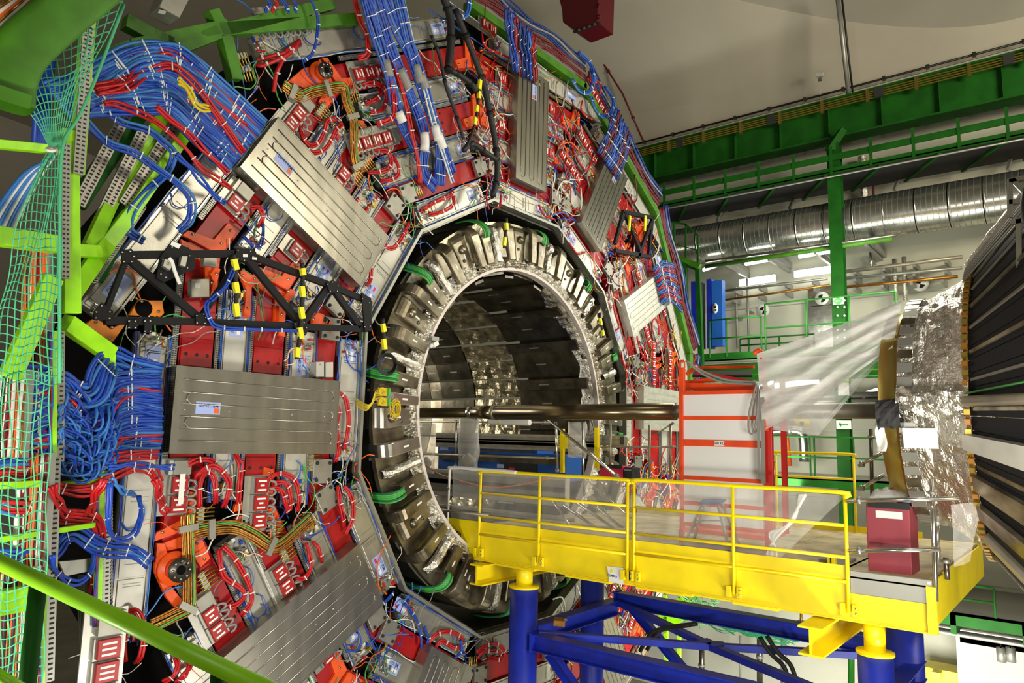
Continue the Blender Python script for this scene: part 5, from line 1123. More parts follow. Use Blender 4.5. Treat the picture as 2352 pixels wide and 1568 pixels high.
# film on the near rail
def sheet(name, P00, P10, P01, P11, m, label, cat, amp=.03, nu=30, nv=14, grp=None, sag=0, seed=0, sc=2.2):
    P00, P10, P01, P11 = map(Vector, (P00, P10, P01, P11)); nrm = (P10 - P00).cross(P01 - P00).normalized()
    def fn(u, v):
        p = P00 * (1 - u) * (1 - v) + P10 * u * (1 - v) + P01 * (1 - u) * v + P11 * u * v
        k = amp * noise.noise(p * sc + Vector((seed, 0, 0))) + amp * .5 * noise.noise(p * sc * 3 + Vector((seed, 3, 0)))
        return p + nrm * k + Vector((0, 0, -sag * math.sin(math.pi * u)))
    mb = MB(); mb.grid(fn, nu, nv); o = mb.build(name, m); tag(o, label, cat, grp); return o
sheet('plastic_film', (XN + .05, .34, -1.10), (XN + .05, -3.33, -1.12), (XN + .05, .34, -2.30), (XN + .05, -3.33, -2.18), 'plastic_film', 'translucent plastic film tied behind the guard rail nearer the bore', 'plastic film', .04, 50, 18, 'films on the platform rail')
sheet('plastic_film', (XN + .05, -3.42, -1.10), (XN + .05, -6.36, -1.12), (XN + .05, -3.42, -2.18), (XN + .05, -5.3, -2.2), 'plastic_film', 'translucent plastic film bunched behind the guard rail at the ladder', 'plastic film', .05, 50, 18, 'films on the platform rail', seed=5)
o = thing('bunched_film', (XN, -5.3, -2.2), 'gathered rope of crumpled film hanging to the deck near the step ladder', 'plastic film')
for q in range(7):
    mb = MB(); mb.tube(cr([onX(1838 + q * 2, 1135, XN + .03), onX(1825 - q * 3, 1190 + q * 3, XN + .1), onX(1792 - q * 4, 1225, XN + .1), onX(1765 + q * 3, 1262, XN + .15), onX(1758 + q * 4, 1305, XN + .2)], 5), .016, 5, rf=lambda t: 1.5 - .6 * t); mb.build('fold', 'plastic_white' if q % 3 == 0 else 'clear_bag', o)
for (a, b, r_, m, lab, cat) in [((XN + .0, .38, -1.06), (XN + .0, .38, -2.36), .02, 'plastic_white', 'white upright edge post at the bore end of the platform film', 'post'),
    ((XN - .05, .95, -1.83), (XN - .05, -.62, -1.83), .024, 'pipe_steel', 'short steel tube clamped across the bore end of the yellow rail', 'tube')]:
    o = thing('scaffold_tube', a, lab, cat); mb = MB(); mb.tube([a, b], r_, 12); mb.build('tube', m, o)
    mb = MB(); mb.tube([Vector(a).lerp(Vector(b), .28), Vector(a).lerp(Vector(b), .31)], r_ * 1.7, 8); mb.build('clamp', 'tray_zinc', o)
mb = MB(); mb.tube(cr([(XR, .38, -1.07), (XR, .0, -1.06), (XR, -.4, -1.07), (XR, -.9, -1.07), (XR - .01, -1.2, -1.08)], 6), .03, 8); tag(mb.build('film_roll', 'plastic_white'), 'rolled white film hem wrapped along the bore end of the top rail', 'plastic film')
# blue columns and framing
def column(name, x, y, label, ztop=-3.02, r=.24, collar=True):
    o = thing(name, (x, y, -9), label, 'column', 'blue columns under the platform')
    mb = MB(); mb.tube([(x, y, -9), (x, y, ztop)], r, 32); mb.build('shaft', 'blue_paint', o)
    if collar:
        mb = MB(); mb.tube([(x, y, ztop), (x, y, ztop + .035)], r * 1.08, 32); mb.build('collar', 'yellow_paint', o)
        mb = MB(); mb.tube([(x, y, ztop + .035), (x, y, -2.6)], r * .6, 24); mb.build('spigot', 'yellow_paint', o)
    return o
xa = -1.2
column('blue_column', -1.25, onX(1203, 1400, -1.25).y, 'front blue steel column with a yellow collar, nearer the bore', -2.98, .235)
column('blue_column', 1.35, onX(1360, 1400, 1.35).y, 'rear blue steel column, nearer the bore', -3.0, .23)
column('blue_column', -1.25, onX(2011, 1520, -1.25).y, 'front blue steel column at the right end of the platform', -3.0, .20)
column('blue_column', 1.2, onX(2080, 1520, 1.2).y, 'rear blue steel column at the right end of the platform', -3.0, .25, False)
ya, yb = onX(1203, 1400, -1.25).y, onX(2011, 1520, -1.25).y
def ibeam(o, a, b, h, w_, m, t=.015):
    a = Vector(a); b = Vector(b); d = (b - a).normalized(); s_ = d.cross(Vector((0, 0, 1))).normalized() if abs(d.z) < .95 else Vector((1, 0, 0)); u = s_.cross(d).normalized()
    if u.z < 0: u = -u
    for q in (-1, 1): mb = MB(); mb.obox((a + b) / 2 + u * q * (h / 2 - t / 2), (b - a) / 2, s_ * w_ / 2, u * t / 2); mb.build('flange', m, o)
    mb = MB(); mb.obox((a + b) / 2, (b - a) / 2, s_ * t / 2, u * (h / 2 - t)); mb.build('web', m, o)
for a, b, lab in [((-1.3, ya - .2, -3.78), (-1.3, yb, -3.78), 'front long blue beam between the columns'), ((1.35, ya - .2, -3.50), (1.35, yb, -3.50), 'rear long blue beam between the columns'), ((-1.2, ya - .1, -3.72), (1.3, ya - .3, -3.62), 'blue cross beam joining the two columns near the bore'), ((-1.2, yb, -3.72), (1.3, yb, -3.72), 'blue cross beam joining the two columns at the right end')]:
    o = thing('blue_beam', a, lab, 'beam', 'blue beams under the platform'); ibeam(o, a, b, .26, .24, 'blue_paint')
    mb = MB(); d = (Vector(b) - Vector(a)).normalized(); p = Vector(a) + d * .08; mb.obox(p, d * .02, Vector((0, 0, 1)).cross(d) * .13, Vector((0, 0, .15))); mb.build('end_plate', 'blue_paint', o)
ym = (ya + yb) / 2
for a, b, lab in [((-1.2, ya - .3, -3.68), (.1, ym, -3.68), 'flat blue diagonal brace, front left'), ((1.3, ya - .3, -3.55), (.1, ym, -3.68), 'flat blue diagonal brace, rear left'), ((-1.2, yb + .2, -3.68), (.1, ym, -3.68), 'flat blue diagonal brace, front right'), ((1.3, yb + .2, -3.6), (.1, ym, -3.68), 'flat blue diagonal brace, rear right')]:
    o = thing('blue_brace', a, lab, 'brace', 'blue braces under the platform'); mb = MB(); mb.bar(a, b, .13, .10); mb.build('bar', 'blue_paint', o); mb = MB(); mb.bar(Vector(b) - (Vector(b) - Vector(a)).normalized() * .2 + Vector((0, 0, .055)), Vector(b) + Vector((0, 0, .055)), .2, .012); mb.build('gusset', 'blue_paint', o)
for a, b, lab in [((-1.25, ya - .55, -3.92), (-1.25, ya - 2.2, -5.4), 'front blue knee brace below the long beam'), ((1.35, ya - .6, -3.62), (1.35, ya - 2.4, -5.2), 'rear blue knee brace below the long beam'), ((-1.25, yb + .5, -3.92), (-1.25, yb + 1.9, -5.2), 'blue knee brace at the right end column')]:
    o = thing('blue_brace', a, lab, 'brace', 'blue knee braces'); ibeam(o, a, b, .16, .14, 'blue_paint')
for pts, lab in [([(1310, 1420), (1330, 1455), (1345, 1490)], 'dark lifting sling hanging over the blue cross beam'), ([(1470, 1495), (1495, 1455), (1530, 1442), (1585, 1435)], 'pair of dark hoses laid over the rear blue beam'), ([(1745, 1462), (1770, 1500), (1800, 1530), (1815, 1575)], 'pair of dark hoses hanging at the middle of the rear beam')]:
    o = thing('dark_hose', onX(pts[0][0], pts[0][1], 0), lab, 'hose', 'dark hoses on the blue frame')
    for q in range(2 if 'pair' in lab else 1): mb = MB(); mb.tube(cr([onX(x + q * 16, y - q * 3, .2) for x, y in pts], 5), .035, 8); mb.build('hose', 'black_rubber', o)
o = thing('brown_clamp_box', onX(1287, 1425, -1.0), 'small rusty brown block on the blue cross beam', 'block'); c = onX(1285, 1428, -.8); mb = MB(); mb.obox(c, Vector((.10, .06, 0)), Vector((-.04, .09, 0)), Vector((0, 0, .05))); mb.build('block', 'copper', o, bevel=.008); mb = MB(); mb.tube([c + Vector((0, -.05, .05)), c + Vector((0, -.15, .06))], .02, 6); mb.build('shackle', 'tray_zinc', o)
# ================================================================== red framed box (lift car) on the platform with the beam pipe passing behind
XC = -.45
cg = thing('lift_box', (0, -4.3, DZ), 'tall box of white panels in a red orange frame marked 500 KG', 'lift box')
ycl, ycr = onX(1563, 1000, XC).y, onX(1757, 1000, XC).y
def zz(y_px, x_px=1650): return onX(x_px, y_px, XC).z
levels = [zz(901), zz(960), zz(1018), zz(1100), zz(1160), zz(1210)]
for i in range(len(levels) - 1):
    mb = MB(); mb.box((XC + .012, ycr, levels[i + 1] + .015), (XC + .02, ycl, levels[i] - .015)); mb.build('white_panel', 'ptfe', cg)
for i, z in enumerate(levels):
    h = .028 if i != 2 else .05
    mb = MB(); mb.box((XC - .02, ycr, z - h), (XC + .025, ycl, z + h)); mb.build('cross_rail', 'lift_orange', cg)
for y, m, w_ in ((ycl, 'lift_orange', .05), (ycr, 'lift_red', .11)):
    mb = MB(); mb.box((XC - .03, y - w_, -1.86), (XC + .05, y + w_ * .2, levels[0] + (.40 if y == ycl else .05))); mb.build('corner_post', m, cg, bevel=.005)
    mb = MB(); mb.box((XC + .75, y - .05, -1.86), (XC + .83, y + .02, levels[0] + .3)); mb.build('corner_post', m, cg)
    mb = MB(); mb.box((XC - .01, y - .04, DZ + .01), (XC + .05, y + .03, -1.86)); mb.build('foot', 'lift_red', cg)
mb = MB(); mb.box((XC, ycr, -1.9), (XC + .8, ycl, -1.84)); mb.build('bottom_frame', 'lift_orange', cg)
mb = MB(); p = onX(1652, 1018, XC - .022); mb.obox(p, Vector((.002, 0, 0)), Vector((0, .08, 0)), Vector((0, 0, .035))); mb.build('plate', 'sticker_white', cg)
text_part('plate_lettering', '500 KG', .062, p + Vector((-.004, 0, 0)), (0, -1, 0), (0, 0, 1), cg, 'black_paint', .9)
# upper orange scissor deck
xu = -.1
mb = MB(); a0 = onX(1590, 842, xu + .5); b0 = onX(1730, 842, xu + .5)
for (xa_, ya_, xb_, yb_, w_, X, m) in [(1590, 845, 1732, 842, .05, .6, 'lift_orange'), (1575, 888, 1732, 890, .12, -.1, 'lift_orange'), (1600, 855, 1732, 878, .06, .2, 'lift_red'), (1578, 860, 1600, 840, .05, .2, 'lift_orange'), (1575, 878, 1640, 872, .06, .1, 'lift_orange')]:
    mb = MB(); mb.bar(onX(xa_, ya_, X), onX(xb_, yb_, X), .08, w_); mb.build('upper_rail', m, cg)
mb = MB(); mb.hexa([onX(1590, 862, .5), onX(1728, 862, .5), onX(1728, 852, .9), onX(1592, 852, .9)] + [onX(1590, 866, .5), onX(1728, 866, .5), onX(1728, 856, .9), onX(1592, 856, .9)]); mb.build('mat', 'nylon_black', cg)
mb = MB(); mb.box((XC - .02, ycl - .08, zz(901)), (XC + .04, ycl + .02, zz(822))); mb.build('arm', 'lift_orange', cg, bevel=.02)
mb = MB(); c = onX(1568, 838, XC - .03); mb.obox(c, Vector((.003, 0, 0)), Vector((0, .025, 0)), Vector((0, 0, .04))); mb.build('sticker', 'sticker_white', cg)
mb = MB(); mb.tube(cr([onX(1575, 828, XC - .05), onX(1610, 850, XC), onX(1660, 870, XC), (onX(1700, 875, XC)), onX(1735, 877, XC - .05)], 5), .018, 6); mb.tube(cr([onX(1580, 834, XC - .05), onX(1620, 862, XC), onX(1665, 878, XC), onX(1735, 882, XC - .05)], 5), .018, 6); mb.build('sling', 'grey_cable', cg)
mb = MB(); mb.tube(cr([onX(1732, 812, XC - .1), onX(1745, 806, XC - .1), onX(1752, 830, XC - .1), onX(1758, 900, XC - .1), onX(1760, 990, XC - .1)], 5), .04, 8); mb.build('tall_arm', 'lift_orange', cg)
o = thing('grey_strap', onX(1745, 900, XC - .12), 'pair of long grey lifting straps hanging over the right edge of the lift box', 'strap')
for a, b, c_, w_ in ((1740, 885, 1100, .04), (1750, 885, 1110, .06)): mb = MB(); mb.bar(onX(a, b, XC - .15), onX(a + 4, c_, XC - .15), w_, .012, (1, 0, 0)); mb.build('strap', 'fabric_grey', o)
mb = MB(); mb.tube(cr([onX(1738, 880, XC - .16), onX(1722, 940, XC - .16), onX(1719, 985, XC - .16), onX(1728, 995, XC - .16), onX(1738, 960, XC - .16), onX(1742, 890, XC - .16)], 5), .014, 5); mb.build('loop', 'fabric_grey', o)
# big plastic sheet from the box to the nose
def SH(u, v):
    top = [(1738, 812, -.6), (1850, 775, -.7), (1960, 735, -.8), (2072, 690, -.9)]; bot = [(1752, 990, -.6), (1860, 935, -.8), (1975, 850, -1.0), (2050, 800, -1.1)]
    def pick(L):
        t = u * 3; i = min(int(t), 2); return lerp(L[i], L[i + 1], t - i)
    a = pick(top); b = pick(bot); x, y, X = lerp(a, b, v); X += .10 * math.sin(u * 3 + v * 22) * .3 + .06 * noise.noise(Vector((u * 5, v * 14, 1))); return onX(x, y, X)
mb = MB(); mb.grid(SH, 30, 24); tag(mb.build('plastic_sheet', 'sheeting'), 'large milky plastic sheet stretched from the lift box up to the silver nose', 'plastic sheet')
def SH2(u, v):
    top = [(1752, 880, -.45), (1960, 850, -.7), (2050, 790, -1.0)]; bot = [(1760, 985, -.4), (1880, 1000, -.5), (1978, 880, -.7)]
    t = u * 2; i = min(int(t), 1); a = lerp(top[i], top[i + 1], t - i); b = lerp(bot[i], bot[i + 1], t - i); x, y, X = lerp(a, b, v); return onX(x, y, X + .04 * math.sin(v * 15))
mb = MB(); mb.grid(SH2, 20, 14); tag(mb.build('plastic_sheet', 'clear_bag'), 'clear lower corner of plastic sheet hanging below the beam pipe', 'plastic sheet')
# ------------------------------------------------------------------ things on the platform
def ladder():
    xs = .15; A_ = onZ(1565, 1252, DZ); 
    o = thing('step_ladder', onX(1620, 1260, xs), 'small aluminium step ladder with a blue top platform on the deck', 'ladder')
    X1_, X2_ = -.95, -.55
    tl, tr = (1608, 1160), (1655, 1160)
    for X, dx, dy in ((X1_, 0, 0), (X2_, 8, -8)):
        for (tx, ty), (bx, by) in (((1612, 1162), (1568, 1255)), ((1650, 1162), (1676, 1268))):
            mb = MB(); a = onX(tx + dx, ty + dy, X); b = onX(bx + dx * 3, by + dy * 1.5, X); mb.bar(a, b, .05, .03); mb.build('rail', 'polished_steel', o)
            mb = MB(); mb.bar(b + (a - b) * .05, b, .065, .045); mb.build('foot', 'gantry_blue', o)
    for t in (.35,):
        mb = MB(); mb.bar(onX(1597, 1195, X1_), onX(1660, 1195, X1_), .05, .02); mb.build('step', 'polished_steel', o)
    mb = MB(); a, b, c, d = onX(1606, 1158, X1_), onX(1655, 1158, X1_), onX(1668, 1150, X2_), onX(1615, 1150, X2_); mb.prism([a, b, c, d], (0, 0, .03)); mb.build('top_platform', 'gantry_blue', o, bevel=.004)
ladder()
o = thing('step_ladder', onX(1700, 1230, .6), 'folded aluminium step ladder leaning behind the blue topped one', 'ladder')
for a in [(1672, 1150, 1712, 1235), (1692, 1148, 1735, 1238)]: mb = MB(); mb.bar(onX(a[0], a[1], .6), onX(a[2], a[3], .6), .05, .03); mb.build('rail', 'polished_steel', o)
for y in (1165, 1190, 1215): mb = MB(); mb.bar(onX(1665 + (y - 1140) * .5, y, .6), onX(1690 + (y - 1140) * .5, y, .6), .04, .02); mb.build('step', 'polished_steel', o)
def boxthing(name, x0, y0, x1, y1, X, depth, m, label, cat, parts=()):
    a = onX(x0, y1, X); b = onX(x1, y0, X); o = thing(name, (X, (a.y + b.y) / 2, min(a.z, b.z)), label, cat)
    mb = MB(); mb.box((X, min(a.y, b.y), min(a.z, b.z)), (X + depth, max(a.y, b.y), max(a.z, b.z))); mb.build('body', m, o, bevel=.01)
    for (px0, py0, px1, py1, off, th, mm, nm) in parts:
        p = onX(px0, py1, X - off); q = onX(px1, py0, X - off); mb = MB(); mb.box((X - off - th, min(p.y, q.y), min(p.z, q.z)), (X - off, max(p.y, q.y), max(p.z, q.z))); mb.build(nm, mm, o)
    return o
boxthing('red_cabinet', 1995, 1162, 2088, 1326, -.9, .5, 'cabinet_red', 'dull red metal cabinet with a white strip label, at the right end of the platform', 'cabinet', [(2012, 1176, 2072, 1188, .0, .004, 'sticker_white', 'label'), (1994, 1156, 2090, 1164, .0, .02, 'nylon_black', 'lid'), (1997, 1252, 2086, 1254, 0, .003, 'dark_red_cable', 'door_joint')])
o = thing('crumpled_film', onX(2040, 1150, -.8), 'heap of crumpled white film on top of the red cabinet', 'plastic film'); mb = MB(); c = onX(2045, 1146, -.75)
mb.grid(lambda u, v: c + Vector((.22 * math.cos(u * 6.283) * math.sin(v * 1.57), .26 * math.sin(u * 6.283) * math.sin(v * 1.57), .14 * math.cos(v * 1.57) * (1 + .5 * noise.noise(Vector((u * 6, v * 5, 0)))))), 20, 8, sm=False, closed_u=True); mb.build('film', 'clear_bag', o)
mb = MB(); mb.obox(c + Vector((0, -.15, 0)), Vector((.1, 0, 0)), Vector((0, .12, 0)), Vector((0, 0, .02))); mb.build('packet', 'sticker', o)
boxthing('yellow_hook_block', 1900, 1276, 1918, 1296, -.9, .1, 'yellow_paint', 'small yellow block with a wire ring standing on the deck', 'block', [(1907, 1277, 1909, 1296, 0, .006, 'black_paint', 'slot')])
boxthing('yellow_crate', 1286, 1230, 1352, 1256, -.2, .5, 'yellow_paint', 'yellow crate standing on the deck behind the film near the bore', 'crate', [(1290, 1233, 1348, 1236, 0, .01, 'tape_yellow', 'rim')])
boxthing('grey_toe_board', 1952, 1332, 2142, 1362, XN, .02, 'tray_zinc', 'grey toe board across the right end of the platform', 'board', [(2130, 1336, 2138, 1341, 0, .01, 'plastic_white', 'screw')])
boxthing('dark_mat', 1880, 1290, 1945, 1300, -.7, .5, 'fabric_grey', 'dark mat on the deck behind the yellow block', 'mat', [(1882, 1291, 1884, 1299, 0, .004, 'nylon_black', 'edge')])
for (x0, y0, x1, y1, X, r_, lab) in [(1945, 1150, 2205, 1144, XN - .1, .026, 'steel tube clamped level to the right end of the top rail'), (1950, 1265, 2160, 1262, XN - .1, .026, 'steel tube clamped level at knee height to the right end'), (2140, 1100, 2150, 1380, XN - .02, .026, 'upright steel scaffold tube at the right end of the platform, left one'), (2152, 1185, 2155, 1290, XN + .15, .026, 'short pale upright tube beside the scaffold tube'), (2172, 1280, 2176, 1330, -.6, .03, 'short dark upright tube at the platform corner'),
    (1776, 1040, 1779, 1200, 1.5, .02, 'dull tube behind the red post'), (2000, 985, 2003, 1140, 2.0, .03, 'dark upright scaffold tube left of the gold flange'), (1972, 1070, 2025, 1040, 1.9, .03, 'bright diagonal tube left of the gold flange, upper'), (1972, 1125, 2030, 1090, 1.9, .03, 'bright diagonal tube left of the gold flange, lower')]:
    o = thing('scaffold_tube', onX(x0, y0, X), lab, 'tube', 'scaffold tubes'); mb = MB(); a, b = onX(x0, y0, X), onX(x1, y1, X); mb.tube([a, b], r_, 12); mb.build('tube', 'polished_steel' if 'dark' not in lab else 'dark_steel', o)
    mb = MB(); mb.tube([a.lerp(b, .1), a.lerp(b, .1 + .04 / (b - a).length)], r_ * 1.8, 8); mb.build('coupler', 'tray_zinc', o)
# ------------------------------------------------------------------ scaffolding and gear inside the bore mouth
IN = [(1048, 965, 1046, 1075, .6, .022, 'polished_steel', 'white upright tube holding the hanging bags'), (955, 968, 1270, 970, .6, .02, 'pipe_steel', 'level steel tube just under the beam pipe in the bore'), (962, 1042, 1275, 1052, .5, .024, 'pipe_steel', 'level steel tube at rail height in the bore'),
      (1277, 968, 1280, 1085, .5, .024, 'polished_steel', 'upright steel tube left of the long diagonal'), (1255, 960, 1425, 1100, .2, .03, 'polished_steel', 'long diagonal steel tube leaning over the yellow rail'), (1337, 968, 1342, 1140, .4, .02, 'polished_steel', 'thin upright tube right of the yellow post'), (1402, 972, 1402, 1090, .8, .022, 'pipe_steel', 'upright tube of the scaffold behind the rail, left one'),
      (1492, 975, 1492, 1100, .8, .022, 'pipe_steel', 'upright tube of the scaffold behind the rail, middle one'), (1540, 972, 1540, 1100, .8, .022, 'pipe_steel', 'upright tube beside the red framed box'), (1380, 1026, 1552, 1026, .8, .016, 'pipe_steel', 'level tube of the scaffold behind the rail'), (1505, 998, 1545, 972, .8, .014, 'pipe_steel', 'small diagonal tube of the scaffold'),
      (1345, 1100, 1450, 1190, .3, .015, 'polished_steel', 'thin diagonal brace seen through the film'), (1295, 1160, 1440, 1262, .2, .03, 'polished_steel', 'first of the slanting stair stringers behind the film'), (1320, 1150, 1480, 1262, .4, .03, 'polished_steel', 'second of the slanting stair stringers behind the film'), (1372, 1165, 1500, 1270, .6, .03, 'polished_steel', 'third of the slanting stair stringers behind the film'), (1270, 1150, 1325, 1232, .2, .02, 'polished_steel', 'steep thin brace left of the stair stringers')]
for (x0, y0, x1, y1, X, r_, m, lab) in IN:
    a, b = onX(x0, y0, X), onX(x1, y1, X); o = thing('scaffold_tube', a, lab, 'tube', 'tubes in the bore mouth'); mb = MB(); mb.tube([a, b], r_, 10); mb.build('tube', m, o)
    mb = MB(); mb.tube([a.lerp(b, .94), a.lerp(b, .94 + .05 / (b - a).length)], r_ * 1.7, 8); mb.build('coupler', 'tray_zinc', o)
boxthing('aluminium_beam', 1000, 1000, 1370, 1026, 1.0, .12, 'aluminium', 'long grooved aluminium beam inside the bore mouth', 'beam', [(1002, 1006, 1368, 1008, 0, .01, 'grey_plate', 'groove'), (1002, 1014, 1368, 1016, 0, .01, 'grey_plate', 'groove'), (1002, 1020, 1368, 1021, 0, .01, 'grey_plate', 'groove')])
boxthing('aluminium_beam', 1370, 1000, 1434, 1022, 1.1, .12, 'aluminium', 'short end piece of aluminium beam right of the yellow posts', 'beam', [(1372, 1008, 1432, 1010, 0, .01, 'grey_plate', 'groove'), (1425, 1003, 1434, 1020, 0, .02, 'dark_steel', 'end_cap')])
boxthing('aluminium_beam', 955, 1095, 1300, 1132, .9, .15, 'white_aluminium', 'pale aluminium beam behind the film at deck level', 'beam', [(957, 1103, 1298, 1105, 0, .01, 'grey_plate', 'groove'), (957, 1120, 1298, 1122, 0, .01, 'grey_plate', 'groove')])
boxthing('aluminium_beam', 990, 1190, 1320, 1215, .6, .15, 'white_aluminium', 'lower pale aluminium beam behind the film', 'beam', [(992, 1196, 1318, 1198, 0, .01, 'grey_plate', 'groove')])
boxthing('blue_machine', 1005, 1022, 1235, 1042, 1.3, .6, 'gantry_blue', 'blue machine housing under the aluminium beam in the bore', 'machine', [(1010, 1026, 1030, 1034, 0, .01, 'sticker', 'badge'), (1050, 1036, 1225, 1039, .02, .03, 'dark_steel', 'rail')])
boxthing('blue_machine', 1005, 1044, 1300, 1086, 1.2, .6, 'gantry_blue', 'lower blue machine with a dark grille in the bore', 'machine', [(1150, 1058, 1235, 1080, .0, .04, 'nylon_black', 'grille'), (1142, 1066, 1158, 1074, .04, .01, 'sticker', 'badge'), (1010, 1050, 1290, 1054, .02, .03, 'dark_steel', 'rail'), (1170, 1074, 1182, 1080, .04, .01, 'sticker_red', 'badge')])
for x, yt, yb_, lab in ((1292, 985, 1085, 'yellow steel post with a bolted yellow plate in the bore mouth'), (1371, 982, 1075, 'dull yellow steel post right of the plated one')):
    a, b = onX(x, yt, .75), onX(x, yb_, .75); o = thing('yellow_post', b, lab, 'post', 'yellow posts in the bore mouth'); mb = MB(); mb.bar(a, b, .07, .07, (1, 0, 0)); mb.build('post', 'yellow_paint', o)
    if x == 1292:
        c = onX(1294, 1015, .7); mb = MB(); mb.obox(c, Vector((.01, 0, 0)), Vector((0, .11, 0)), Vector((0, 0, .13))); mb.build('bolted_plate', 'yellow_paint', o)
        mb = MB()
        for dy in (-.09, .09):
            for dz in (-.1, -.03, .04, .1): mb.cyl(c + Vector((-.01, dy, dz)), c + Vector((-.025, dy, dz)), .012, 6)
        mb.build('bolt', 'polished_steel', o)
boxthing('red_tool_case', 1378, 1070, 1430, 1096, .6, .3, 'sticker_red', 'red tool case with a black top behind the rail', 'case', [(1380, 1068, 1430, 1074, 0, .03, 'nylon_black', 'handle')])
boxthing('black_case', 1432, 1074, 1452, 1100, .6, .3, 'nylon_black', 'black case beside the red tool case', 'case', [(1434, 1078, 1450, 1080, 0, .01, 'grey_cable', 'latch')])
def bag(x0, y0, x1, y1, X, label):
    c = onX((x0 + x1) / 2, (y0 + y1) / 2, X); a = onX(x0, y1, X); b = onX(x1, y0, X); hw, hh = abs(a.y - b.y) / 2, abs(a.z - b.z) / 2
    mb = MB(); mb.grid(lambda u, v: c + Vector((.10 * math.cos(u * 6.283) * (.4 + .6 * math.sin(v * 2.2)), hw * math.sin(u * 6.283) * (.85 + .2 * noise.noise(Vector((u * 4, v * 3, x0)))), hh * (1 - 2 * v) * (1 - .0 * u) + .05 * noise.noise(Vector((math.cos(u * 6.283) * 2, v * 5, x0))))), 20, 12, closed_u=True)
    o = thing('plastic_bag', c, label, 'bag', 'hanging plastic bags'); mb.build('bag', 'clear_bag', o)
    mb = MB(); mb.grid(lambda u, v: c + Vector((.05 * math.cos(u * 6.283), hw * .6 * math.sin(u * 6.283) * math.sin(v * 3.1), -hh * .35 - hh * .5 * v)), 10, 5, sm=False, closed_u=True); mb.build('contents', 'plastic_white', o)
bag(957, 972, 1004, 1085, .4, 'clear plastic bag hanging at the left edge of the bore mouth'); bag(1047, 962, 1106, 1078, .45, 'clear plastic bag hanging on the tube right of the first one'); bag(1300, 970, 1350, 1050, .9, 'clear plastic bag behind the long diagonal tube')
a, b = onX(1125, 968, .3), onX(1217, 970, .3); o = thing('film_wrapped_tube', a, 'white padded roll tied with yellow tape, just under the beam pipe', 'roll'); mb = MB(); mb.tube([a, b], .065, 14); mb.build('padding', 'plastic_white', o, bevel=.01); mb = MB(); mb.tube([a.lerp(b, .28), a.lerp(b, .31)], .067, 14); mb.build('tape', 'tape_yellow', o)
mb = MB(); mb.tube(cr([onX(962, 1060, .2), onX(1010, 1088, .1), onX(1030, 1095, -.8), onX(1120, 1118, -1.0), onX(1200, 1112, -1.0), onX(1262, 1098, -1.2)], 6), .012, 6); tag(mb.build('orange_cable', 'orange_cable'), 'thin orange cord sagging across the bore mouth to the yellow rail', 'cord')
for i, (x0, y0, x1, y1) in enumerate([(1455, 905, 1555, 935), (1460, 945, 1555, 965)]): pass
# ================================================================== silver nose (end cap) on the right
NSH = Vector((0, .27, 0))
ns = thing('silver_nose', (0, -7.2, -1.9), 'huge foil wrapped silver nose with a gold flange, ending the beam pipe', 'machine')
def rev(prof, m, name, nu=64, crp=0, sc=6, seed=0, y_off=0, a0=0, a1=2 * math.pi, fine=14):
    def fn(u, v):
        t = v * (len(prof) - 1); i = min(int(t), len(prof) - 2); y, r = lerp(prof[i], prof[i + 1], t - i); a = a0 + (a1 - a0) * u
        if crp:
            p = Vector((math.cos(a) * r, y * 1.4, math.sin(a) * r)); r += crp * (noise.noise(p * sc + Vector((seed, 0, 0))) + .6 * noise.noise(p * sc * 2.3)) + crp * .6 * noise.noise(Vector((a * 9, y * .8, seed)))
        return (r * math.cos(a), y, r * math.sin(a))
    mb = MB(); mb.grid(fn, nu, fine * (len(prof) - 1) if crp else len(prof) - 1, sm=not crp); return mb.build(name, m, ns)
rev([(-6.46, .12), (-6.46, 1.30)], 'dark_steel', 'front_face')
rev([(-6.46, 1.30), (-6.47, 1.33), (-6.66, 1.36)], 'gold_flange', 'gold_flange', 96)
rev([(-6.66, 1.36), (-6.70, 1.44)], 'kapton', 'seam', 96, .02, 9)
o = rev([(-6.70, 1.44), (-7.0, 1.50), (-7.28, 1.66), (-7.45, 1.80)], 'foil', 'foil_wrap', 150, .045, 4.5)
for i in range(26):
    a = math.pi * .5 + math.pi * (i + .5) / 26; r = 1.475; mb = MB()
    er = Vector((math.cos(a), 0, math.sin(a))); et = Vector((-math.sin(a), 0, math.cos(a)))
    mb.obox(er * (r + .04) + Vector((0, -6.80, 0)), Vector((0, .08, 0)), et * .06, er * .006); mb.build('foil_tab', 'tray_zinc' if i % 3 else 'casing_steel', ns)
mb = MB()
er = lambda a: Vector((math.cos(a), 0, math.sin(a)))
a = math.pi * 1.08; mb.obox(er(a) * 1.60 + Vector((0, -6.95, 0)), Vector((0, .18, 0)), Vector((-math.sin(a), 0, math.cos(a))) * .12, er(a) * .006); mb.build('white_patch', 'plastic_white', ns)
rev([(-7.44, 1.80), (-7.50, 1.86)], 'kapton', 'seam', 96, .03, 8)
for i in range(60):
    a = math.pi * .45 + math.pi * 1.1 * i / 60; p = er(a) * 1.87 + Vector((0, -7.47, 0)); mb = MB(); mb.obox(p, er(a) * .03, Vector((0, .03, 0)), Vector((-math.sin(a), 0, math.cos(a))) * .03); mb.build('clip', 'brass' if i % 2 else 'kapton', ns)
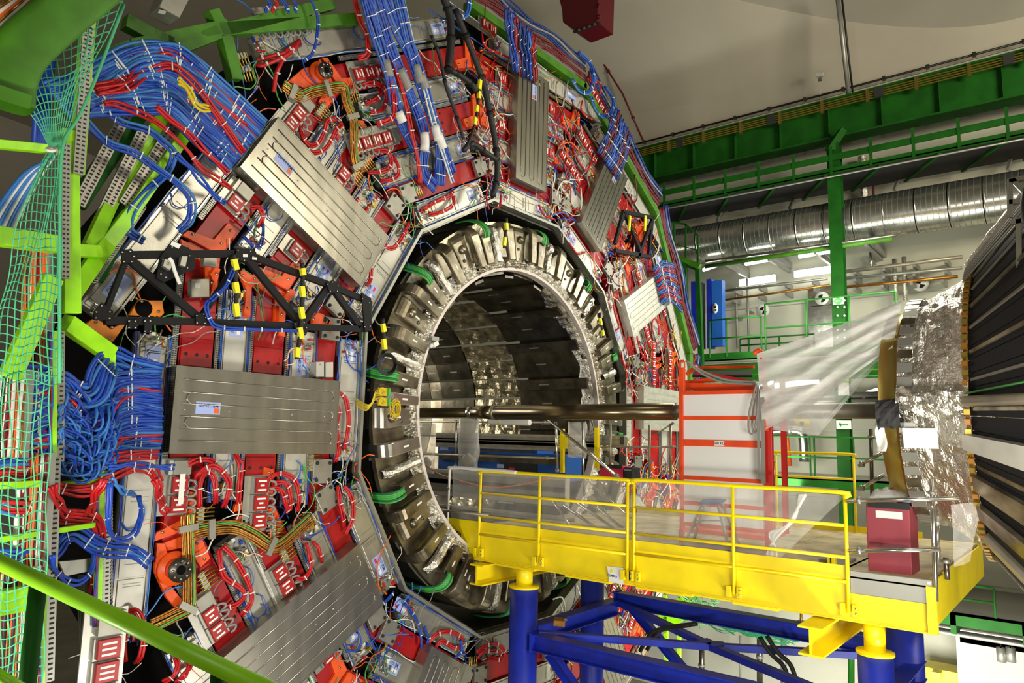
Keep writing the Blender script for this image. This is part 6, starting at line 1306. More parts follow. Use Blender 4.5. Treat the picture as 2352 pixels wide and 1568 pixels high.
# wrapped beam pipe port: black cloth, foil sleeve, white cloth
mb = MB(); mb.grid(lambda u, v: onX(2012 + 22 * v + 3 * math.sin(u * 9), 928 + 108 * u, -1.42 + .04 * math.sin(u * 8 + v * 4)) + NSH, 12, 4); mb.build('white_cloth', 'plastic_white', ns, solid=.01)
c = onX(2043, 950, -1.55) + NSH
mb = MB(); mb.grid(lambda u, v: c + Vector((.13 * math.cos(u * 6.283) * (1 + .4 * noise.noise(Vector((u * 7, v * 6, 0)))), -.13 + .26 * v, .17 * math.sin(u * 6.283) * (1 + .35 * noise.noise(Vector((u * 9, v * 6, 3)))))), 18, 6, sm=False, closed_u=True); mb.build('black_cloth', 'nylon_black', ns)
mb = MB(); mb.grid(lambda u, v: Vector((-1.50 - .30 * v, -6.72 - .78 * v, .03)) + Vector((.15 * math.cos(u * 6.283), 0, .17 * math.sin(u * 6.283))) * (1 + .4 * noise.noise(Vector((math.cos(u * 6.28) * 3, math.sin(u * 6.28) * 3, v * 9)))), 24, 26, sm=False, closed_u=True); mb.build('foil_sleeve', 'foil', ns)
# black cone with slanting grey strips
cn = thing('black_cone_disc', (0, -8.2, -3), 'black conical disc with radial grey strips behind the silver nose, cut by the right edge', 'machine')
ns2 = ns; ns = cn
D('strip_dark', (.15, .13, .10), .5, .4)
def conep(a, t, off=0): r = 1.84 + 1.9 * t; y = -7.50 - 1.55 * t; return Vector((r * math.cos(a), y, r * math.sin(a))) + (er(a) * .63 + Vector((0, .77, 0))) * off
NCO = 48
for i in range(NCO):
    a0 = math.pi * .35 + math.pi * 1.3 * i / NCO; a1 = math.pi * .35 + math.pi * 1.3 * (i + .94) / NCO
    mb = MB(); mb.hexa([conep(a0, 0, -.05), conep(a1, 0, -.05), conep(a1, 1, -.05), conep(a0, 1, -.05), conep(a0, 0), conep(a1, 0), conep(a1, 1), conep(a0, 1)])
    mb.build('black_panel', 'black_paint', cn)
    if i % 2 == 0:
        mb = MB(); am = a0 + (a1 - a0) * .5; wd = .007 if i % 4 else .011
        mb.hexa([conep(am - wd, .02, .0), conep(am + wd, .02, .0), conep(am + wd * .8, 1, .0), conep(am - wd * .8, 1, .0), conep(am - wd, .02, .02), conep(am + wd, .02, .02), conep(am + wd * .8, 1, .02), conep(am - wd * .8, 1, .02)])
        mb.build('grey_strip', 'strip_dark' if i % 4 else 'casing_steel', cn)
mb = MB(); am = math.pi * 1.075; mb.hexa([conep(am - .05, .0, .02), conep(am + .04, .0, .02), conep(am + .04, 1, .02), conep(am - .06, 1, .02), conep(am - .05, .0, .12), conep(am + .04, .0, .12), conep(am + .04, 1, .12), conep(am - .06, 1, .12)]); mb.build('white_tray', 'white_aluminium', cn)
for am, m, wd in ((math.pi * 1.155, 'casing_steel', .05), (math.pi * 1.22, 'casing_steel', .05), (math.pi * 1.30, 'pipe_steel', .03)):
    mb = MB(); mb.hexa([conep(am - wd, .0, .01), conep(am + wd, .0, .01), conep(am + wd, 1, .01), conep(am - wd, 1, .01), conep(am - wd, .0, .07), conep(am + wd, .0, .07), conep(am + wd, 1, .07), conep(am - wd, 1, .07)]); mb.build('wide_strip', m, cn)
mb = MB(); mb.grid(lambda u, v: conep(math.pi * .60 - .03 + .06 * u, .0 + v, .10 + .05 * math.sin(u * 3.14)) + Vector((0, 0, .03 * noise.noise(Vector((u * 3, v * 12, 0))))), 8, 40, sm=False); mb.build('foil_edge_roll', 'foil', cn)
mb = MB(); mb.tube(cr([conep(math.pi * .7, .75, .15), conep(math.pi * .75, .6, .3), conep(math.pi * .82, .6, .3), conep(math.pi * .86, .8, .2)], 6), .05, 8); mb.build('black_hose', 'black_rubber', cn)
mb = MB(); mb.tube([conep(math.pi * 1.0, .05, .12), conep(math.pi * 1.005, 1, .12)], .06, 12); mb.build('steel_tube', 'pipe_steel', cn)
mb = MB(); mb.tube([conep(math.pi * .985, .02, .08), conep(math.pi * .98, 1, .08)], .012, 6); mb.build('green_lead', 'green_cable', cn)
for i in range(9): mb = MB(); mb.tube([conep(math.pi * (.62 + i * .012), .0, .10), conep(math.pi * (.62 + i * .014), .9, .10)], .012, 5); mb.build('thin_strip', 'tray_zinc', cn)
ns2.location.y -= .27; cn.location.y -= .27
o = thing('aluminium_frame', onX(2330, 430, -1.5), 'pale aluminium frame at the right edge above the black disc', 'frame')
for a in [(2318, 415, 2360, 408), (2318, 465, 2360, 460), (2320, 412, 2320, 500), (2325, 412, 2352, 440), (2322, 512, 2360, 505), (2340, 500, 2342, 690)]: mb = MB(); mb.bar(onX(a[0], a[1], -2.0), onX(a[2], a[3], -2.0), .05, .05); mb.build('bar', 'polished_steel', o)
sheet('plastic_film', onX(2185, 1160, -1.6), onX(2255, 1150, -1.5), onX(2190, 1300, -1.4), onX(2230, 1290, -1.2), 'plastic_film', 'brownish film draped below the silver nose at the platform corner', 'plastic film', .06, 16, 16, seed=9)
# ================================================================== background hall
XW = 13.25
def hang(name, label, cat, X, quads, grp=None, th=.05, m=None):
    a = onX(quads[0][0], quads[0][1], X); o = thing(name, a, label, cat, grp)
    for (x0, y0, x1, y1, mm, nm) in quads:
        p, q = onX(x0, y1, X), onX(x1, y0, X); mb = MB(); mb.box((X, min(p.y, q.y), min(p.z, q.z)), (X + th, max(p.y, q.y), max(p.z, q.z))); mb.build(nm, mm, o)
    return o
# crane girder along the wall
gi = thing('crane_girder', (11.5, -2, 9.3), 'long green crane girder with yellow conductor bars, high on the right wall', 'girder')
XG = 11.5; zt = onX(1900, 235, XG).z; zb = onX(1900, 318, XG).z
mb = MB(); mb.box((XG + .12, -30, zb), (XG + .16, 38, zt)); mb.build('web', 'green_paint', gi)
mb = MB(); mb.box((XG - .1, -30, zt), (XG + .5, 38, zt + .06)); mb.build('flange', 'green_paint', gi)
mb = MB(); mb.box((XG - .1, -30, zb - .06), (XG + .5, 38, zb)); mb.build('flange', 'green_paint', gi)
for i in range(20): mb = MB(); mb.box((XG - .05, -12 + i * 1.5, zb), (XG + .14, -11.98 + i * 1.5, zt)); mb.build('stiffener', 'green_paint', gi)
for i in range(4): mb = MB(); mb.box((XG - .22, -30, zt - .12 - i * .07), (XG - .19, 38, zt - .09 - i * .07)); mb.build('conductor_bar', 'brass', gi)
for i in range(22): mb = MB(); mb.box((XG - .26, -12 + i * 1.3, zt - .42), (XG - .12, -11.92 + i * 1.3, zt - .02)); mb.build('bar_holder', 'gold_flange', gi)
for i in range(6): mb = MB(); mb.box((XG - .25, -11 + i * 3.2, zt - .34), (XG - .15, -10.75 + i * 3.2, zt - .05)); mb.build('joint_cover', 'nylon_black', gi)
# crane rail walkway truss under the girder
wk = thing('girder_walkway', (10.6, -2, 8.2), 'green walkway with a lattice underside hung below the crane girder', 'walkway')
XK = 10.9; z1 = onX(1900, 360, XK).z; z2 = onX(1900, 398, XK).z
for z in (z1, z1 - .42): mb = MB(); mb.box((XK, -30, z - .14), (XK + .05, 38, z + .05)); mb.build('fascia', 'green_paint', wk)
for i in range(26): mb = MB(); mb.box((XK - .02, -12 + i * 1.1, z1 - .58), (XK + .04, -11.92 + i * 1.1, z1 + .32)); mb.build('post', 'green_paint', wk)
for i in range(18):
    y = -12 + i * 1.5; mb = MB(); mb.bar((XK, y, z1 - .6), (XK + 1.8, y + 1.2, z1 - .6), .08, .06); mb.build('lattice_bar', 'green_paint', wk)
mb = MB(); mb.box((XK, -30, z1 - .52), (XK + 1.9, 38, z1 - .48)); mb.build('floor_grating', 'nylon_black', wk)
mb = MB(); mb.tube([(XK - .05, -30, z1 - .66), (XK - .05, 38, z1 - .66)], .03, 6); mb.build('edge_pipe', 'tray_zinc', wk)
# conduits where vault and wall meet
for nm, p, q, X, r_, m, lab in [('black_cable_line', (1480, 326), (2352, 95), 12.9, .035, 'black_cable', 'black cable line running along the foot of the vault'), ('grey_conduit', (1480, 345), (1930, 228), 12.9, .05, 'pipe_grey', 'grey conduit just below the black cable line')]:
    a, b = onX(*p, X), onX(*q, X); d = (b - a) ; o = thing(nm, a, lab, 'conduit'); mb = MB(); mb.tube([a - d * .3, b + d * .4], r_, 6); mb.build('line', m, o)
    for i in range(14): c = a - d * .2 + d * 1.4 * i / 14; mb = MB(); mb.obox(c, Vector((.06, 0, 0)), Vector((0, .05, 0)), Vector((0, 0, .06))); mb.build('clip', 'dark_steel', o)
P = [onX(1478, 325, 12.9), onX(1430, 215, 12.4), onX(1365, 113, 11.5), onX(1318, 76, 11.0)]; mb = MB(); mb.tube(P, .035, 6); o = thing('dark_red_pipe', P[0], 'thin dark red pipe climbing the vault beside the wheel', 'pipe'); mb.build('pipe', 'dark_red_cable', o)
for i in range(3): mb = MB(); c = (P[i] + P[i + 1]) / 2; mb.obox(c, Vector((.05, 0, 0)), Vector((0, .05, 0)), Vector((0, 0, .05))); mb.build('clip', 'dark_red_cable', o)
P = [onX(1922, -20, 11.0), onX(1935, 90, 11.6), onX(1952, 240, 12.3)]; mb = MB(); mb.tube(P, .07, 8); o = thing('ceiling_conduit', P[0], 'dark vertical conduit dropping from the ceiling to the girder', 'conduit'); mb.build('conduit', 'pipe_grey', o); mb = MB(); mb.tube([p + Vector((0, -.12, 0)) for p in P], .03, 6); mb.build('cable', 'black_cable', o)
# dark red crane hook block at the top
hb = thing('red_crane_block', onX(1335, 20, 7.0), 'dark red crane trolley block at the top of the picture', 'crane block')
mb = MB(); X = 7.0; mb.prism([onX(1275, -40, X), onX(1375, -40, X), onX(1372, 48, X), onX(1320, 68, X), onX(1292, 50, X), onX(1290, 22, X)], (1.0, 0, 0)); mb.build('housing', 'dark_red_cable', hb, bevel=.03)
for x, y in ((1372, 12), (1374, 38)): mb = MB(); mb.tube([onX(x, y - 4, X - .02), onX(x + 6, y, X - .02), onX(x, y + 5, X - .02)], .025, 5); mb.build('eye', 'dark_red_cable', hb)
mb = MB(); mb.bar(onX(1318, 74, X - .05), onX(1378, 52, X - .05), .1, .05); mb.build('edge_bar', 'nylon_black', hb)
for i in range(4): mb = MB(); c = onX(1330 + i * 12, 69 - i * 4.4, X - .1); mb.obox(c, Vector((.02, 0, 0)), Vector((0, .03, 0)), Vector((0, 0, .03))); mb.build('label', 'tray_zinc', hb)
# small wall lamp and emergency sign up there
o = thing('bulkhead_lamp', onX(1880, 180, 12.6), 'small white bulkhead lamp on the vault, with its cable', 'lamp'); c = onX(1883, 172, 12.75); mb = MB(); mb.obox(c, Vector((.05, 0, 0)), Vector((0, .12, .02)), Vector((0, 0, .07))); mb.build('housing', 'plastic_white', o, bevel=.02); mb = MB(); mb.obox(c + Vector((0, 0, -.16)), Vector((.04, 0, 0)), Vector((0, .05, 0)), Vector((0, 0, .05))); mb.build('socket', 'tray_zinc', o); mb = MB(); mb.tube([c + Vector((0, 0, -.2)), c + Vector((0, 0, -.7))], .01, 4); mb.build('cable', 'white_cable', o)
# big spiral duct
Yd0, Yd1 = 5.5, -16; zc = (onX(1900, 470, 11.9).z + onX(1900, 562, 11.9).z) / 2
dt = thing('ventilation_duct', (11.9, -4, zc - .7), 'big shiny spiral ventilation duct running along the right wall', 'duct')
nS = 26
for i in range(nS):
    y0 = Yd0 + (Yd1 - Yd0) * i / nS; y1 = Yd0 + (Yd1 - Yd0) * (i + 1) / nS
    mb = MB(); mb.tube([(11.9, y0, zc), (11.9, y0 + (y1 - y0) * .96, zc)], .66, 32, cap=False); mb.build('duct_section', 'duct_zinc', dt)
    mb = MB(); mb.tube([(11.9, y0 + .01, zc), (11.9, y0 - .025, zc)], .672, 32); mb.build('seam', 'duct_zinc', dt)
mb = MB()
for i in range(150): y = Yd0 + (Yd1 - Yd0) * i / 150; mb.tube([(11.9, y, zc), (11.9, y - .02, zc)], .664, 24, cap=False)
stuff(mb.build('spiral_seam', 'tray_zinc', dt))
for i, (x, y) in enumerate([(1662, 475), (1828, 445), (2068, 400), (2328, 350)]):
    X = 12.7; c = onX(x, y, X); o = thing('duct_bracket', c, 'steel wall bracket above the duct, ' + ['first from the left', 'second from the left', 'third from the left', 'rightmost'][i], 'bracket', 'duct brackets')
    mb = MB(); mb.obox(c, Vector((.03, 0, 0)), Vector((0, .15, 0)), Vector((0, 0, .2))); mb.build('wall_plate', 'pipe_grey', o)
    mb = MB(); mb.bar(c + Vector((0, .05, -.1)), c + Vector((-.25, .15, -.55)), .08, .05); mb.build('arm', 'pipe_grey', o); mb = MB(); mb.bar(c + Vector((-.25, .15, -.55)), c + Vector((-.3, -.1, -.8)), .1, .05); mb.build('arm', 'pipe_grey', o)
for x, y0, y1, m, r_, lab in ((1983, 360, 455, 'foil', .13, 'foil wrapped pipe stub above the duct right of the green column'), (2005, 365, 455, 'dark_red_cable', .035, 'thin dark red pipe above the duct')):
    a, b = onX(x - 3, y0, 12.9), onX(x + 2, y1, 12.9); o = thing('wall_pipe', a, lab, 'pipe'); mb = MB()
    mb.grid(lambda u, v: a.lerp(b, v) + Vector((math.cos(u * 6.283), math.sin(u * 6.283), 0)) * r_ * (1 + (.25 * noise.noise(Vector((u * 6, v * 9, 0))) if m == 'foil' else 0)), 12, 16, closed_u=True, sm=False); mb.build('pipe', m, o)
# green column with bolted plates and signs
def gcol(X, x, y0, y1, w_, label, name='green_column', dx=0, m='green_paint'):
    a, b = onX(x, y0, X), onX(x + dx, y1, X); b.y = a.y + (b.y - a.y) * 0; o = thing(name, (X, a.y, b.z), label, 'column')
    mb = MB(); mb.box((X, a.y - w_ / 2, b.z), (X + .03, a.y + w_ / 2, a.z)); mb.build('flange', m, o); mb = MB(); mb.box((X + .03, a.y - .015, b.z), (X + .3, a.y + .015, a.z)); mb.build('web', m, o); mb = MB(); mb.box((X + .3, a.y - w_ / 2, b.z), (X + .33, a.y + w_ / 2, a.z)); mb.build('flange', m, o); return o
o = gcol(11.0, 1912, 330, 1250, .36, 'tall green steel column standing in front of the big duct')
for y in (725, 742, 758, 775, 690, 705):
    for dx in (-8, 8): c = onX(1932 + dx, y, 10.98); mb = MB(); mb.cyl(c, c + Vector((-.03, 0, 0)), .03, 8); mb.build('bolt', 'sticker_white', o)
mb = MB(); mb.bar(onX(1905, 345, 11), onX(1935, 300, 11.3), .25, .2); mb.build('knee', 'green_paint', o)
o = thing('exit_sign', onX(1925, 690, 10.9), 'white sign with a green diamond and a left arrow on the green column', 'sign'); X = 10.9
mb = MB(); p, q = onX(1913, 700, X), onX(1938, 682, X); mb.box((X, min(p.y, q.y), min(p.z, q.z)), (X + .02, max(p.y, q.y), max(p.z, q.z))); mb.build('board', 'sticker_white', o)
c = onX(1925, 691, X - .005); mb = MB(); mb.prism([c + Vector((0, .14, 0)), c + Vector((0, 0, -.13)), c + Vector((0, -.14, 0)), c + Vector((0, 0, .13))], (-.004, 0, 0)); mb.build('diamond', 'green_cable', o)
mb = MB(); e = Vector((-.012, 0, 0)); mb.prism([c + e + Vector((0, .08, 0)), c + e + Vector((0, .02, -.045)), c + e + Vector((0, .02, -.012)), c + e + Vector((0, -.07, -.012)), c + e + Vector((0, -.07, .012)), c + e + Vector((0, .02, .012)), c + e + Vector((0, .02, .045))], (-.002, 0, 0)); mb.build('arrow', 'sticker_white', o)
# far lower gallery exit sign
o = thing('exit_sign', onX(1935, 975, 11), 'small white and green arrow sign on the column below the beam pipe', 'sign'); mb = MB(); c = onX(1938, 975, 10.9); mb.obox(c, Vector((.01, 0, 0)), Vector((0, .2, 0)), Vector((0, 0, .12))); mb.build('board', 'sticker_white', o)
mb = MB(); mb.obox(c + Vector((-.02, 0, 0)), Vector((.003, 0, 0)), Vector((0, .12, 0)), Vector((0, 0, .02))); mb.obox(c + Vector((-.02, .09, 0)), Vector((.003, 0, 0)), Vector((0, .02, .05)), Vector((0, .01, -.02))); mb.build('arrow', 'green_cable', o)
boxthing('lime_sheet', 1925, 850, 1950, 878, 10.85, .05, 'lime_paint', 'bright lime board on the column seen through the sheet', 'board', [(1926, 878, 1950, 908, 0, .02, 'sticker_white', 'white_board')])
# upper gallery: deck, rails, fascia
XA = 9.6; zd = onX(1800, 812, XA).z
ga = thing('green_gallery', (XA, -2, zd - .6), 'green steel gallery deck along the right wall behind the plastic sheet', 'gallery')
mb = MB(); mb.box((XA, -14, zd - .12), (XA + .05, 1.3, zd + .12)); mb.build('fascia', 'green_paint', ga)
mb = MB(); mb.box((XA, -14, zd - .14), (XW - .02, 1.3, zd - .08)); mb.build('deck', 'tray_zinc', ga)
mb = MB(); mb.box((XA + .1, -14, zd - .75), (XA + .2, 1.3, zd - .2)); mb.build('beam', 'green_paint', ga)
for z in (zd - .55, zd - .72): mb = MB(); mb.tube([(XA, -14, z), (XA, 1.2, z)], .02, 6); mb.build('pipe', 'leaf_green_paint', ga)
def rail(name, X, pts, ztop, zs, zb, label, m='green_paint', r=.025, grp='green railings'):
    o = thing(name, (X, pts[0], zb), label, 'railing', grp)
    for y in pts: mb = MB(); mb.tube([(X, y, zb), (X, y, ztop)], r, 6); mb.build('post', m, o)
    for z in [ztop] + zs: mb = MB(); mb.tube([(X, pts[0], z), (X, pts[-1], z)], r, 6); mb.build('rail', m, o)
zr = onX(1700, 730, XA).z
rail('railing', XA, [onX(x, 750, XA).y for x in (1630, 1668, 1748)], zr, [(zr + zd) / 2], zd, 'green railing of the upper gallery, left bay')
rail('railing', XA, [onX(x, 750, XA).y for x in (1758, 1852, 1952, 2060)], zr + .35, [(zr + zd) / 2 + .2], zd, 'green railing of the upper gallery, right bays')
rail('railing', XA + 2.2, [onX(x, 780, XA + 2.2).y for x in (1700, 1720, 1790, 1870)], onX(1750, 775, XA + 2.2).z, [onX(1750, 790, XA + 2.2).z], zd, 'low green inner railing at the back of the gallery')
# stair tower at the wheel's right
tw = thing('green_stair_tower', (9.0, 1.2, -9), 'green steel access tower with a small railed landing beside the wheel', 'tower')
XT = 9.3
for x, y0, y1, w_ in ((1572, 600, 840, .14), (1603, 618, 842, .14), (1548, 510, 620, .07), (1575, 515, 600, .05), (1603, 540, 605, .06)):
    mb = MB(); a, b = onX(x, y0, XT), onX(x + (8 if w_ > .1 else 0), y1, XT); mb.bar(a, b, w_, w_, (1, 0, 0)); mb.build('post', 'green_paint', tw)
for a in [(1543, 585, 1608, 612, .16, 'leaf_green_paint'), (1545, 510, 1575, 515, .05, 'green_paint'), (1575, 515, 1605, 542, .05, 'green_paint'), (1548, 560, 1604, 575, .03, 'green_paint'), (1572, 735, 1608, 748, .05, 'leaf_green_paint'), (1572, 770, 1606, 778, .04, 'leaf_green_paint'), (1575, 815, 1605, 820, .12, 'green_paint'), (1548, 612, 1570, 660, .1, 'leaf_green_paint')]:
    mb = MB(); mb.bar(onX(a[0], a[1], XT), onX(a[2], a[3], XT), a[4], a[4], (1, 0, 0)); mb.build('bar', a[5], tw)
mb = MB(); mb.prism([onX(1545, 600, XT), onX(1608, 625, XT), onX(1608, 618, XT + 1.5), onX(1560, 595, XT + 1.5)], (0, 0, .06)); mb.build('landing', 'green_paint', tw)
# blue lift gantry
hang('blue_lift_mast', 'blue lift mast column with an oval label, behind the green tower', 'mast', 10.6, [(1635, 642, 1658, 795, 'gantry_blue', 'mast'), (1624, 640, 1634, 800, 'blue_paint', 'side'), (1588, 645, 1600, 790, 'blue_paint', 'mast'), (1605, 648, 1612, 800, 'nylon_black', 'chain')], th=.25)
o = thing('oval_label', onX(1642, 708, 10.5), 'white oval label with black marks on the blue mast', 'label'); c = onX(1643, 708, 10.55); mb = MB(); mb.tube([c, c + Vector((-.01, 0, 0))], .09, 16); 
mb.v = [(p[0], p[1], c.z + (p[2] - c.z) * 1.9) for p in mb.v]; mb.build('disc', 'sticker_white', o); mb = MB(); mb.obox(c + Vector((-.02, 0, .04)), Vector((.002, 0, 0)), Vector((0, .03, 0)), Vector((0, 0, .04))); mb.build('mark', 'black_paint', o); mb = MB(); mb.obox(c + Vector((-.02, -.02, -.06)), Vector((.002, 0, 0)), Vector((0, .03, 0)), Vector((0, 0, .03))); mb.build('mark', 'black_paint', o)
# tube lamps
for i, (x0, y0, x1, y1, X, lab) in enumerate([(1699, 634, 1780, 654, 12.9, 'bright twin tube lamp on the wall, left'), (1825, 614, 1911, 634, 12.9, 'bright twin tube lamp on the wall, right'), (1712, 595, 1775, 605, 11.5, 'tube lamp under the duct, lower left'), (1835, 578, 1905, 588, 11.5, 'tube lamp under the duct, lower right'), (1615, 610, 1650, 618, 11.5, 'short bright tube lamp above the blue mast'), (1780, 872, 1880, 888, 12.9, 'tube lamp glowing behind the plastic sheet'), (1975, 896, 2015, 904, 12.9, 'tube lamp beside the gold flange'), (1745, 878, 1775, 888, 12.9, 'tube lamp end behind the sheet, left')]):
    a, b = onX(x0, (y0 + y1) / 2 + 6, X), onX(x1, (y0 + y1) / 2 - 6, X); h = abs(onX(x0, y0, X).z - onX(x0, y1, X).z) * .36
    o = thing('tube_lamp', a, lab, 'lamp', 'tube lamps'); mb = MB(); mb.obox((a + b) / 2, Vector((.05, 0, 0)), (b - a) / 2, Vector((0, 0, h))); mb.build('diffuser', 'tube_light', o); mb = MB(); mb.obox((a + b) / 2 + Vector((.08, 0, .02)), Vector((.03, 0, 0)), (b - a) / 2 * 1.02, Vector((0, 0, h * .7))); mb.build('housing', 'plastic_white', o)
# pipes and trays along the wall behind the gallery
for i, (p, q, X, r_, m, lab) in enumerate([((1660, 668), (1900, 640), 12.6, .05, 'tray_zinc', 'grey cable tray below the wall lamps'), ((1655, 690), (1905, 655), 12.6, .04, 'copper', 'copper coloured pipe below the wall lamps'), ((1930, 625), (2210, 590), 12.4, .06, 'pipe_steel', 'upper steel pipe right of the column'), ((1930, 640), (2210, 615), 12.4, .05, 'tray_zinc', 'middle steel pipe right of the column'), ((1930, 660), (2200, 635), 12.4, .05, 'copper', 'rusty lower pipe right of the column'),
    ((1620, 612), (2050, 548), 11.2, .07, 'leaf_green_paint', 'green and silver tray under the big duct'), ((1620, 600), (2060, 540), 11.2, .05, 'polished_steel', 'silver pipe under the big duct'), ((1755, 915), (2020, 905), 12.8, .10, 'tray_zinc', 'white pipes behind the sheet'), ((1760, 925), (2020, 918), 12.8, .07, 'tray_zinc', 'lower white pipe behind the sheet')]):
    a, b = onX(*p, X), onX(*q, X); o = thing('wall_pipe', a, lab, 'pipe', 'pipes along the right wall'); mb = MB(); mb.tube([a, b], r_, 8); mb.build('pipe', m, o)
    for j in range(4): c = a.lerp(b, (j + .5) / 4); mb = MB(); mb.box((c.x - .02, c.y - .04, c.z - .12), (XW - .01, c.y + .04, c.z + .05)); mb.build('bracket', 'pipe_grey', o)
for i, (x, y0, y1, m, lab) in enumerate([(1690, 660, 800, 'pipe_grey', 'thin grey riser on the wall, left'), (1716, 640, 790, 'pipe_grey', 'thin grey riser on the wall, second'), (2054, 595, 690, 'foil', 'foil wrapped riser right of the column, left'), (2076, 590, 690, 'foil', 'foil wrapped riser right of the column, right'), (1999, 580, 620, 'polished_steel', 'short polished riser under the tray')]):
    a, b = onX(x, y0, 12.8), onX(x + 4, y1, 12.8); o = thing('wall_riser', b, lab, 'pipe', 'risers on the right wall'); mb = MB(); mb.tube([a, b], .04 if m != 'foil' else .07, 8); mb.build('pipe', m, o); mb = MB(); c = (a + b) / 2; mb.box((c.x, c.y - .06, c.z - .03), (XW - .01, c.y + .06, c.z + .03)); mb.build('clip', 'tray_zinc', o)
def target(x, y, X, lab):
    c = onX(x, y, X); o = thing('survey_target', c, lab, 'target', 'survey targets'); mb = MB(); mb.tube([c, c + Vector((-.01, 0, 0))], .22, 20); mb.build('disc', 'sticker_white', o)
    for s_ in (0, 1):
        mb = MB(); pts = [c + Vector((-.015, 0, 0))] + [c + Vector((-.015, .13 * math.cos(math.pi * s_ + t * .26 + .3), .13 * math.sin(math.pi * s_ + t * .26 + .3))) for t in range(7)]; mb._a(pts, [tuple(range(8))]); mb.build('quadrant', 'black_paint', o)
target(1753, 713, 13.2, 'round survey target on the wall under the left lamp'); target(1888, 685, 12.9, 'round survey target on the silver duct by the column'); target(2114, 652, 13.0, 'round survey target on the wall right of the column')
hang('silver_riser_duct', 'broad upright silver duct beside the green column', 'duct', 13.0, [(1860, 655, 1912, 830, 'duct_zinc', 'duct'), (1862, 700, 1910, 703, 'tray_zinc', 'band'), (1862, 760, 1910, 763, 'tray_zinc', 'band')], th=.2)
for i in range(9):   # block joints of the wall
    z = -8.4 + i * 2.1; mb = MB(); mb.box((XW - .012, -31, z), (XW, 39, z + .02)); struct(mb.build('trim_%d' % (2 + i), 'pipe_grey'))
# lower level behind the platform
boxthing('yellow_warning_sign', 1825, 962, 1860, 985, 13.19, .05, 'yellow_paint', 'yellow warning sign low on the wall below the beam pipe', 'sign', [(1838, 968, 1846, 976, 0, .01, 'black_paint', 'symbol')])
P = cr([onX(1760, 992, 12.4), onX(1830, 990, 12.4), onX(1845, 1005, 12.4), onX(1848, 1060, 12.4)], 6); o = thing('elbow_duct', P[0], 'small silver duct with an elbow on the wall below the beam pipe', 'duct'); mb = MB(); mb.tube(P, .16, 14); mb.build('duct', 'duct_zinc', o); mb = MB(); mb.tube([P[4], P[5]], .18, 14); mb.build('band', 'tray_zinc', o)
mb = MB(); a, b = onX(1803, 960, 12.8), onX(1815, 1070, 12.8); mb.tube([a, b], .06, 8); o = thing('wall_pipe', b, 'orange brown pipe crossing the small elbow duct', 'pipe'); mb.build('pipe', 'orange_cable', o); mb = MB(); mb.tube([a.lerp(b, .3), a.lerp(b, .34)], .09, 8); mb.build('collar', 'copper', o)
XB = 9.6; zr2 = onX(1850, 1003, XB).z
rail('railing', XB, [onX(x, 1020, XB).y for x in (1770, 1860, 1870, 1960, 2060)], zr2, [zr2 - .55], zr2 - 1.1, 'green railing of the middle gallery seen under the beam pipe')
mg = thing('green_gallery', (XB, -4, zr2 - 1.4), 'green middle gallery deck seen behind the gold flange and platform rail', 'gallery'); mb = MB(); mb.box((XB, -14, zr2 - 1.35), (XB + .06, 1.0, zr2 - 1.1)); mb.build('fascia', 'green_paint', mg); mb = MB(); mb.box((XB, -14, zr2 - 1.16), (XW - .02, 1.0, zr2 - 1.1)); mb.build('deck', 'tray_zinc', mg)
XL = 9.2; zt3 = onX(2200, 1340, XL).z; zf = onX(2220, 1410, XL).z
lg = thing('green_gallery', (XL, -4, zf - .4), 'lower green gallery at the bottom right, with bright wall below it', 'gallery')
mb = MB(); mb.box((XL, -14, zf - .30), (XL + .06, 3.0, zf + .0)); mb.build('fascia', 'green_paint', lg); mb = MB(); mb.box((XL, -14, zf - .06), (XW - .02, 3.0, zf - .0)); mb.build('deck', 'tray_zinc', lg)
for i in range(10): mb = MB(); mb.box((XL, 2.4 - i * 1.4, zf - .5), (XW, 2.52 - i * 1.4, zf - .06)); mb.build('joist', 'green_paint', lg)
for i in range(5): mb = MB(); mb.tube([(XL + .3 + i * .3, -14, zf - .55 - .03 * (i % 2)), (XL + .3 + i * .3, 3, zf - .55)], .06, 6); mb.build('service_pipe', 'dark_steel' if i % 2 else 'tray_zinc', lg)
rail('railing', XL, [onX(x, 1360, XL).y for x in (1590, 1800, 2000, 2180, 2283)], zt3, [(zt3 + zf) / 2], zf, 'green railing of the lower gallery at the bottom right')
o = thing('lamp_pair', onX(2310, 1505, 10), 'pair of round grey lamps hung under the lower gallery', 'lamp')
for x in (2300, 2322): c = onX(x, 1503, 10.2); mb = MB(); mb.tube([c + Vector((0, 0, .16)), c + Vector((0, 0, -.16))], .1, 14); mb.build('lamp', 'tray_zinc', o); mb = MB(); mb.tube([c + Vector((0, 0, .16)), c + Vector((0, 0, .5))], .015, 5); mb.build('stem', 'black_paint', o)
hang('wall_door_panel', 'grey door panel in the wall above the lower gallery', 'panel', 13.1, [(2160, 1285, 2215, 1395, 'grey_plate', 'panel'), (2163, 1290, 2212, 1292, 'tray_zinc', 'trim')])
boxthing('yellow_machine', 2120, 1545, 2200, 1600, 12.0, .8, 'yellow_paint', 'yellow machine on the hall floor at the bottom right', 'machine', [(2145, 1540, 2165, 1550, 0, .3, 'yellow_paint', 'knob')])
hang('concrete_plinth', 'broad pale concrete plinth at the bottom right of the hall', 'plinth', 11.5, [(2205, 1470, 2420, 1640, 'wall_paint', 'block'), (2205, 1466, 2420, 1474, 'concrete', 'cap')], th=1.5)
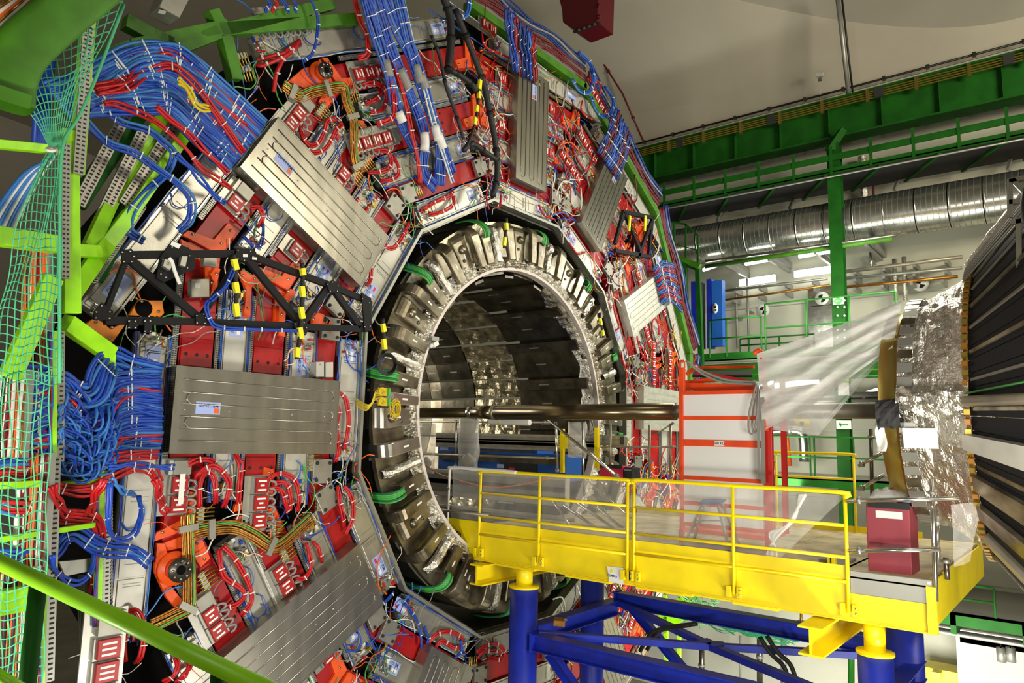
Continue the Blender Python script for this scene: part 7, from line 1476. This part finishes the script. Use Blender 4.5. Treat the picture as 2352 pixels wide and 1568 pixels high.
for i, (x, y0, y1, m, lab) in enumerate([(1612, 1480, 1570, 'dark_steel', 'dark pipe behind the blue frame, left'), (1745, 1440, 1570, 'dark_steel', 'dark pipe behind the blue frame, middle'), (1800, 1450, 1570, 'tray_zinc', 'pale pipe pair behind the blue frame'), (1955, 1440, 1570, 'green_paint', 'green column foot behind the blue frame'), (1700, 1460, 1570, 'pipe_grey', 'grey pipe behind the blue frame'), (1840, 1380, 1470, 'copper', 'thin orange pipe behind the blue frame')]):
    a, b = onX(x, y0, 11.5), onX(x, y1, 11.5); o = thing('floor_pipe', b, lab, 'pipe', 'pipes below the lower gallery'); mb = MB(); mb.tube([a, b], .09 if i < 4 else .04, 8); mb.build('pipe', m, o); mb = MB(); mb.tube([a.lerp(b, .5), a.lerp(b, .55)], .12, 8); mb.build('collar', 'tray_zinc', o)
# lime walkway behind the blue frame with heaps of net
o = lime('lime_walkway', [], '', '') if False else thing('lime_walkway', onX(1540, 1440, 7.5), 'lime green folding walkway with posts behind the blue frame', 'walkway')
for a in [(1520, 1440, 1590, 1390, .35), (1520, 1400, 1570, 1375, .12), (1528, 1365, 1532, 1568, .10), (1560, 1445, 1560, 1568, .08), (1500, 1425, 1545, 1400, .1)]:
    mb = MB(); mb.bar(onX(a[0], a[1], 7.5), onX(a[2], a[3], 7.5), a[4], .1, (1, 0, 0)); mb.build('bar', 'lime_paint', o)
mb = MB(); c = onX(1605, 1395, 7.6); rr = random.Random(4)
for i in range(90):
    p = c + Vector((rr.uniform(-.2, .2), rr.uniform(-.5, .4), rr.uniform(-.3, .3))); mb.tube(cr([p, p + Vector((rr.uniform(-.2, .2), rr.uniform(-.2, .2), rr.uniform(-.2, .2))), p + Vector((rr.uniform(-.2, .2), rr.uniform(-.2, .2), rr.uniform(-.2, .2)))], 3), .012, 4)
o = thing('net_heap', c, 'bunched dark green net at the end of the lime walkway', 'net'); stuff(mb.build('cord', 'green_cable', o))
o = thing('cable_tray_run', onX(1700, 1420, 9), 'dark trays heaped with dark green cables under the yellow platform', 'cable tray')
for i in range(5): mb = MB(); mb.tube(cr([onX(1590, 1400 + i * 6, 8.8), onX(1680, 1415 + i * 6, 8.8), onX(1780, 1430 + i * 5, 8.8), onX(1960, 1462 + i * 4, 8.8)], 4), .05, 6); mb.build('tray_pipe', ['dark_steel', 'tray_zinc', 'dark_green_cable'][i % 3], o)
mb = MB()
for i in range(60):
    x = rr.uniform(1610, 1760); p = onX(x, 1420 + (x - 1610) * .18 + rr.uniform(-6, 14), 8.6); mb.tube(cr([p, p + Vector((0, -.4, rr.uniform(-.15, .1))), p + Vector((0, -.9, rr.uniform(-.2, .1)))], 3), .014, 4)
stuff(mb.build('cable', 'dark_green_cable', o))
